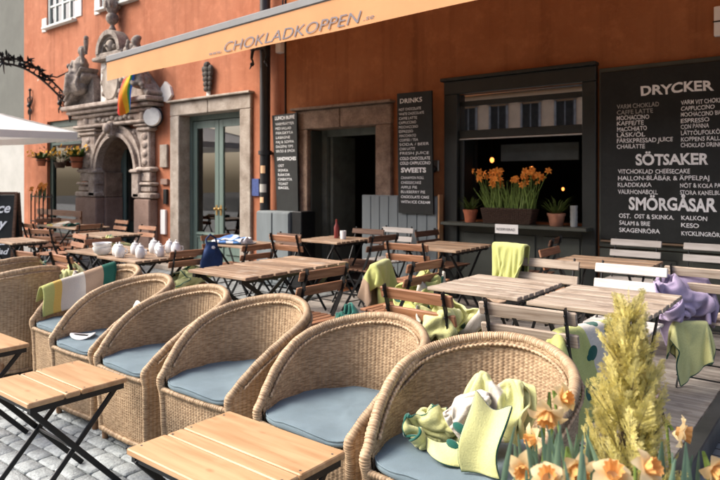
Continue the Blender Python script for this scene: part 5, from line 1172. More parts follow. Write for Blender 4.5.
-33,-55,-57,-84,-50,99,81,-87,-43,-71,-59,-69,15,41,-10,-38,-9,-38,13,4,-87,-29,-25,-22,-37,-49,16,-31,-11,-16,504,88,74,70,48,10,-14,-23,-13,33,24,-11,-60,-75,-70,-89,8,93,46,-58,-73,-65,-37,-57,26,30,-12,-37,4,-15,
-42,-21,-20,-42,-16,-55,-16,-46,26,-8,-33],
)),
'heap2': (26, 32, [-0.3552, -0.1927, 0.0515], [0.3077, 0.2443, 0.1485], (
[61,24,36,36,39,38,37,31,30,31,32,35,35,36,31,28,28,31,36,40,35,34,33,27,30,37,43,-863,29,33,33,36,36,35,31,29,30,33,36,35,36,31,28,28,32,36,38,41,36,34,32,33,36,42,-871,31,29,33,35,34,
35,32,29,30,34,33,37,34,32,28,29,32,37,40,42,39,34,36,36,36,40,-881,30,32,32,33,35,31,33,29,35,34,35,34,34,30,29,29,32,37,41,43,40,39,36,36,37,39,-889,32,32,31,33,30,35,32,35,35,34,34,
35,33,29,27,30,31,37,41,43,42,41,38,36,35,37,-891,33,31,32,31,33,35,35,36,35,35,34,33,33,28,27,29,30,35,41,43,43,42,39,36,34,34,-889,34,31,32,33,35,35,37,37,35,35,33,32,31,29,26,29,28,
33,41,43,42,42,40,36,33,31,-884,35,33,33,34,36,36,37,37,36,34,31,30,31,30,27,24,30,34,36,43,42,44,38,35,32,-8,-840,35,36,34,35,37,37,37,37,34,32,30,30,30,30,22,25,28,33,41,39,43,44,39,
33,0,25,-831,34,32,38,39,36,38,34,36,33,31,29,28,30,27,25,24,30,36,36,41,44,41,38,-4,32,-14,-762,32,23,30,37,40,37,32,25,35,33,31,29,30,30,25,27,32,35,36,37,42,40,22,26,-12,28,-765,14,35,
35,21,39,39,24,33,28,35,33,33,33,31,28,29,32,34,37,37,36,25,19,23,16,-11,-742,37,23,15,37,33,38,33,31,31,22,33,32,35,34,32,32,33,33,33,31,30,29,29,-4,12,26,-740,3,22,39,37,35,24,32,34,
21,34,26,36,36,34,34,33,32,31,30,30,31,35,15,28,-5,13,-762,26,37,38,37,36,17,32,33,6,37,36,35,36,34,35,35,33,31,30,30,34,36,31,23,11,-8,-770,34,32,36,37,18,32,31,15,27,30,32,38,37,36,
32,36,34,30,29,27,35,36,36,34,20,2,-789,32,31,34,34,26,23,29,11,33,27,30,38,36,36,36,32,34,31,29,24,33,36,38,36,32,21,-792,37,11,32,32,19,29,12,32,28,23,30,35,36,36,34,36,29,32,21,27,
34,37,38,38,33,28,-761,35,35,-7,22,28,14,20,32,20,22,35,35,34,28,36,36,29,29,24,23,29,39,40,38,34,29,-719,35,32,10,6,19,27,21,-1,14,28,38,26,38,24,31,34,33,28,28,18,28,38,40,39,36,13,
-664,34,29,27,2,22,11,22,17,7,-1,10,36,35,38,31,31,32,29,26,17,27,39,41,39,3,6,-589,23,31,17,29,-5,29,20,21,6,9,11,-10,30,34,37,38,33,30,23,15,36,39,40,38,38,20,-607,4,19,26,21,21,
-2,24,29,28,7,23,-14,17,26,26,33,31,27,28,31,37,34,37,38,27,32,-645,24,28,12,22,10,21,27,27,30,6,40,9,11,19,26,27,27,26,27,34,37,40,34,27,36,8,-634,26,-3,18,23,31,7,27,24,28,36,20,
42,26,12,24,20,27,27,27,24,36,32,39,32,24,29,-671,-8,12,23,34,14,27,24,29,24,36,23,44,42,38,26,7,24,28,20,23,36,39,25,36,29,26,-738,12,17,33,33,22,16,28,31,28,39,39,35,40,35,38,31,20,
10,20,27,30,38,38,20,32,24,-765,5,26,31,33,18,25,30,30,36,41,40,41,38,34,33,25,31,-4,27,30,38,40,36,34,21,28,-770,-23,28,30,31,20,32,33,33,40,41,41,38,37,33,31,29,23,33,5,34,39,35,35,
33,29,23,-778,-33,24,29,28,28,37,36,36,44,42,37,34,32,32,29,30,30,14,35,34,28,39,39,32,24,27,-817,19,-4,29,29,31,37,38,43,42,42,38,32,27,28,28,30,32,19,38,33,39,39,33,31,30,29,-842,22,6,
23,29,35,38,39,44,44,40,36,31,29,27,25,28,35,29,39,38,37,38,38,34,31,30,-868,22,26,25,25,25,37,40,44,41,39,34,31,28,28,30,30,37,41,41,39,39,40,37,33,30,19],
[777,-10,-6,-4,-2,1,4,8,14,18,25,28,34,33,30,25,16,8,0,-10,-12,0,-15,-14,-10,-2,-1,-209,-15,-8,-4,-4,0,2,8,14,19,25,29,34,33,30,24,16,9,-1,-6,-3,-11,-12,-6,-11,-7,-1,-221,-12,-9,-6,-6,-1,
0,7,14,19,26,30,36,34,29,24,16,8,1,-2,-5,-10,-8,-9,-6,-8,-3,-238,-12,-8,-9,-5,-6,5,4,13,18,27,33,33,35,29,25,17,9,2,-2,-4,-7,-6,-8,-7,-5,-7,-257,-10,-10,-8,-8,-5,3,7,12,19,27,33,
35,34,29,24,17,10,2,0,-2,-5,-6,-6,-7,-6,-8,-272,-10,-10,-9,-8,-2,1,6,13,21,28,33,34,33,29,24,17,11,2,1,-1,-3,-5,-6,-7,-8,-8,-280,-10,-10,-9,-7,-3,2,8,14,21,29,32,34,32,29,22,17,11,
3,3,0,-2,-6,-6,-8,-9,-9,-280,-9,-10,-9,-6,-3,3,9,16,22,29,32,32,32,27,22,17,12,5,0,1,-1,-6,-9,-9,-9,13,-295,-10,-8,-8,-6,-2,5,9,17,23,29,31,31,31,26,22,17,11,8,-2,3,-2,-9,-10,
-11,13,-7,-244,-20,-20,7,0,0,-4,-6,12,18,28,31,30,29,26,23,17,11,7,0,1,-4,-10,-18,22,-11,36,-167,-28,13,3,-4,6,0,-3,-18,-12,-10,2,21,28,28,23,18,9,7,1,-1,-7,-8,20,-2,50,-4,-137,36,16,
-2,-29,12,10,3,-10,-15,-9,-20,-19,-8,8,20,17,11,5,2,11,14,43,-15,28,38,33,-120,14,32,-41,17,11,10,-6,-15,-4,-17,-22,-6,-16,-17,-12,-3,6,13,19,25,36,36,22,19,35,30,-102,-7,-4,20,18,10,-10,-4,-6,
-17,1,-26,-17,-14,-10,-6,-2,5,12,19,27,34,11,38,25,36,27,-138,21,23,20,16,14,-12,-2,-7,-29,-4,-15,-16,-14,-10,-5,-1,4,13,18,16,26,29,27,32,32,32,-122,26,21,20,17,-6,6,-3,-20,-14,-15,-14,-13,-14,-10,
-4,0,7,12,17,19,26,29,27,27,29,30,-101,18,28,14,18,-1,-3,2,-22,-11,-16,-16,-14,-16,-11,-2,3,8,11,19,19,28,30,27,25,22,22,-81,11,28,15,10,9,-4,-4,-12,-11,-18,-17,-20,-13,-13,-2,7,7,15,14,26,
29,30,28,25,21,19,-84,10,9,39,9,-6,11,-4,-10,-13,-20,-25,-12,-19,-12,0,5,7,19,19,24,29,32,28,24,21,19,-95,9,5,29,22,1,-8,-9,15,-17,-32,-21,-10,-14,-13,-4,1,16,20,22,24,30,32,28,24,21,-12,
-82,10,7,11,28,-10,14,-11,-7,-5,-47,-3,-20,-20,14,-1,-2,16,21,24,25,31,32,29,19,-54,-49,13,4,17,16,12,4,-8,-3,-7,-2,-51,-25,-53,23,29,-4,13,17,21,7,42,24,21,-15,-24,-16,-17,29,12,11,25,7,5,
-38,24,1,-20,-47,-49,-51,-51,47,45,28,23,20,20,7,0,-34,-9,-25,-24,-20,116,39,21,-36,-18,32,-7,-15,-10,-18,-47,8,-62,-60,-24,47,39,29,23,12,0,-8,-18,-23,-37,-18,-19,207,-35,53,-33,-32,-16,-4,-14,-9,-11,-14,-32,
6,-35,-60,3,48,29,18,16,-21,2,-33,-21,-19,-40,-9,197,50,-20,-39,-17,-21,-24,-15,-10,4,-16,-34,-4,-1,3,-11,-31,23,20,11,-4,-6,-18,-41,-24,-27,-22,284,-25,-26,-28,-33,-24,-19,-14,-15,0,-9,-15,-27,2,-10,2,3,1,
-6,11,-2,-9,-18,-26,-36,-25,-23,285,-17,-32,-27,-32,-22,-25,-16,-11,-10,-13,-10,-9,-8,-5,-3,-6,5,-2,2,-3,-13,-17,-25,-33,-29,-22,281,-5,-32,-25,-31,-23,-28,-23,-13,-13,-13,-10,-8,-4,0,0,0,-8,-2,-4,2,-13,-23,-23,
-33,-30,-17,278,4,-30,-25,-28,-29,-23,-23,-27,-13,-12,-12,-7,-1,3,4,3,-1,-6,-9,-8,-10,-23,-28,-28,-20,-24,323,-37,-26,-26,-28,-29,-26,-24,-24,-19,-15,-10,-6,1,6,6,6,-1,-9,-8,-4,-23,-24,-19,-28,-28,-24,343,-36,-30,
-29,-26,-29,-28,-26,-25,-18,-15,-10,-4,6,8,6,3,-1,-11,-6,-12,-17,-23,-27,-24,-13,-18,335,-36,-29,-26,-31,-32,-21,-25,-23,-25,-15,-7,-1,4,9,8,3,-4,-13,-10,-11,-19,-19,-19,-11,-27,12],
[149,-141,39,-27,21,-18,-18,21,3,31,18,-53,0,0,0,0,0,0,0,0,156,-115,-58,136,-136,58,-41,-9,72,-80,98,-83,44,-50,9,45,-64,25,52,12,-2,-14,-41,-14,0,0,85,-91,8,78,-92,93,-78,-2,46,-64,103,-82,79,-95,
0,24,71,-101,13,-20,4,1,5,19,29,-5,8,-50,-2,52,-55,-3,17,64,-64,-12,75,-56,67,-80,19,119,-16,-98,-29,45,7,-56,3,-2,0,4,-4,2,-1,12,-10,-1,20,-14,-6,21,-5,3,40,-58,5,118,-37,-70,35,-56,40,-23,
25,-34,37,-38,-4,17,-9,-5,-3,1,5,4,-3,17,-2,-4,45,-48,0,63,-75,-1,57,-4,-56,11,-8,18,-19,48,-20,-11,66,-83,2,-2,28,-28,12,1,5,0,-9,49,-59,9,0,18,-7,5,9,-34,1,0,8,-1,28,-33,16,105,
-103,3,-22,82,-72,7,1,39,-41,15,3,-6,-29,19,2,-23,-1,8,13,-18,0,-1,2,-1,9,96,-73,97,-128,12,106,-59,-42,7,-23,197,-180,-19,-8,6,20,5,-2,-1,2,-5,1,-19,1,3,7,97,-90,98,-106,-3,108,-93,-3,4,
-18,213,-117,216,-30,-57,36,37,17,-37,-83,-54,-72,-56,6,25,-32,74,-73,90,-85,-20,128,-87,-43,30,-32,211,-22,125,161,-7,-191,150,80,-79,-64,-119,163,-27,-86,-125,-112,-39,0,69,-69,42,-56,101,-103,31,68,185,177,13,78,-337,186,-104,
167,-203,-66,-18,178,79,-136,66,26,-56,-109,-112,-73,-24,-14,19,40,86,127,91,204,141,70,-142,-407,-11,190,-203,97,-157,3,54,59,130,-185,15,127,13,-5,-42,-52,-17,28,56,84,87,93,-92,212,141,-54,-654,255,-244,16,114,-125,181,52,12,
-196,81,-149,24,17,47,19,42,26,46,55,32,25,-122,168,73,152,137,-560,-170,78,37,-98,45,203,-25,-8,-209,-33,79,-81,4,92,7,1,-17,36,36,-63,-19,-11,102,133,162,142,-545,-35,120,-77,-13,207,72,-5,-183,-145,145,-145,3,-3,6,
118,13,-18,-66,-8,77,11,-12,-38,51,148,160,-370,115,-79,100,-38,142,-152,80,-188,-54,165,-155,-4,49,31,-59,124,-41,54,-17,-118,7,55,-59,-4,49,124,-111,-18,200,85,48,-168,66,-191,26,-130,173,-147,76,-60,-40,118,-59,132,-6,-155,-16,
-22,40,-31,20,67,-37,47,29,33,142,136,44,-173,-145,15,-169,180,5,-112,82,-161,91,89,-138,77,-114,99,-116,4,18,68,-67,-16,89,-2,-61,151,163,129,65,-121,-208,-185,-22,16,198,-14,-190,160,-125,-47,78,-71,134,-137,23,55,-68,15,188,
-178,41,-105,78,165,70,167,94,-161,-227,143,-273,-20,-20,7,143,-145,59,-49,-11,149,-125,8,25,96,106,46,-228,-172,13,158,44,203,-65,120,148,-212,93,-212,118,-143,-74,-96,5,14,31,133,-57,50,85,129,77,73,-151,-300,-235,184,12,166,157,
131,-18,1,-58,-132,34,143,-125,-1,-80,-35,1,34,77,40,69,-73,176,59,-149,-1,-497,20,128,159,155,149,166,11,-8,-54,-133,-47,-55,66,-221,66,59,39,41,45,29,8,-22,-154,160,-20,-206,-141,26,105,181,145,-83,213,31,-108,97,20,-205,
71,-161,-30,-221,-69,48,53,21,104,-64,99,30,-149,117,-87,-323,96,238,142,-119,220,83,95,-58,-154,28,186,6,14,-89,-209,-212,-117,17,136,-145,-18,31,140,37,-119,75,-357,203,210,-109,50,192,201,-66,-47,-148,-66,68,129,-6,105,36,-116,-180,
-194,152,-114,-155,75,-57,173,67,-118,-276,227,120,-114,70,224,149,-83,-124,-88,11,-63,-19,54,79,83,146,-46,-213,-106,-105,-45,-16,108,-41,159,-25,-280,176,55,-113,86,211,74,38,-138,-61,-58,-38,-50,-15,34,63,90,138,-3,-222,41,-53,-133,131,
-54,75,130,-401,43,113,-82,120,141,-37,20,105,3,-28,-111,-85,-72,-24,42,32,59,211,16,-93,-201,62,-12,96,165,67,-730,72,183,-30,72,125,-5,-16,16,98,36,7,-89,-110,-60,-48,11,49,207,-18,-128,-40,65,160,108,30,-13,-725,0,158,
95,91,18,5,27,18,34,39,51,54,-29,-50,-100,-89,-25,173,-70,-4,109,81,34,-35,-89,-44,-452,0,-1,81,127,168,120,48,33,-50,-59,-12,35,30,33,-25,-87,-46,-19,41,32,38,-4,-47,-105,-11,-169],
)),
'drape': (26, 38, [-0.2619, -0.0486, 0.3788], [0.2574, 0.1955, 0.8693], (
[1,6,37,23,26,31,38,40,39,36,38,41,43,41,35,37,30,37,41,39,28,31,24,39,42,39,38,-899,34,-2,30,39,31,40,42,38,38,37,39,42,39,39,27,36,37,38,35,34,27,35,40,40,40,38,-914,41,30,20,15,39,
42,41,38,34,37,39,42,41,32,38,29,40,41,34,27,34,35,38,42,40,38,-917,35,39,1,38,38,38,40,36,35,37,40,42,41,35,30,30,40,36,38,38,26,37,39,42,40,38,-920,30,36,11,34,38,42,37,36,36,38,40,
41,41,33,38,33,32,41,41,25,34,38,39,39,41,37,-914,9,38,33,24,38,38,38,37,37,38,39,42,40,38,34,30,39,38,35,37,33,33,40,39,40,36,-930,20,36,36,26,40,36,38,38,37,37,39,41,41,35,35,32,40,
35,35,38,34,38,39,36,40,37,-940,22,39,30,35,36,37,39,38,38,36,40,41,40,34,37,32,40,38,31,37,38,36,40,36,40,36,-947,24,35,35,37,35,38,40,38,37,37,39,41,39,34,37,34,39,37,33,38,35,38,40,
37,39,35,-952,27,35,35,37,35,39,40,38,36,38,39,40,39,34,36,35,39,38,33,37,37,37,39,38,39,35,-957,30,35,36,35,37,39,39,38,37,37,39,39,39,35,36,36,37,39,34,37,36,38,39,38,39,34,-960,31,37,
35,35,37,39,39,38,37,37,39,39,38,35,37,35,38,38,35,38,35,38,39,39,38,34,-963,32,38,35,35,38,39,38,38,37,37,38,39,38,36,37,35,37,39,36,37,36,37,39,38,39,33,-965,34,37,36,36,38,38,38,38,
37,37,38,38,38,36,37,36,37,38,36,38,36,38,38,38,38,35,-968,35,37,37,36,38,38,38,37,37,37,38,38,37,37,36,37,37,38,37,37,37,37,38,38,38,35,-969,36,37,37,37,37,38,38,37,37,37,38,37,38,37,
36,37,37,38,37,37,37,37,38,38,38,36,-974,40,38,36,38,37,37,38,37,37,37,37,38,37,37,37,37,37,38,38,36,37,37,37,38,38,37,-969,36,36,39,37,37,37,37,37,37,37,37,38,37,37,37,37,37,37,38,37,
37,37,37,37,37,38,-932,1,39,37,38,37,36,38,36,37,37,37,37,37,37,37,37,37,37,38,36,36,38,36,38,37,38,-962,38,36,37,38,36,37,36,37,37,37,36,37,37,37,37,36,37,37,38,36,37,36,35,37,37,38,
-950,38,34,36,36,37,36,36,36,37,37,36,37,37,37,37,36,37,37,37,36,35,33,37,37,37,37,-938,37,32,37,35,37,34,37,35,37,36,37,37,37,36,37,36,37,37,37,32,35,34,36,36,37,37,-925,29,38,37,33,37,
34,37,34,37,35,36,38,37,36,37,35,37,37,35,31,31,36,37,37,36,37,-912,37,33,26,37,36,34,37,34,36,35,36,37,38,37,34,36,37,33,30,36,30,36,37,35,37,37,-886,27,20,32,37,36,34,38,33,36,35,36,
37,37,37,36,35,28,30,38,36,29,36,33,37,37,37,-860,1,38,38,20,36,37,37,32,37,34,37,36,38,37,28,33,37,38,27,26,35,32,37,37,37,37,-827,-19,32,34,30,35,35,37,32,36,33,37,37,37,35,36,32,41,
17,30,29,31,35,37,37,38,37,-801,-26,20,35,36,26,35,36,37,35,33,38,37,38,37,32,36,33,18,36,31,33,19,37,39,37,37,-811,22,-6,38,20,36,31,38,37,36,34,38,38,38,33,33,28,33,40,12,33,39,19,34,
36,38,38,-803,-14,38,18,38,20,39,39,38,36,34,38,38,35,35,37,23,39,40,31,7,34,36,13,40,38,38,-828,27,12,37,23,38,33,40,38,37,36,37,38,38,38,24,35,36,31,40,7,39,22,36,14,39,37,-821,3,39,
25,38,31,37,38,38,37,37,38,40,39,24,36,39,30,39,14,38,13,38,29,31,16,38,-840,26,35,37,30,36,38,39,37,36,37,38,38,37,36,35,32,39,18,40,12,38,10,32,40,25,22,-833,41,21,36,37,32,39,39,38,
36,36,40,37,39,38,35,23,34,36,25,38,3,39,7,31,37,21,-826,37,37,20,36,39,39,40,37,36,37,38,40,40,38,33,35,27,37,38,9,24,30,34,-15,33,30,-801,20,40,33,24,39,41,39,38,35,36,39,40,39,38,
37,38,39,27,32,36,15,31,23,-6,-7,34,-811,41,34,37,32,38,41,40,37,36,36,38,41,40,37,36,37,41,42,27,29,29,21,15,-5,-11,18,-802,41,38,38,36,38,41,40,37,36,36,39,40,40,38,36,38,41,41,40,30,
16,24,2,2,-8,4,-798,42,40,38,37,40,41,40,38,35,37,39,40,40,38,37,38,42,42,38,28,28,1,7,2,2,-3],
[283,-81,-30,46,-43,-49,-34,-18,-9,-5,-1,1,-6,8,33,0,50,-38,16,-24,53,-42,64,-23,-13,-16,-5,170,-52,-78,-41,-1,-49,-17,-9,-4,7,16,17,18,-22,-5,55,-27,38,-37,48,-37,54,-31,20,-30,-11,1,131,2,-54,-72,-72,-13,
-12,0,17,31,20,18,10,8,-45,1,58,-13,22,-52,54,-35,37,-30,-13,-9,5,64,26,-26,-83,-15,-29,-33,19,33,26,19,-4,0,-2,37,-44,56,19,-42,-37,-6,64,-25,-19,-9,-3,10,79,-63,27,-79,-38,-18,5,37,28,22,6,-5,
-10,-1,41,13,-43,49,12,-19,-58,41,10,-29,-25,2,13,87,-88,16,-38,-65,-7,35,29,26,12,-3,-14,0,6,12,38,-53,22,38,-44,17,-36,42,-25,-28,3,16,70,-72,-38,4,-58,8,40,31,18,4,-15,-7,4,1,31,19,-48,12,
41,-49,-7,31,-15,18,-42,-1,20,60,-71,-14,-47,-23,32,35,22,11,-6,-16,-2,7,-2,36,7,-42,9,38,-53,20,-2,20,1,-40,-3,23,50,-67,-36,-26,-3,39,26,12,7,-13,-11,4,6,-5,38,-5,-34,8,33,-50,8,22,11,1,
-35,-5,26,42,-61,-36,-26,19,32,17,6,3,-13,-7,7,4,-8,36,-13,-28,15,23,-48,17,11,14,2,-28,-7,29,33,-54,-32,-23,29,23,9,3,2,-12,-3,8,1,-11,33,-15,-25,27,7,-41,11,20,2,7,-21,-8,31,27,-49,-25,
-21,32,14,5,0,2,-9,-1,7,-1,-14,29,-9,-25,25,3,-36,11,19,-1,3,-8,-10,34,21,-45,-17,-19,28,10,1,0,0,-3,-1,5,-5,-16,22,1,-24,21,0,-28,10,17,-2,1,-4,-5,33,16,-39,-10,-18,24,3,1,1,0,
-1,-1,2,-8,-16,18,6,-19,19,-1,-25,6,13,4,0,-2,-4,30,10,-31,-5,-14,18,-2,1,1,1,0,0,-2,-9,-14,9,15,-13,13,1,-21,4,6,5,2,1,-3,26,-5,-13,-5,-5,1,0,3,3,1,0,0,-4,-8,-7,-8,
19,5,3,0,-10,-3,-3,0,3,2,5,15,-4,-6,5,6,5,1,-3,-8,-8,-9,-6,-2,-2,-2,-3,-1,3,6,8,8,9,9,6,1,-1,-8,-5,94,1,6,8,3,0,-6,-11,-14,-18,-15,-12,-8,-4,0,4,8,12,15,17,15,
13,9,3,-1,-6,-12,47,55,10,2,2,-2,-6,-10,-11,-15,-17,-14,-11,-5,-1,6,12,14,16,13,13,11,8,4,-1,-2,-12,6,9,24,-3,-5,-3,13,2,0,-3,-5,-8,-6,-5,1,3,5,8,8,8,4,-4,-1,-24,0,1,5,
-24,6,34,-21,-2,4,23,-8,-16,-3,-1,1,0,12,2,-2,-9,-9,6,3,21,18,-35,-7,8,-8,1,-19,14,39,-20,-21,11,26,-5,-25,0,11,-12,0,4,16,-3,-17,6,-4,-1,43,-13,-32,16,-14,6,-6,-22,52,-16,10,-30,5,
32,-2,-30,0,19,-17,-1,-2,14,15,-22,9,2,-15,50,-49,0,8,-11,15,-15,-9,15,50,-55,-11,9,32,0,-32,1,25,-18,-8,8,-5,30,-17,15,-38,46,-2,-50,17,-6,26,-13,-12,49,-59,75,-54,-1,-15,34,3,-37,6,30,-15,
-15,1,13,1,34,-60,46,-8,0,-55,20,36,-13,-3,-16,93,-74,7,27,-69,21,19,8,-39,11,34,-11,-21,1,-2,54,-37,-24,-5,59,-64,3,43,-14,6,-20,-8,107,-43,-42,34,-49,-30,30,22,-40,18,35,-7,-23,-11,33,-9,39,-7,
-73,54,-57,53,-19,18,-20,0,-16,107,6,-73,-27,27,-56,39,-27,-10,24,38,-4,-19,4,-13,39,-28,42,-74,-22,44,-42,63,-18,9,-14,-18,176,-55,-58,15,-58,19,-48,18,-12,21,35,-3,-10,-17,38,-40,57,-40,20,-71,-36,-8,63,32,
-30,1,-10,217,-63,-10,-60,9,-65,-14,-3,-2,13,32,-7,-19,35,-28,-8,67,1,-22,-47,-79,-34,24,68,-1,0,-4,249,-45,-63,16,-57,-12,-43,-10,-10,2,22,-20,23,-4,-9,60,-36,35,-58,7,-78,-2,-59,34,64,-13,15,282,-80,8,
-49,-4,-41,-31,-24,-18,-14,-4,-3,7,12,55,28,-4,-49,20,-75,9,-68,-7,-59,48,65,2,291,-54,-35,24,-41,-26,-27,-26,-23,-20,-15,17,20,21,-26,11,54,-19,-75,23,-66,-11,-68,-47,5,58,62,282,17,-51,-19,18,-39,-26,-24,-24,
-23,-20,-11,27,-8,3,-28,69,-52,27,-53,-7,-65,-6,-66,-49,30,61,367,-29,35,-38,-13,-15,-19,-23,-24,-25,-25,-25,-16,-6,-3,28,-37,70,-39,13,-41,-55,-52,-46,-25,-38,47,482,-41,6,9,-7,-12,-21,-23,-25,-26,-27,-27,-25,-21,-13,
-12,-4,4,63,-46,-21,-35,-46,-45,-49,-44,-29,561,13,13,5,-9,-14,-19,-23,-26,-26,-27,-27,-25,-21,-14,-9,-9,-7,-7,27,-36,-38,-39,-47,-46,-42,-53,608,12,3,0,2,-12,-19,-24,-25,-26,-27,-28,-25,-21,-15,-11,-7,-7,-7,-11,-20,
-34,-40,-44,-49,-45,-54,636,9,5,1,-1,-11,-20,-23,-26,-26,-27,-27,-26,-21,-15,-11,-8,-7,-9,-17,-27,-36,-36,-46,-49,-51,-50],
[166,18,9,23,-18,-12,-11,-9,-8,-8,-7,-6,-2,0,4,5,8,1,12,11,12,2,-4,-7,-5,-7,-6,58,5,21,-13,8,-12,-6,-8,-7,-6,-7,-6,-5,4,2,6,3,5,13,7,13,0,-4,-3,-5,-6,-6,54,11,0,0,3,-4,
-5,-7,-6,-7,-7,-6,-5,-1,10,0,3,10,6,7,16,-2,-1,-2,-5,-6,-6,41,21,2,1,1,-2,-5,-6,-7,-7,-6,-6,-5,-3,3,10,4,4,11,8,3,6,0,-1,-4,-6,-6,41,5,19,0,-3,0,-3,-6,-7,-7,-6,-6,
-5,-2,4,0,3,13,5,5,13,6,-3,0,-4,-5,-6,40,6,16,0,-1,1,-4,-6,-6,-7,-6,-6,-5,-2,1,4,3,7,9,5,9,4,5,-2,-3,-5,-6,39,9,7,7,1,-2,-3,-6,-6,-7,-6,-6,-5,-2,1,4,4,6,
10,4,6,5,4,0,-2,-5,-6,39,8,8,4,3,-1,-4,-5,-6,-7,-7,-5,-5,-2,2,3,4,6,9,5,6,4,4,1,-2,-5,-6,39,8,7,5,3,-2,-3,-5,-6,-7,-7,-5,-5,-2,2,3,4,6,9,4,6,6,3,1,
-2,-5,-6,39,8,7,5,2,-1,-3,-5,-6,-7,-7,-5,-4,-3,2,2,5,6,8,6,6,4,4,1,-3,-4,-6,39,8,7,5,1,-1,-2,-5,-6,-7,-7,-5,-4,-3,2,2,4,7,8,6,5,6,3,1,-3,-4,-6,40,7,7,
5,1,-1,-2,-5,-6,-7,-7,-5,-4,-3,1,3,4,7,7,7,5,6,3,0,-2,-4,-6,40,7,6,6,1,-1,-2,-5,-6,-7,-7,-5,-5,-2,1,3,4,7,7,7,6,4,4,0,-2,-4,-6,40,7,6,5,2,-1,-2,-5,-6,
-7,-7,-6,-4,-2,1,3,4,7,7,7,6,4,4,0,-2,-4,-6,40,7,6,5,2,-1,-2,-5,-6,-7,-7,-6,-4,-2,0,4,4,7,7,7,6,4,4,0,-2,-4,-6,39,8,7,4,2,0,-3,-5,-6,-7,-6,-7,-4,-2,0,
3,5,6,8,6,7,5,3,1,-2,-4,-7,39,12,6,2,1,-1,-2,-4,-5,-7,-7,-7,-5,-2,0,4,5,7,8,6,4,3,3,1,0,-2,-7,-2,14,5,-5,-1,2,1,3,2,0,-2,-2,-3,-2,0,2,2,4,3,1,-2,
-3,-3,0,-2,-2,1,-35,32,2,-2,0,0,0,3,3,4,1,-1,-1,1,1,2,1,0,-3,-5,-4,-2,-3,-1,1,2,0,-47,-1,0,-3,-1,1,5,5,8,8,8,6,4,2,0,-1,-4,-6,-6,-8,-7,-8,-5,-4,0,1,3,
-47,-2,0,-3,-1,1,5,5,7,8,7,7,5,3,0,-2,-5,-6,-7,-7,-7,-7,-4,-4,-1,1,2,-46,-2,0,-3,-1,2,4,5,7,8,8,6,5,3,0,-2,-5,-6,-7,-7,-6,-8,-4,-4,-1,1,2,-45,0,-2,-3,-1,1,
4,5,7,8,8,6,5,3,0,-2,-5,-5,-8,-8,-6,-4,-7,-4,-1,1,1,-42,4,-2,-8,-2,2,3,6,7,7,8,6,5,4,0,-3,-5,-5,-7,-6,-8,-5,-7,-4,0,0,1,-26,-12,-4,-6,-1,1,3,6,7,7,8,6,
5,3,1,-2,-4,-3,-8,-9,-10,-4,-6,-2,-2,-1,1,-12,-23,0,-2,-9,0,3,5,7,8,7,6,5,3,1,1,-6,-4,-1,-16,-4,-10,-3,-5,-3,0,0,4,-32,-7,-4,-5,2,2,4,7,7,7,7,5,3,2,3,-5,1,
-10,-18,-5,-5,-6,-6,-2,-1,0,14,-32,-14,-1,-4,-5,3,6,5,7,7,7,6,4,2,3,-1,-7,-11,-4,-13,4,-19,-5,-3,-1,0,25,-25,-31,13,-20,4,-2,4,5,7,7,8,5,5,4,3,1,-11,5,-22,0,-6,-19,-8,
-2,-2,-1,32,-24,-12,-16,2,-15,-1,4,5,7,7,8,6,7,3,1,0,0,-4,-4,-21,-2,-5,-23,-4,-3,0,39,-20,-25,3,-16,-2,-10,3,5,6,7,9,7,6,4,12,-10,-3,-3,-5,-20,7,-14,-4,-26,-2,0,43,-23,-7,
-18,-1,-12,-5,-1,3,5,8,8,8,7,11,6,0,-15,7,-17,0,-15,-4,-8,-13,-19,-1,46,-22,-11,0,-15,-7,-5,0,1,4,6,12,11,10,2,8,-4,-3,-6,2,-22,0,-19,-8,-6,-14,-13,48,-2,-26,-6,1,-14,-3,0,1,
2,5,7,13,7,6,2,-5,1,14,-22,4,-27,8,-27,-13,-9,-14,52,-9,11,-30,-8,-5,0,0,1,2,2,2,7,9,5,10,-1,7,-1,13,-34,-14,-7,4,-39,-15,-11,88,-33,2,22,-31,-3,0,0,0,0,0,0,0,0,1,
4,7,10,16,-14,14,-33,14,-28,-37,-36,-12,92,2,20,3,-23,-3,3,0,0,0,0,0,0,0,-3,10,-10,0,1,32,-23,14,-28,-33,-38,-35,-25,136,10,-10,-1,13,-11,1,0,0,0,0,0,0,0,2,-5,6,-5,11,-10,25,
-31,-27,-37,-37,-35,-31,171,0,0,0,3,0,0,0,0,0,0,0,0,0,0,0,0,0,3,15,-22,-23,-36,-38,-37,-35,-31],
)),
'drape2': (32, 34, [-0.3241, -0.1249, 0.309], [0.3416, 0.1697, 0.8707], (
[254,35,34,32,32,29,25,30,32,30,34,34,34,32,30,30,31,31,17,5,-1,7,27,31,-2,-15,-20,-17,0,30,31,22,22,-688,35,34,32,32,30,25,29,33,30,34,34,33,33,31,28,30,33,26,9,-1,4,24,33,4,-16,-22,
-14,8,35,28,22,19,-710,34,34,32,31,31,29,26,33,31,32,34,34,32,31,30,28,33,31,18,1,1,19,35,8,-16,-22,-11,17,36,26,20,18,-732,34,34,32,31,31,30,27,31,33,31,34,33,32,31,31,29,31,33,25,8,
-2,15,35,13,-16,-22,-5,25,34,22,18,21,-754,33,33,33,31,30,31,30,28,33,32,33,33,32,31,31,30,31,32,31,16,-1,10,33,18,-16,-20,1,31,31,19,18,28,-780,31,32,32,32,31,30,31,29,32,33,32,32,32,32,
31,31,30,32,32,25,6,3,30,24,-16,-18,11,34,25,18,23,32,-808,29,32,31,32,31,31,31,31,31,31,32,33,31,32,32,31,31,31,32,30,15,1,26,28,-14,-15,20,34,21,20,30,29,-832,26,30,31,32,31,31,31,31,
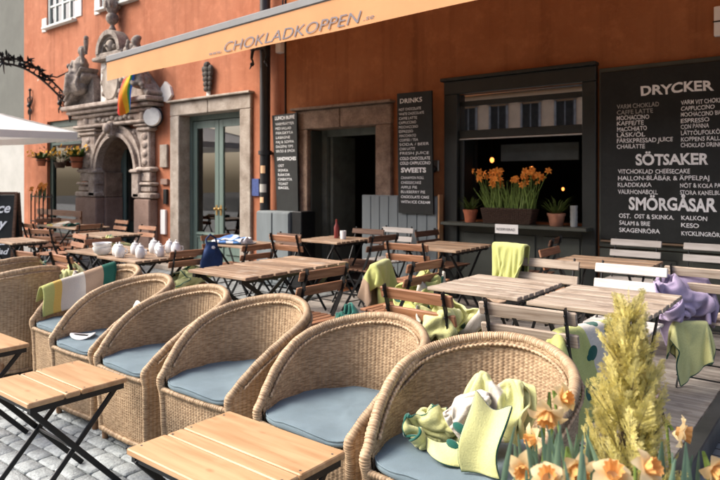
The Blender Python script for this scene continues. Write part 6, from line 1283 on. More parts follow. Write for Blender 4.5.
31,32,32,32,32,31,32,31,32,31,32,31,24,4,21,32,-13,-9,28,31,18,27,31,22,-848,21,28,31,31,31,32,31,32,31,32,32,31,32,32,31,32,32,32,31,31,31,10,16,34,-12,3,33,26,21,32,24,23,-863,14,25,
29,32,31,31,32,32,32,31,32,32,32,31,32,32,32,32,32,29,31,30,5,36,1,8,31,20,32,24,22,-6,-839,5,19,27,31,31,32,32,32,32,32,32,32,31,32,32,32,32,33,32,32,28,32,13,33,-2,26,29,27,24,
23,-5,-13,-803,-5,11,24,30,31,31,32,33,32,33,32,32,31,31,32,33,32,33,33,33,32,27,28,23,8,32,28,28,22,-5,-8,-16,-765,-11,0,18,28,31,31,32,33,33,32,33,32,32,31,31,32,33,34,34,33,32,33,27,
23,26,34,12,35,-8,-2,-10,-18,-730,-8,-11,8,23,31,31,32,33,33,33,34,31,32,31,32,32,32,34,35,33,33,32,32,34,36,2,32,24,-20,-8,-7,1,-729,6,-13,-5,16,29,32,31,33,34,33,34,31,31,32,32,32,34,
33,34,35,33,32,32,32,38,22,0,32,12,-9,-1,8,-777,25,0,-14,4,24,32,31,33,33,34,34,30,32,32,32,32,33,35,34,34,34,32,32,32,34,32,18,1,21,24,13,9,-832,21,27,-7,-11,14,31,31,32,34,34,34,
30,32,32,32,32,34,34,34,34,33,32,32,31,31,29,14,-2,24,23,22,24,-848,22,21,26,-12,-3,25,32,32,34,33,34,31,33,31,32,32,33,34,34,34,33,32,31,31,32,23,11,32,-3,18,21,22,-845,21,23,22,25,-13,
9,33,31,33,34,33,32,32,32,32,32,33,34,33,33,33,32,32,31,31,23,31,6,28,-2,15,19,-847,20,22,23,22,25,-9,26,31,33,32,33,33,32,32,32,32,33,33,33,33,32,32,32,31,31,27,26,26,4,26,1,14,
-849,15,17,21,24,22,22,11,29,31,33,33,33,32,32,32,32,33,32,33,33,32,32,31,31,31,30,25,30,9,11,24,8,-813,5,3,5,8,23,25,7,36,33,33,33,33,32,32,33,32,32,32,32,32,32,32,31,32,31,30,
28,25,31,3,6,24,-794,10,13,13,2,-14,14,14,31,36,32,33,32,32,32,33,32,32,32,32,31,32,31,32,31,31,31,29,26,28,26,0,3,-739,11,7,-12,-7,4,20,-3,13,39,34,30,31,33,32,32,32,31,32,32,31,
32,31,31,32,31,31,30,28,25,29,21,0,-720,5,-5,-12,10,3,-8,-15,34,36,34,19,29,31,32,31,32,32,32,32,31,31,31,31,31,31,32,30,31,26,23,31,14,-712,-1,-2,-5,-11,-18,-16,19,34,35,21,29,22,26,30,
32,33,31,32,32,31,30,31,30,32,31,32,31,31,30,23,24,30,-703,-10,-10,-19,-17,-16,7,27,34,32,5,32,23,30,24,32,31,32,32,33,30,31,29,31,30,32,32,31,31,32,30,21,23,-704,-12,-21,-14,-17,2,25,20,35,
23,-3,33,22,28,32,24,33,30,32,33,30,32,27,31,30,32,33,31,30,33,31,30,24,-722,-19,-13,-18,-3,24,25,14,35,2,3,29,28,24,29,32,26,34,28,33,30,31,27,30,30,33,33,31,29,33,32,30,30,-733,-15,-20,
-9,20,30,13,17,36,6,-13,21,33,24,23,32,32,31,26,31,34,27,32,24,31,33,32,31,30,33,31,29,28,-732,-20,-16,16,30,24,8,18,37,3,-18,10,33,28,20,28,33,32,28,30,32,29,29,26,30,32,31,31,31,32,
28,27,26,-732,-21,11,27,30,19,4,20,37,0,-22,0,28,32,24,21,33,34,30,28,30,34,26,30,22,32,30,30,30,28,28,26,26,-735,6,22,30,27,13,6,21,36,-3,-23,-9,20,32,27,21,30,34,32,30,29,30,34,16,
33,36,15,29,28,28,27,26,26,-714,18,27,30,23,7,10,22,34,-5,-22,-17,10,30,30,22,28,33,33,32,29,30,32,34,29,4,31,20,28,27,27,27,25,-681,21,29,28,19,8,9,25,30,-7,-21,-21,-1,25,31,26,25,32,
34,32,31,31,31,32,14,19,17,23,27,28,26,26,26],
[319,-2,-8,-9,2,27,43,28,-29,-44,-20,-3,2,9,19,27,19,-28,-70,-80,-80,-75,-47,34,78,73,71,77,86,47,-34,-56,-55,0,2,-5,-20,-5,15,43,35,-10,-42,-26,-8,-4,4,15,33,23,-7,-53,-77,-80,-76,-54,22,78,73,67,
79,84,24,-43,-56,-59,26,6,2,-18,-17,3,29,44,8,-35,-28,-13,-6,-3,9,25,33,8,-32,-68,-78,-77,-61,9,77,72,65,81,76,2,-49,-59,-61,51,9,6,-5,-22,-11,14,41,22,-18,-32,-13,-1,-11,-1,16,32,19,-11,-52,-75,
-76,-66,-5,73,71,66,83,60,-17,-56,-62,-58,72,13,8,2,-9,-21,-3,24,34,-3,-27,-13,-2,-4,-12,5,22,26,5,-29,-67,-75,-70,-19,68,71,66,82,40,-34,-61,-61,-42,72,21,11,4,0,-12,-17,8,29,10,-17,-13,-3,-2,-7,
-7,10,24,12,-6,-49,-72,-73,-32,59,71,69,77,16,-48,-63,-51,-10,42,30,17,5,1,-1,-13,-7,14,17,-6,-10,-4,-3,-3,-6,-1,14,14,8,-23,-65,-72,-46,48,72,72,65,-9,-56,-59,-26,27,-17,42,24,8,0,0,-2,-9,1,
11,0,-4,-3,-3,-3,-3,-3,3,10,9,5,-47,-72,-55,33,74,76,44,-30,-61,-42,16,46,-93,54,34,14,2,-2,-2,-2,-2,2,1,-1,-2,-3,-2,-2,-3,-2,1,14,5,-8,-68,-62,15,73,79,18,-45,-57,1,43,44,-170,66,45,
24,6,-3,-4,-3,-1,1,2,1,-1,-3,-3,-3,-2,-3,-5,-3,26,-11,-26,-71,-5,76,75,-9,-60,-19,44,45,45,-256,73,59,34,13,-1,-9,-5,2,-2,6,4,2,2,-3,-7,-6,-3,-5,-7,-5,29,-7,-64,-26,79,54,-36,-45,45,
47,45,27,-324,74,70,48,21,3,-14,-8,8,-7,13,-12,-7,6,9,5,-5,-7,-3,-4,-10,-7,34,-29,-51,76,14,-47,35,50,48,39,16,-391,73,75,62,33,8,-17,-11,13,-10,15,-16,-15,-6,5,13,14,-2,-5,-2,-1,-11,-8,33,
-52,50,-8,46,12,40,55,37,5,-458,75,72,72,49,17,-14,-18,17,-13,17,-12,-26,-10,0,7,13,18,1,-5,0,4,-15,-7,2,34,44,19,48,19,44,43,37,-565,77,70,74,63,30,-6,-23,19,-16,18,-10,-30,-13,-2,7,10,9,
18,1,-6,-8,12,21,32,31,35,21,47,29,45,39,24,-568,-8,77,67,73,46,4,-25,20,-17,17,-7,-33,-12,2,2,19,6,3,0,13,26,33,37,42,39,25,12,6,71,33,-8,-14,-499,-23,6,74,67,65,19,-24,20,-17,15,-4,
-34,-7,14,3,-2,9,17,28,36,37,37,37,33,21,11,-49,75,41,38,36,4,-534,-20,-22,16,67,72,42,-20,20,-17,11,-1,-28,5,-6,9,22,29,36,39,37,36,28,21,-6,-6,54,-53,-2,62,50,41,36,-513,-20,-13,-17,21,66,
69,-10,20,-15,4,3,-20,6,22,29,35,36,39,36,26,19,6,-12,-7,-2,54,11,-65,9,61,53,46,-451,-25,-17,-6,-5,20,71,41,-2,-9,-15,9,23,30,33,34,38,34,25,16,5,-2,-6,-4,-4,-3,40,47,-33,-64,23,59,53,
-346,-36,-29,-16,4,3,17,67,-25,20,27,31,35,35,35,30,23,13,0,0,0,-2,-3,-2,-2,-1,25,49,25,-59,-58,28,56,-241,-14,-18,-21,-25,4,36,-3,25,38,37,37,33,27,21,10,0,-3,-2,0,-1,-1,-1,-1,0,1,16,
37,46,-5,-59,-59,27,-260,-9,-1,14,42,37,28,15,33,30,30,27,18,5,-2,-2,-4,-2,-2,-1,-1,0,1,0,1,4,10,26,42,38,-27,-57,-59,-263,28,35,42,41,37,6,40,41,19,21,-15,-13,-1,2,0,0,0,-1,1,-6,
1,3,2,2,5,10,18,33,46,25,-41,-57,-269,38,42,43,28,36,25,21,-10,-4,-2,60,-21,-16,-6,-2,-2,-9,-3,11,-5,-15,10,6,2,4,11,17,21,40,49,10,-51,-260,42,42,41,36,-2,-14,57,8,-8,-55,27,55,-33,-17,
-7,-2,-20,-10,15,7,-25,-5,19,4,1,11,20,18,23,49,49,-7,-247,42,39,16,-22,-21,67,45,19,-36,-76,16,53,25,-40,-8,-25,-19,-16,9,23,-14,-29,13,17,-2,9,26,21,15,27,53,50,-221,39,-5,-34,-20,66,45,58,19,
-60,-81,-7,51,37,6,-43,-15,-32,-26,-2,33,1,-38,-5,24,2,5,30,30,12,18,28,46,-134,-28,-38,-22,66,48,43,67,21,-82,-81,-40,40,50,28,-8,-42,-19,-42,-26,31,22,-39,-20,21,5,5,32,38,18,10,23,28,-160,-35,-23,
63,55,29,66,65,11,-83,-78,-64,11,47,51,11,-17,-33,-50,-39,2,42,-8,-47,10,0,17,34,42,13,25,34,44,-250,-23,55,65,29,46,71,64,0,-84,-72,-78,-18,36,56,33,-6,-27,-47,-45,-29,33,29,-40,-30,11,29,33,34,34,
43,52,54,-349,42,71,46,28,58,72,62,-11,-84,-68,-82,-43,17,48,53,10,-18,-39,-47,-41,-12,39,18,-53,2,40,40,44,54,57,54,55,-403,74,59,30,41,66,72,58,-22,-83,-66,-79,-63,-3,39,55,27,-6,-28,-44,-42,-33,-9,61,
21,16,-6,50,58,57,56,54,55,-422,64,47,30,51,70,70,55,-34,-81,-66,-72,-75,-26,26,52,39,6,-18,-32,-42,-32,-18,-1,38,72,41,41,57,57,55,55,54,-449,58,38,37,58,70,70,51,-45,-79,-66,-67,-78,-47,10,43,44,20,
-9,-24,-31,-29,-22,-8,67,69,56,48,56,56,56,54,55],
[0,19,18,19,19,19,19,20,18,17,18,18,18,17,19,19,20,18,18,17,17,16,14,4,-6,-5,-6,-4,-6,-10,-17,-16,-16,-275,19,19,18,18,19,20,20,19,17,17,18,18,17,18,20,19,20,18,17,17,16,15,5,-5,-5,-5,
-5,-6,-13,-17,-16,-16,-275,19,18,18,18,19,19,20,20,17,18,17,18,17,18,19,20,20,19,17,17,16,16,7,-5,-5,-5,-5,-8,-14,-16,-17,-16,-276,19,18,18,18,19,19,20,20,18,18,17,17,18,18,18,20,20,19,18,17,
16,16,9,-4,-5,-5,-5,-9,-15,-17,-17,-15,-277,18,18,18,18,19,20,19,20,19,17,17,18,17,18,19,19,20,19,19,16,17,16,11,-2,-6,-5,-6,-10,-16,-17,-16,-15,-279,18,18,18,19,18,20,20,19,19,18,17,17,18,18,
19,19,19,19,19,17,17,17,12,-1,-6,-5,-7,-12,-15,-17,-16,-16,-280,18,18,19,18,19,19,20,19,19,18,17,18,18,18,19,18,19,19,19,18,17,17,14,1,-6,-6,-8,-13,-16,-16,-16,-19,-278,18,18,18,19,19,19,19,19,
19,18,18,18,18,18,19,18,19,18,19,18,18,17,16,3,-7,-6,-10,-14,-15,-16,-18,-22,-275,18,18,19,19,19,19,19,18,19,18,18,19,18,18,19,18,18,18,19,18,18,18,17,6,-7,-8,-11,-14,-16,-16,-21,-21,-274,18,18,
19,19,19,19,19,18,19,18,19,19,18,19,18,18,17,18,18,19,19,18,19,7,-8,-8,-12,-16,-15,-20,-21,-34,-257,18,18,19,19,19,18,19,18,19,19,18,19,19,18,18,18,18,18,18,18,20,18,19,11,-11,-7,-14,-15,-20,
-22,-34,-36,-237,18,19,18,19,19,18,19,18,19,19,18,19,19,19,18,17,18,18,19,18,18,20,17,16,-11,-9,-16,-19,-21,-34,-35,-36,-219,19,18,19,19,19,17,19,18,19,19,19,18,18,19,18,19,18,18,18,19,19,17,19,
15,-6,-11,-34,-8,-37,-32,-36,-35,-200,19,18,19,18,19,18,18,18,19,19,19,18,18,19,18,18,19,18,19,19,18,19,20,21,-5,-44,-12,-23,-37,-35,-35,-37,-180,19,19,18,18,19,18,18,18,19,20,19,17,19,18,18,18,18,
20,19,19,19,19,14,4,1,-38,-45,2,-40,-35,-38,-38,-171,34,19,19,17,18,19,18,18,19,20,19,17,19,18,18,17,19,20,20,19,13,8,-4,-1,-2,-21,-43,-45,-1,-29,-39,-40,-156,35,31,19,18,17,19,18,18,20,19,19,
18,18,17,18,19,19,19,13,7,-1,-2,-4,-6,-19,-28,-36,-20,-28,-27,-28,-30,-126,35,35,29,18,18,18,18,19,19,19,19,18,17,18,18,17,12,7,-1,0,-6,-11,-16,-19,-21,-19,-31,-24,-29,-27,-27,-27,-69,35,34,33,28,18,
18,19,18,19,19,19,18,18,14,9,6,3,0,-8,-13,-16,-19,-18,-20,-21,-17,-23,-28,-28,-29,-26,-26,-8,34,34,32,32,29,18,17,20,19,19,19,13,7,5,3,0,-9,-14,-18,-19,-18,-18,-19,-20,-20,-19,-19,-25,-27,-28,-28,-27,
53,35,34,33,31,31,31,17,20,19,12,8,2,2,-2,-9,-14,-18,-20,-18,-19,-18,-18,-19,-20,-20,-20,-17,-20,-27,-27,-28,-28,83,41,41,41,38,31,20,48,8,6,1,2,-5,-9,-14,-17,-19,-18,-19,-18,-19,-18,-19,-19,-19,-20,-19,
-19,-18,-21,-28,-27,-27,105,40,39,38,36,33,35,39,22,-1,-2,-9,-16,-18,-18,-18,-18,-18,-18,-18,-19,-18,-19,-19,-19,-20,-19,-19,-18,-18,-23,-29,-28,127,37,36,33,34,37,30,38,38,-5,-13,-22,-19,-17,-17,-18,-18,-17,-18,-19,-18,
-19,-19,-19,-19,-19,-19,-19,-18,-18,-19,-25,-29,139,36,35,32,38,36,37,37,1,-3,-6,-17,-20,-19,-18,-17,-17,-17,-18,-19,-18,-19,-19,-20,-19,-18,-19,-19,-18,-18,-18,-21,-27,150,36,36,36,35,35,36,19,7,-3,-14,-16,-17,-21,-19,
-17,-17,-17,-17,-19,-19,-18,-19,-20,-19,-18,-19,-19,-18,-19,-18,-18,-22,161,35,36,35,35,35,23,16,10,-9,-10,-18,-17,-18,-21,-17,-17,-17,-17,-19,-19,-19,-19,-19,-19,-18,-19,-18,-19,-20,-18,-19,-17,173,36,36,35,35,23,17,18,10,
-13,-7,-19,-17,-17,-18,-20,-17,-16,-17,-19,-20,-19,-18,-19,-19,-18,-19,-18,-19,-20,-19,-18,-17,189,35,36,35,24,18,17,18,11,-11,-11,-16,-18,-18,-18,-17,-19,-16,-18,-18,-20,-20,-17,-19,-19,-18,-19,-18,-19,-20,-20,-18,-17,204,37,35,
26,18,17,18,17,10,-10,-12,-16,-17,-18,-17,-18,-17,-18,-17,-18,-19,-21,-18,-17,-19,-19,-19,-18,-19,-20,-19,-17,-13,212,37,28,20,17,17,17,17,8,-10,-11,-15,-16,-18,-18,-17,-18,-17,-18,-18,-18,-20,-19,-18,-17,-19,-19,-19,-19,-19,
-15,-8,-4,203,31,21,18,17,17,17,18,5,-10,-11,-13,-16,-17,-18,-18,-18,-17,-18,-18,-18,-17,-20,-19,-17,-19,-18,-17,-17,-9,-2,0,0,173,22,19,18,18,17,17,17,3,-11,-10,-11,-16,-17,-17,-18,-18,-18,-18,-18,-18,-16,-15,-19,
-5,-4,-40,-13,-2,0,0,0,0,136,19,19,17,18,17,17,17,2,-11,-11,-11,-13,-17,-18,-18,-18,-18,-18,-17,-18,-17,-16,-14,-10,19,-5,-31,0,0,0,0,0,96,19,18,17,18,18,17,16,-1,-11,-10,-10,-12,-16,-18,-18,-19,-18,
-18,-17,-18,-16,-16,-15,14,0,24,-24,0,0,0,0,0],
)),
}
def cloth_verts(k):
    nu, nv, lo, hi, z = CLOTH[k]; n = (nu+1)*(nv+1); out = [[0]*3 for _ in range(n)]
    for c in range(3):
        acc = 0
        for i in range(n): acc += z[c][i]; out[i][c] = lo[c]+acc/999*(hi[c]-lo[c])
    return nu, nv, out
def fleece(name, cols, mode='stripe', uvscale=(1, 1), blob=None, rim=None):
    "fleece with woven stripes or large printed shapes, laid out in the cloth's own coordinates"
    m = bpy.data.materials.new(name); m.use_nodes = True; t = m.node_tree; N = t.nodes; L = t.links; b = N['Principled BSDF']
    b.inputs['Roughness'].default_value = .95; b.inputs['Specular IOR Level'].default_value = .1; b.inputs['Sheen Weight'].default_value = .25
    uv = N.new('ShaderNodeUVMap'); sp = N.new('ShaderNodeSeparateXYZ'); L.new(uv.outputs[0], sp.inputs[0])
    rp = N.new('ShaderNodeValToRGB'); rp.color_ramp.interpolation = 'CONSTANT'; cr = rp.color_ramp
    while len(cr.elements) < len(cols): cr.elements.new(.5)
    for e, (p, c) in zip(cr.elements, cols): e.position = p; e.color = (*c, 1)
    L.new(sp.outputs[0 if mode == 'stripe' else 1], rp.inputs[0]); out = rp.outputs[0]
    if blob:
        vo = N.new('ShaderNodeTexVoronoi'); vo.inputs['Scale'].default_value = blob[1]; vo.inputs['Randomness'].default_value = .8; L.new(uv.outputs[0], vo.inputs['Vector'])
        lt = N.new('ShaderNodeMath'); lt.operation = 'LESS_THAN'; lt.inputs[1].default_value = blob[2]; L.new(vo.outputs['Distance'], lt.inputs[0])
        gt = N.new('ShaderNodeMath'); gt.operation = 'GREATER_THAN'; gt.inputs[1].default_value = blob[3]; L.new(sp.outputs[0 if mode == 'stripe' else 1], gt.inputs[0])
        mu = N.new('ShaderNodeMath'); mu.operation = 'MULTIPLY'; L.new(lt.outputs[0], mu.inputs[0]); L.new(gt.outputs[0], mu.inputs[1])
        mi = N.new('ShaderNodeMix'); mi.data_type = 'RGBA'; L.new(mu.outputs[0], mi.inputs[0]); L.new(out, mi.inputs[6]); mi.inputs[7].default_value = (*blob[0], 1); out = mi.outputs[2]
    if rim:
        # stitched hem along the cloth's border
        prev = None
        for ax in (0, 1):
            for op, v in (('LESS_THAN', .010), ('GREATER_THAN', .990)):
                q = N.new('ShaderNodeMath'); q.operation = op; q.inputs[1].default_value = v; L.new(sp.outputs[ax], q.inputs[0])
                if prev is None: prev = q
                else:
                    a_ = N.new('ShaderNodeMath'); a_.operation = 'MAXIMUM'; L.new(prev.outputs[0], a_.inputs[0]); L.new(q.outputs[0], a_.inputs[1]); prev = a_
        mi = N.new('ShaderNodeMix'); mi.data_type = 'RGBA'; L.new(prev.outputs[0], mi.inputs[0]); L.new(out, mi.inputs[6]); mi.inputs[7].default_value = (*rim, 1); out = mi.outputs[2]
    n = N.new('ShaderNodeTexNoise'); n.inputs['Scale'].default_value = 170; n.inputs['Detail'].default_value = 5; tc = N.new('ShaderNodeTexCoord'); L.new(tc.outputs['Object'], n.inputs['Vector'])
    mr = N.new('ShaderNodeMapRange'); mr.inputs[3].default_value = .78; mr.inputs[4].default_value = 1.16; L.new(n.outputs['Fac'], mr.inputs[0])
    mx = N.new('ShaderNodeVectorMath'); mx.operation = 'SCALE'; L.new(out, mx.inputs[0]); L.new(mr.outputs[0], mx.inputs['Scale']); L.new(mx.outputs[0], b.inputs['Base Color'])
    bp = N.new('ShaderNodeBump'); bp.inputs['Strength'].default_value = .3; bp.inputs['Distance'].default_value = .006; L.new(n.outputs['Fac'], bp.inputs['Height']); L.new(bp.outputs[0], b.inputs['Normal'])
    return m
LIME, LIME2, CREAM, TANC, DGREEN, YEL, LILAC = (.60, .60, .27), (.47, .49, .17), (.62, .565, .48), (.36, .25, .17), (.015, .095, .07), (.66, .46, .12), (.33, .27, .40)
F_MIX = fleece('fleece_lime_cream', [(0, LIME), (.45, CREAM), (.62, LIME)], blob=(DGREEN, 4.5, .16, .40))
F_CREAM = fleece('fleece_cream', [(0, CREAM), (.62, TANC), (.72, CREAM)], blob=(DGREEN, 4.5, .16, .1))
F_STR = fleece('fleece_striped', [(0, LIME2), (.16, YEL), (.28, CREAM), (.62, TANC), (.84, DGREEN)], rim=None)
F_LIME = fleece('fleece_lime', [(0, LIME2), (.80, TANC)], mode='v')
F_LIMEP = fleece('fleece_plain_lime', [(0, LIME), (.5, LIME)], rim=DGREEN)
F_LILAC = fleece('fleece_lilac', [(0, LILAC), (.5, (.38, .31, .45))])
F_GREENP = fleece('fleece_green_print', [(0, LIME2), (.4, CREAM), (.6, LIME2)], blob=(DGREEN, 6, .36, .0))
F_BLUE = fleece('cloth_blue_white', [(0, (.75, .76, .78)), (.2, (.08, .20, .48)), (.4, (.78, .78, .78)), (.6, (.10, .25, .55)), (.8, (.75, .76, .78))])
F_TEAL = fleece('fleece_teal', [(0, DGREEN), (.5, (.02, .14, .11))])
def cloth_obj(k, name, m, parent=None, sc=(1, 1, 1), thick=.007, levels=1):
    nu, nv, vs = cloth_verts(k); g = MB()
    for j in range(nv+1):
        for i in range(nu+1):
            v = vs[j*(nu+1)+i]; g.v.append(Vector((v[0]*sc[0], v[1]*sc[1], v[2]*sc[2]))); g.uv[len(g.v)-1] = (i/nu, j/nv)
    for j in range(nv):
        for i in range(nu): a = j*(nu+1)+i; g.face((a, a+1, a+nu+2, a+nu+1))
    o = g.build(name, m, parent, smooth='all')
    o.modifiers.new('sub', 'SUBSURF').levels = levels; o.modifiers['sub'].render_levels = levels
    so_ = o.modifiers.new('thick', 'SOLIDIFY'); so_.thickness = thick; so_.offset = 0
    return o
def blanket(k, label, m, loc, rz=0, sc=(1, 1, 1), name='blanket', cat='blanket', thick=.007, dz=0.0, tilt=(0, 0)):
    o = cloth_obj(k, name, m, None, sc, thick); o.location = (loc[0], loc[1], loc[2]); o.rotation_euler = (R(tilt[0]), R(tilt[1]), R(rz))
    return tag(o, label, cat, 'fleece blankets left on the chairs' if cat == 'blanket' else None)
# crumpled blanket on the nearest wicker chair
bl = thing('blanket', 'crumpled lime and cream fleece with dark green print on the nearest wicker chair', 'blanket', (-1.10, 2.12, -.005), 0, 'fleece blankets left on the chairs')
o_ = cloth_obj('heap2', 'pile', F_MIX, bl, (.46, .60, 1.15), thick=.009, levels=2); o_.rotation_euler = (R(52), R(-4), R(6)); o_.location = (.02, .12, .575)
o_ = cloth_obj('heap', 'knot', F_LIMEP, bl, (.56, .60, .50), thick=.011, levels=2); o_.location = (-.115, -.02, .245)
o_ = cloth_obj('heap2', 'cream_fold', F_CREAM, bl, (.30, .46, 1.1), thick=.009, levels=2); o_.rotation_euler = (R(60), R(52), R(0)); o_.location = (-.075, .06, .575)
g = MB()
def flap(u, v):
    x = -.02+.135*u+.03*v; top = .715-.040*u-.02*math.sin(u*3.1)
    y = -.035-.155*math.sin(min(v*1.15, 1)*1.35)-.010*math.sin(u*5+v*3)-.02*math.sin(v*5)*u
    z = top-(top-.492)*(v**1.25)+.010*math.sin(u*7+1)*(1-v)
    return (x+.010*math.sin(v*6), y+.02*u, z)
g.grid(flap, 24, 26, uvf=lambda u, v: (u, v)); fo = g.build('corner_flap', F_LIMEP, bl, smooth='all'); sd_ = fo.modifiers.new('t', 'SOLIDIFY'); sd_.thickness = .009
g = MB()
def lip(u, v):
    a = u*math.pi; return (-.17+.20*u, -.13-.07*math.sin(a)*(1-v)+.02*u, .495+.05*v+.014*math.sin(u*7+v*3)*v+.008*math.sin(u*5))
g.grid(lip, 20, 8, uvf=lambda u, v: (u, v)); lo_ = g.build('lower_corner', F_LIMEP, bl, smooth='all'); sd_ = lo_.modifiers.new('t', 'SOLIDIFY'); sd_.thickness = .009
g = MB()
for q_ in ((-.06, -.12, .54), (-.045, -.10, .60)): g.ball(q_, .026, 12, 8, (1.3, .6, .7), Matrix.Rotation(R(20), 3, 'Y'))
g.build('green_applique', F_TEAL, bl, smooth='all')
# further blankets
b2 = thing('blanket', 'lime, yellow, cream and tan striped blanket hung in the leftmost cushioned wicker chair', 'blanket', (-4.5, 2.4, .6), 0, 'fleece blankets left on the chairs')
g = MB()
def hung(u, v):
    # over the left arm at v < .2, then down its inner side
    t = max(0, (v-.2)/.8); k = max(0, .2-v)/.2; zt = .69+.15*u
    return Vector((-4.735+.05*t+.15*u**3-.075*k+.012*math.sin(u*8+v*3), 2.16+.50*u+.01*math.sin(v*5), zt-(.20+.02*math.sin(u*5))*t-.11*k*k+.02*math.sin(k*3.1)+.010*math.sin(u*6.5+1)))
g.grid(hung, 30, 24, uvf=lambda u, v: (u, v)); o = g.build('cloth', F_STR, b2, world=True, smooth='all'); sd_ = o.modifiers.new('t', 'SOLIDIFY'); sd_.thickness = .009
blanket('heap', 'heap of lime and green print fleece on the left one of the paired brown chairs', F_GREENP, (-6.20, 2.95, -.02), 30, (1.2, 1.1, 1))
blanket('heap', 'heap of lime fleece on the right one of the paired brown chairs', F_MIX, (-5.62, 3.02, -.02), 100, (1.2, 1.1, 1))
blanket('drape2', 'yellow green fleece spread over the seat under the porcelain jar table', F_LIME, (-5.52, 3.42, -.30), 20, (.9, .9, .9))
blanket('heap', 'yellow green fleece heap on the chair that carries the blue bag', F_LIMEP, (-5.40, 3.78, -.02), 200, (1.1, 1.1, .9))
blanket('heap', 'lime fleece heap low at the right side of the portal table', F_LIMEP, (-7.55, 4.55, -.05), 60, (1.3, 1.3, 1.1))
blanket('heap2', 'yellow and green cloth lying flat on the far left table', F_STR, (-10.35, 5.1, .69), 8, (1.0, .8, .8), name='cloth', cat='cloth')
blanket('heap', 'fleece heap with dark green print on the sideways brown chair in the middle', F_GREENP, (-2.60, 3.76, DZ-.02), 200, (1.0, 1.0, 1.0))
blanket('drape2', 'lime fleece draped to the deck beside the long middle table', F_LIME, (-2.95, 3.95, DZ-.08), 110, (.8, 1.0, .95))
blanket('heap', 'cream and lime fleece heap on the brown chair behind the second wicker chair', F_MIX, (-1.80, 2.98, DZ-.02), 120, (1.3, 1.1, 1.05))
tl = blanket('heap', 'teal bundle beside the lime fleece, behind the second wicker chair from the right', F_TEAL, (-2.16, 2.80, DZ-.03), 60, (.8, .8, .95))
blanket('drape', 'yellow green fleece with a brown end hung on the pale chair beyond the tables', F_LIME, (-2.04, 4.335, DZ+.03), 172, (.55, 1.35, 1.02))
blanket('drape2', 'cream fleece with dark green print hanging behind the conifer', F_GREENP, (-.98, 2.90, DZ-.10), 70, (.9, .9, .95))
blanket('drape2', 'lilac blanket drooping over the back of the chair at the right edge', F_LILAC, (-.93, 4.57, DZ+.01), 14, (.62, .8, .85))
blanket('heap', 'lilac blanket bundle on the seat of the chair at the right edge', F_LILAC, (-.80, 4.50, DZ-.03), 20, (1.1, .9, 1.05))
blanket('drape2', 'plain lime fleece slung low under the lilac blanket at the right edge', F_LIMEP, (-.86, 4.44, DZ-.16), 40, (.45, .55, .74))
# letter on the teal bundle
# ================================================================== small things on the tables
jr = random.Random(4)
def make_jar(h_=.15, r=.05):
    t = thing('porcelain_jar', 'x', 'jar')
    g = MB(); g.lathe([(r*.75, 0), (r*.95, .01), (r*1.05, h_*.35), (r, h_*.6), (r*.7, h_*.74), (r*.62, h_*.78)], (0, 0, 0), 20); g.build('body', M['porcelain'], t, smooth=True)
    g = MB(); g.lathe([(r*.70, h_*.78), (r*.72, h_*.81), (r*.5, h_*.88), (r*.2, h_*.92), (r*.12, h_*.95), (r*.22, h_*.99), (r*.2, h_*1.03), (.002, h_*1.05)], (0, 0, 0), 16); g.build('lid', M['porcelain'], t, smooth=True)
    g = MB(); g.tube([(r*.95, 0, h_*.58), (r*1.55, 0, h_*.55), (r*1.6, 0, h_*.32), (r*1.0, 0, h_*.22)], .006, 6); g.build('handle', M['porcelain'], t, smooth=True)
    return t
jar = make_jar(); first = True
spots = [(-5.86, 3.42, 1.0, 'front left'), (-5.70, 3.36, 1.15, 'front'), (-5.82, 3.60, 1.05, 'a'), (-5.64, 3.54, .95, 'b'), (-5.50, 3.46, 1.1, 'c'), (-5.76, 3.78, 1.2, 'd'), (-5.58, 3.72, 1.05, 'e'), (-5.44, 3.64, 1.0, 'f'), (-5.66, 3.90, 1.1, 'g'), (-5.46, 3.84, 1.15, 'h')]
for (x, y, s_, q) in spots:
    o = jar if first else copy_tree(jar); first = False
    o.location = (x, y, .742); o.scale = (s_*.82, s_*.82, s_*.84); o.rotation_euler.z = jr.random()*6; o['label'] = 'white lidded porcelain jar in the cluster on the left table'; o['group'] = 'white porcelain jars'
def make_bowl_stack(loc, label):
    t = thing('bowl_stack', label, 'bowls', loc)
    for i in range(2):
        g = MB(); z = i*.045; g.lathe([(.045, z), (.075, z+.02), (.092, z+.055), (.094, z+.075), (.086, z+.075), (.08, z+.055), (.01, z+.02)], (0, 0, 0), 22); g.build('bowl', M['porcelain'], t, smooth=True)
make_bowl_stack((-6.06, 3.38, .742), 'stack of white bowls at the left end of the porcelain jars')
blanket('heap2', 'folded blue and white cloth on the table behind the jars', F_BLUE, (-5.86, 4.92, .70), 15, (.85, .7, .95), name='cloth', cat='cloth')
# dark blue bag on the chair back
bag = thing('shoulder_bag', 'dark blue cloth bag hanging from the corner of a brown chair', 'bag', (-5.13, 4.03, .78))
g = MB()
def bagf(u, v):
    a = u*2*math.pi; z = .10-.34*v; w2 = (.045+.085*math.sin(min(v*1.2, 1)*math.pi*.62))*(1 if v < .92 else (1-v)/.08); 
    return (.02+w2*.45*math.cos(a)+.006*math.sin(a*3+v*9), -.02+w2*math.sin(a)+.008*math.sin(a*4+v*7), z)
g.grid(bagf, 28, 18); g.build('sack', M['bluefab'], bag, smooth='all')
g = MB(); g.tube([(.02, -.07, .05), (.0, -.07, .13), (-.01, -.01, .17), (0, .05, .13), (.02, .05, .05)], .010, 8); g.build('strap', M['bluefab'], bag, smooth='all')
g = MB(); g.ball((.05, -.02, .02), .035, 10, 6, (.4, 1, 1.3)); g.build('patch', M['paper'], bag)
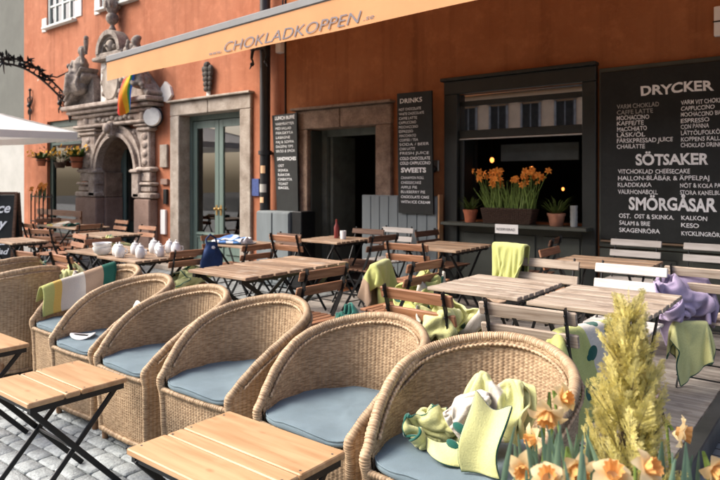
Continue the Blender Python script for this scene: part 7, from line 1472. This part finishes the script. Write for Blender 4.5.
# paper things on the wicker chairs
g = MB(); g.grid(lambda u, v: (-3.97+.085*math.cos(u*6.283)*v, 2.08+.075*math.sin(u*6.283)*v, .488+.012*v*v*math.sin(u*6.283*2)), 24, 5); o = g.build('paper_plate', M['paper'], smooth='all'); sd_ = o.modifiers.new('t', 'SOLIDIFY'); sd_.thickness = .004
tag(o, 'round white paper lying on the blue cushion of a wicker chair', 'paper')
g = MB(); g.box((-3.96, 2.065, .497), (.10, .012, .004), Matrix.Rotation(R(25), 3, 'Z')); g.build('pen_mark', M['black'], o, world=True)
g = MB(); g.grid(lambda u, v: (-3.88+.15*u-.02*v, 2.41-.05*v-.02*u, .67-.11*v+.010*math.sin(u*7)), 10, 8); o = g.build('paper_sheet', M['paper'], smooth='all'); sd_ = o.modifiers.new('t', 'SOLIDIFY'); sd_.thickness = .004
tag(o, 'white paper sheet propped inside the back of a wicker chair', 'paper')
# small ware on the doorway table
g = MB(); g.lathe([(.028, 0), (.03, .12), (.012, .16), (.012, .2), (.002, .21)], (-4.52, 5.25, DZ+.742), 14); tag(g.build('sauce_bottle', M['red'], smooth=True), 'small red bottle on the table before the doorway', 'bottle')
g = MB(); g.lathe([(.03, 0), (.036, .07), (.034, .09), (.03, .09), (.026, .01)], (-4.40, 5.22, DZ+.742), 14); tag(g.build('tumbler', M['porcelain'], smooth=True), 'small white cup right of the red bottle', 'cup')
# white card in front of the flower window
cd = thing('price_card', 'white printed card standing on a table edge under the flower box', 'card', (-2.75, 5.9, 1.0))
ca_, cb_ = at(495, 233, 6.05), at(518, 225, 6.05)
g = MB(); bx(g, ca_.x, cb_.x, 6.05, 6.056, ca_.z, cb_.z, .001); g.build('card', M['paper'], cd, world=True)
g = MB(); text_mesh('RESERVERAD', g, (cb_.x-ca_.x)*.8, .028, place=lambda x, y: (ca_.x+.02+x, 6.0475, ca_.z+.03+y)); g.build('lettering', M['black'], cd, world=True)
g = MB(); g.box(((ca_.x+cb_.x)/2, 6.14, (ca_.z+.985)/2), (.02, .02, max(.02, ca_.z-.985+.08))); g.box(((ca_.x+cb_.x)/2, 6.10, ca_.z+.01), (.03, .09, .01)); g.box(((ca_.x+cb_.x)/2, 6.20, .978), (.1, .12, .006)); g.build('holder', M['black'], cd, world=True)
# wall bell
wb = thing('wall_bell', 'small metal bell fitting on the brown wall right of the drinks board', 'bell', (-4.0, WY, 1.65))
g = MB(); bx(g, -4.04, -3.96, WY-.04, WY-.001, 1.60, 1.74, .008); g.build('plate', mat('bell_metal', (.3, .28, .25), .4, metal=.8), wb, world=True)
g = MB(); g.ball((-4.01, WY-.07, 1.63), .045, 12, 8); g.build('bell', M['black'], wb, world=True, smooth=True)
# ================================================================== lamps glowing indoors
def bulb(x, y, Y, label, m, r=.028):
    p = at(x, y, Y); t = thing('pendant_lamp', label, 'lamp', (p.x, p.y, p.z))
    g = MB(); g.ball((0, 0, 0), r, 12, 8, (1, 1, 1.3)); g.build('bulb', m, t, smooth=True)
    g = MB(); g.tube([(0, 0, r*1.2), (0, 0, r*1.2+.05)], .014, 8); g.tube([(0, 0, r*1.2+.05), (0, 0, 2.89-p.z)], .004, 5); g.build('cord', M['black'], t)
bulb(492, 160, 7.6, 'warm glowing bulb hanging inside the shop window above the flowers at left', M['lampdim'])
bulb(532, 169, 7.7, 'warm glowing bulb hanging inside the shop window above the right flowers', M['lampdim'])
bulb(563, 189, 8.0, 'small warm bulb glowing low inside the shop window at right', M['lampdim'], .018)
bulb(347, 163, 7.25, 'small orange lamp glowing deep inside the dark doorway', M['lampdim'], .03)
# ================================================================== flowers
# window box with lilies
fr = random.Random(21)
p0, p1 = at(483, 224, 6.36), at(535, 209, 6.36)
wbx = thing('flower_box', 'dark woven box full of orange lilies on the shop window sill', 'planter', ((p0.x+p1.x)/2, 6.38, 1.022))
g = MB(); xm_, wx_ = (p0.x+p1.x)/2, (p1.x-p0.x)
for i in range(9):
    z = 1.026+.0185*i; k = .90+.013*i; g.box((xm_, 6.385, z+.008), (wx_*k, .19*k, .0165), ch=.006)
for i in range(26):
    x = xm_-wx_*.47+wx_*.94*i/25; g.tube([(xm_+(x-xm_)*.90, 6.385-.088, 1.03), (x, 6.385-.099, 1.19)], .0035, 5)
g.build('box', M['wickerbox'], wbx, world=True)
g = MB(); g.box((xm_, 6.385, 1.185), (wx_*.94, .15, .02)); g.build('soil', M['soil'], wbx, world=True)
gs, gf, gl = MB(), MB(), MB()
for i in range(64):
    x = xm_+fr.uniform(-.48, .48)*wx_; y = 6.385+fr.uniform(-.06, .06); h_ = fr.uniform(.20, .42)
    tx, ty = x+fr.uniform(-.13, .13)+.25*(x-xm_), y+fr.uniform(-.10, .04)
    mid = Vector(((x+tx)/2+fr.uniform(-.02, .02), (y+ty)/2, 1.19+h_*.5)); tp = Vector((tx, ty, 1.19+h_))
    gs.tube([(x, y, 1.18), mid, tp], [.005, .004, .003], 5)
    nn = Vector((fr.uniform(-.6, .6), fr.uniform(-1.2, -.3), fr.uniform(-.1, .9)))
    if h_ > .25: star_flower(gf, tp, nn, fr.uniform(.036, .052), 6, .26, .35, fr)
for i in range(120):
    x = xm_+fr.uniform(-.47, .47)*wx_; y = 6.385+fr.uniform(-.07, .07); h_ = fr.uniform(.10, .34); dx, dy = fr.uniform(-.07, .07), fr.uniform(-.08, .05)
    gl.leafstrip([(x, y, 1.18), (x+dx*.4, y+dy*.4, 1.18+h_*.5), (x+dx, y+dy, 1.18+h_)], [.012, .014, .002], (1, fr.uniform(-.8, .8), 0))
gs.build('stems', M['stemgreen'], wbx, world=True); gf.build('blooms', M['orangepetal'], wbx, world=True); gl.build('leaves', M['stemgreen'], wbx, world=True)
def pot_prof(r, h_): return [(r*.68, 0), (r*.72, .004), (r*.93, h_*.78), (r*1.0, h_*.79), (r*1.04, h_*.98), (r*.94, h_), (r*.88, h_*.9), (.003, h_*.86)]
def potted(name, label, x, y, z, r, h_, m, kind, seed, cat='potted plant'):
    q = random.Random(seed); t = thing(name, label, cat, (x, y, z))
    g = MB(); g.lathe(pot_prof(r, h_), (0, 0, 0), 22); g.build('pot', m, t, smooth=True)
    g = MB(); gl = MB()
    for i in range(70 if kind != 'twig' else 26):
        a = q.random()*6.283; ln = q.uniform(.8, 1.9)*r*(1.9 if kind != 'twig' else 2.2); up = q.uniform(.4, 1.6)
        if kind == 'bush': up = q.uniform(.3, 1.3)
        d = Vector((math.cos(a), math.sin(a), up)).normalized(); b = Vector((math.cos(a)*r*.3*q.random(), math.sin(a)*r*.3, h_*.9)); mp_ = b+d*ln*.6; e = b+d*ln-Vector((0, 0, ln*.22))
        if kind == 'grass': g.leafstrip([b, mp_, e], [.010, .012, .001], d.cross(Vector((0, 0, 1)))+Vector((.01, 0, 0)))
        elif kind == 'twig':
            g.tube([b, mp_, b+d*ln*1.2], [.004, .003, .001], 4)
            for k in range(6): c = b+d*ln*(.4+.13*k); star_flower(gl, c+Vector((q.uniform(-.01, .01),)*3), (q.uniform(-1, 1), -1, q.uniform(-1, 1)), .014, 4, .4, .1, q)
        else:
            g.leafstrip([b, mp_, e], [.02, .05 if r > .08 else .022, .004], d.cross(Vector((0, 0, 1)))+Vector((.01, 0, 0)))
            if kind == 'bush' and i % 2: star_flower(gl, e+Vector((0, -.01, .02)), (q.uniform(-.5, .5), -1, q.uniform(0, 1)), r*.34, 5, .5, .2, q)
    g.build('foliage', M['leaf'] if kind != 'twig' else M['bark'], t)
    if gl.v: gl.build('blossoms', M['yellowpetal'] if kind == 'bush' else M['leaf'], t)
    return t
p = at(470, 223, 6.36); potted('potted_plant', 'leggy plant in a round terracotta pot at the left end of the window sill', p.x, 6.37, 1.022, .082, .145, M['terracotta'], 'grass', 3)
p = at(556, 228, 6.36); potted('potted_plant', 'spiky green plant in a pinkish copper pot on the right part of the sill', p.x, 6.37, 1.022, .092, .135, M['copper'], 'grass', 6)
# jars on the sill
for i, (px_, lb) in enumerate(((573.5, 'tall stack of clear drinking glasses at the right end of the window sill'),)):
    p = at(px_, 226, 6.40); t = thing('glass_stack', lb, 'glasses', (p.x, 6.41, 1.022))
    for k in range(4):
        g = MB(); z = k*.052; g.lathe([(.034, z), (.040, z+.06), (.038, z+.06), (.030, z+.008), (.002, z+.006)], (0, 0, 0), 16); g.build('glass', mat('tumbler_glass', (.32, .34, .33), .15, .1, 5, spec=.8), t, smooth=True)
# wall pots at the far left
for (px, py, lb, sd_, r_) in ((77, 168, 'yellow flowering plant in a terracotta pot hung beside the shop window', 9, .13), (41.5, 166, 'small yellow flowering pot hung near the corner of the red house', 10, .10)):
    p = at(px, py, WY-.2); t = potted('hanging_pot', lb, p.x, WY-.2, p.z, r_, .22 if r_ > .11 else .15, M['terracotta'], 'bush', sd_, 'hanging pot')
    g = MB(); g.tube([(0, .19, .10), (0, .1, .10)], .010, 6); rg = [(r_*1.02*math.cos(R(a)), r_*1.02*math.sin(R(a)), .12) for a in range(0, 361, 20)]; g.tube(rg, .008, 5); g.build('bracket_ring', M['black'], t)
p = at(61, 168, WY-.12); t = potted('hanging_plant', 'bare twiggy plant hanging in front of the shop window glass', p.x, WY-.14, p.z, .12, .12, M['wickerbox'], 'twig', 12, 'hanging pot')
# A-board
abd = thing('sidewalk_board', 'black A-board with white handwriting standing at the left edge', 'sign board', (-10.62, 4.14, 0), R(46))
for s_ in (1, -1):
    g = MB(); rt = Matrix.Rotation(R(-9*s_), 3, 'X'); g.box((0, -.14*s_, .64), (.66, .03, 1.26), rt, ch=.005); pn = g.build('panel', M['board'], abd)
    g = MB(); 
    for sx_ in (-1, 1): g.box((sx_*.335, -.14*s_, .65), (.04, .04, 1.32), rt, ch=.006)
    g.box((0, -.14*s_+.10*s_, 1.29), (.63, .04, .04), rt); g.build('frame', M['darkwood'], abd)
g = MB(); tt = math.tan(R(9))
for s_, z, h_, w_ in (('Nice', 1.0, .16, .44), ('Day', .76, .16, .36), ('Fika', .50, .11, .34), ('Choklad', .36, .09, .46), ('Kaffe', .22, .09, .34)):
    text_mesh(s_, g, w_, h_, wob=.12, shear=.3, bold=.02, place=lambda x, y, z=z, w_=w_: (x-w_/2+.06, -.145-.0185-(.64-(z+y))*tt, z+y))
g.build('lettering', M['chalk'], abd)
g = MB(); star_flower(g, (-.04, -.04, 1.40), (0, -1, .2), .13, 6, .3, .1, fr); g.build('paper_star', M['paper'], abd)
# iron rack with orange flowers beside it
rk = thing('iron_rack', 'black iron rack with orange flowers behind the A-board', 'rack', (-11.6, 5.3, 0))
g = MB()
for i in range(6): g.tube([(-.4+.16*i, 0, 0), (-.4+.16*i, 0, 1.25)], .012, 6)
for z in (.3, .75, 1.2): g.tube([(-.42, 0, z), (.42, 0, z)], .012, 6)
g.build('bars', M['black'], rk)
g = MB(); gq = MB()
for i in range(14): c = Vector((fr.uniform(-.15, .15), fr.uniform(-.1, .1), 1.25+fr.uniform(0, .16))); star_flower(g, c, (fr.uniform(-.5, .5), -1, .5), .06, 6, .4, .2, fr); gq.leafstrip([c-Vector((0, 0, .2)), c], [.03, .05], (1, 0, 0))
g.build('blooms', M['orangepetal'], rk); gq.build('leaves', M['leaf'], rk)
# high wooden bench near the house corner
bn = thing('wooden_bench', 'brown wooden bench with back beneath the red wall at far left', 'bench', (-12.3, 5.7, 0))
g = MB()
for i in range(4): g.box((0, -.2+.12*i, .46), (1.8, .10, .03), ch=.005)
g.build('seat', M['oiled'], bn)
for z in (.7, .86): g = MB(); g.box((0, .25, z), (1.8, .025, .11), ch=.005); g.build('back_slat', M['oiled'], bn)
for x in (-.8, .8):
    for y_, h_ in ((-.2, .445), (.23, .92)): g = MB(); g.box((x, y_+.05*(y_ > 0), h_/2), (.05, .05, h_), ch=.004); g.build('leg', M['oiled'], bn)
# ================================================================== golden conifer and daffodils in the near planter
pl_ = thing('planter', 'steel planter with the golden conifer and daffodils in the right foreground', 'planter', (-.36, 1.42, 0))
g = MB(); X0, X1, Y0, Y1 = -.70, .10, 1.12, 1.66
for q in ((X0, X1, Y0, Y0+.02), (X0, X1, Y1-.02, Y1)): bx(g, *q, .02, .60, .004)
for q in ((X0, X0+.02), (X1-.02, X1)): bx(g, *q, Y0+.021, Y1-.021, .02, .598, .004)
g.build('box', M['steel'], pl_, world=True)
g = MB(); g.grid(lambda u, v: (X0+.02+(X1-X0-.04)*u, Y0+.02+(Y1-Y0-.04)*v, .56+.02*noise.noise((u*9, v*9, 0))), 20, 16); g.build('soil', M['soil'], pl_, world=True)
cn = thing('golden_conifer', 'feathery golden green dwarf conifer in the right foreground', 'conifer', (-.415, 1.50, .56))
q = random.Random(31)
g = MB(); g.tube([(0, 0, 0), (.005, 0, .35), (0, 0, .60)], [.014, .009, .003], 8); g.build('trunk', M['bark'], cn)
g = MB(); gb = MB()
def twig(mb, b, d, L, up):
    "a thin twig set with tiny scale leaves"
    d = d.normalized(); side = d.cross(up); side = side.normalized() if side.length > .01 else Vector((1, 0, 0)); n = max(3, int(L/.0036))
    for i in range(n):
        t = i/n; p = b+d*L*t
        for sg in (-1, 1):
            l = .0062*q.uniform(.7, 1.3); dr = (d*.9+side*sg*.6+up*q.uniform(-.3, .3)).normalized(); w2 = .00125; sd2 = dr.cross(up).normalized()
            a = len(mb.v); mb.v += [p, p+dr*l*.5-sd2*w2, p+dr*l, p+dr*l*.5+sd2*w2]; mb.face((a, a+1, a+2, a+3))
HC = .70; NB = 350
for i in range(NB):
    t = (i+.5)/NB; h0 = HC*(t**.95)*.93; rad = .150*(1-h0/HC)**.95+.002; a = i*2.39996+q.uniform(-.3, .3)
    rin = rad*q.uniform(.10, .75); b = Vector((math.cos(a)*rin, math.sin(a)*rin, max(.02, h0-.02)))
    sp = q.uniform(.35, .95); d = Vector((math.cos(a)*sp, math.sin(a)*sp, 1.0)).normalized(); L = q.uniform(.06, .110)*(1-.45*(h0/HC)**2)
    up = Vector((math.cos(a+q.uniform(-1.2, 1.2)), math.sin(a+q.uniform(-1.2, 1.2)), .1)).normalized(); side = d.cross(up).normalized()
    m_ = max(4, int(L/.0085)); pb = b
    for k in range(m_):
        f = k/m_; p = b+d*L*f+Vector((0, 0, .20*L*f*f))
        for sg in (-1, 1):
            dd = (d*.85+side*sg*q.uniform(.45, .8)+up*q.uniform(-.25, .25)+Vector((0, 0, .25))).normalized()
            twig(g, p, dd, L*(.46*(1-f)**.8+.08)*q.uniform(.75, 1.2), up)
    twig(g, b+d*L*.6+Vector((0, 0, .07*L)), d+Vector((0, 0, .3)), L*.5, up)
    gb.tube([(0, 0, max(0, h0-.12)), b*.6+Vector((0, 0, h0*.36)), b, b+d*L*.8+Vector((0, 0, .13*L))], [.0024, .0018, .0012, .0006], 3, caps=False)
g.build('crown', M['conifer'], cn); gb.build('branches', M['bark'], cn)
def pt(x, y, d):
    u = (x-360)/630; v = (180-y)/630; return Vector((d*(-_s+_c*u), d*(_c+_s*u), 1.5+d*v))
dq = random.Random(17)
def daffodil(x, y, d, face, label, size=.040, base=None):
    c = pt(x, y, d); t = thing('daffodil', label, 'flower', (c.x, c.y, .56), 0, 'daffodils around the conifer')
    n = Vector(face).normalized(); bx_ = base or (c.x+dq.uniform(-.05, .05), c.y+dq.uniform(-.04, .04))
    bx_ = (min(max(bx_[0], X0+.05), X1-.05), min(max(bx_[1], Y0+.05), Y1-.05))
    b = Vector((bx_[0], bx_[1], .565)); neck = c-n*.022+Vector((0, 0, .012)); g = MB()
    g.tube([b, b.lerp(neck, .5)+Vector((dq.uniform(-.01, .01), 0, .03)), neck+Vector((0, 0, .01)), c-n*.008], [.0042, .0038, .0034, .005], 7); g.build('stem', M['stemgreen'], t, world=True, smooth=True)
    g = MB(); star_flower(g, c, n, size*1.02, 6, .40, .22, dq); g.build('petals', M['palepetal'], t, world=True, smooth='all')
    g = MB(); e = n.orthogonal().normalized(); f = n.cross(e)
    def cup(u, v):
        a = u*6.2832; r = size*(.22+.20*v+.06*v*v*math.cos(a*9)); return c+n*(size*.75*v)+(e*math.cos(a)+f*math.sin(a))*r
    g.grid(cup, 54, 6); g.build('corona', M['corona'], t, world=True, smooth='all')
fw = Vector((-_s, _c, 0)); rt_ = Vector((_c, _s, 0)); upv = Vector((0, 0, 1))
daffodil(548, 411, 1.42, -fw*.5-rt_*.25-upv*.5, 'tall daffodil with orange cup leaning against the nearest wicker chair', .044)
daffodil(561, 399, 1.50, -fw*.6+rt_*.5+upv*.3, 'pale daffodil behind the tall orange cupped one beside the conifer', .036)
daffodil(536, 438, 1.46, -fw*.3-rt_*.9-upv*.1, 'orange cupped daffodil half hidden low beside the wicker arm', .034)
daffodil(573, 466, 1.30, -fw*.8+rt_*.2-upv*.35, 'daffodil with pale petals in front of the conifer foot, left side', .044)
daffodil(612, 478, 1.25, -fw*.5-rt_*.1+upv*.8, 'pale daffodil at the bottom edge right below the conifer', .044)
daffodil(676, 431, 1.52, rt_*.9-fw*.4-upv*.15, 'daffodil right of the conifer turned to the right', .044)
daffodil(712, 468, 1.36, rt_*.3-fw*.8-upv*.2, 'daffodil in the bottom right corner', .042)
daffodil(524, 468, 1.34, -fw*.8-rt_*.4-upv*.1, 'daffodil at the bottom edge close to the wicker arm', .036)
daffodil(548, 480, 1.22, -fw*.5-rt_*.2+upv*.6, 'pale daffodil at the bottom edge left of the conifer', .038)
daffodil(645, 470, 1.20, -fw*.6+rt_*.5+upv*.5, 'pale daffodil at the bottom edge right of the conifer middle', .038)
# pale hyacinth showing at the conifer's right side
hy = thing('hyacinth', 'pale pink hyacinth showing at the right side of the conifer', 'flower', tuple(pt(652, 395, 1.62)*1))
hc = pt(650, 392, 1.60); g = MB()
for i in range(34):
    a = i*2.4; z = -.05+.10*i/34; r = .017*(1-abs(i/34-.4)); star_flower(g, hc+Vector((math.cos(a)*r, math.sin(a)*r, z)), (math.cos(a), math.sin(a), .3), .014, 6, .35, .3, dq)
g.build('blossoms', mat('pink_petal', (.82, .66, .62), .6, .1, 20, trans=.3), hy, world=True)
g = MB(); g.tube([(hc.x-.01, hc.y-.02, .56), (hc.x, hc.y, hc.z+.05)], .006, 6); g.build('stem', M['stemgreen'], hy, world=True)
# strap leaves
lv = thing('daffodil_leaves', 'clump of blue green daffodil leaves between the wicker arm and the conifer', 'leaves', (-.5, 1.35, .56))
lv2 = thing('daffodil_leaves', 'clump of blue green daffodil leaves right of the conifer', 'leaves', (-.2, 1.45, .56))
def leafclump(par, lst):
    for (x, y, d, bx0) in lst:
        tip = pt(x, y, d); b = Vector((min(max(tip.x+bx0+dq.uniform(-.03, .03), X0+.03), X1-.03), min(max(tip.y+dq.uniform(-.06, .02), Y0+.03), Y1-.03), .56)); g = MB(); pts = []; n = 9
        sd2 = Vector((dq.uniform(-.2, .2), dq.uniform(-.2, .2), 0)); up = []
        for i in range(n+1):
            t = i/n; pts.append(b.lerp(tip, t)+sd2*.12*math.sin(t*math.pi)+Vector((0, 0, .03*math.sin(t*math.pi))))
        side = Vector((_c+dq.uniform(-.5, .5), _s+dq.uniform(-.5, .5), 0)).normalized(); wv = dq.uniform(.010, .016)
        nf = Vector((-side.y, side.x, 0)); prev = None
        for i, p in enumerate(pts):
            t = i/n; wd = wv*(.8+.3*math.sin(t*math.pi))*(1 if t < .8 else max(.12, (1-t)/.2)**.6); a = len(g.v)
            g.v += [p-side*wd/2+nf*wd*.18, p-nf*wd*.05, p+side*wd/2+nf*wd*.18]
            if prev is not None: g.face((prev, prev+1, a+1, a)); g.face((prev+1, prev+2, a+2, a+1))
            prev = a
        g.build('leaf', M['leafblue'], par, world=True, smooth='all')
leafclump(lv, [(dq.uniform(514, 592), dq.uniform(418, 474), dq.uniform(1.22, 1.5), dq.uniform(-.05, .05)) for _ in range(44)])
leafclump(lv2, [(dq.uniform(652, 700), dq.uniform(440, 476), dq.uniform(1.25, 1.5), dq.uniform(-.05, .05)) for _ in range(16)])
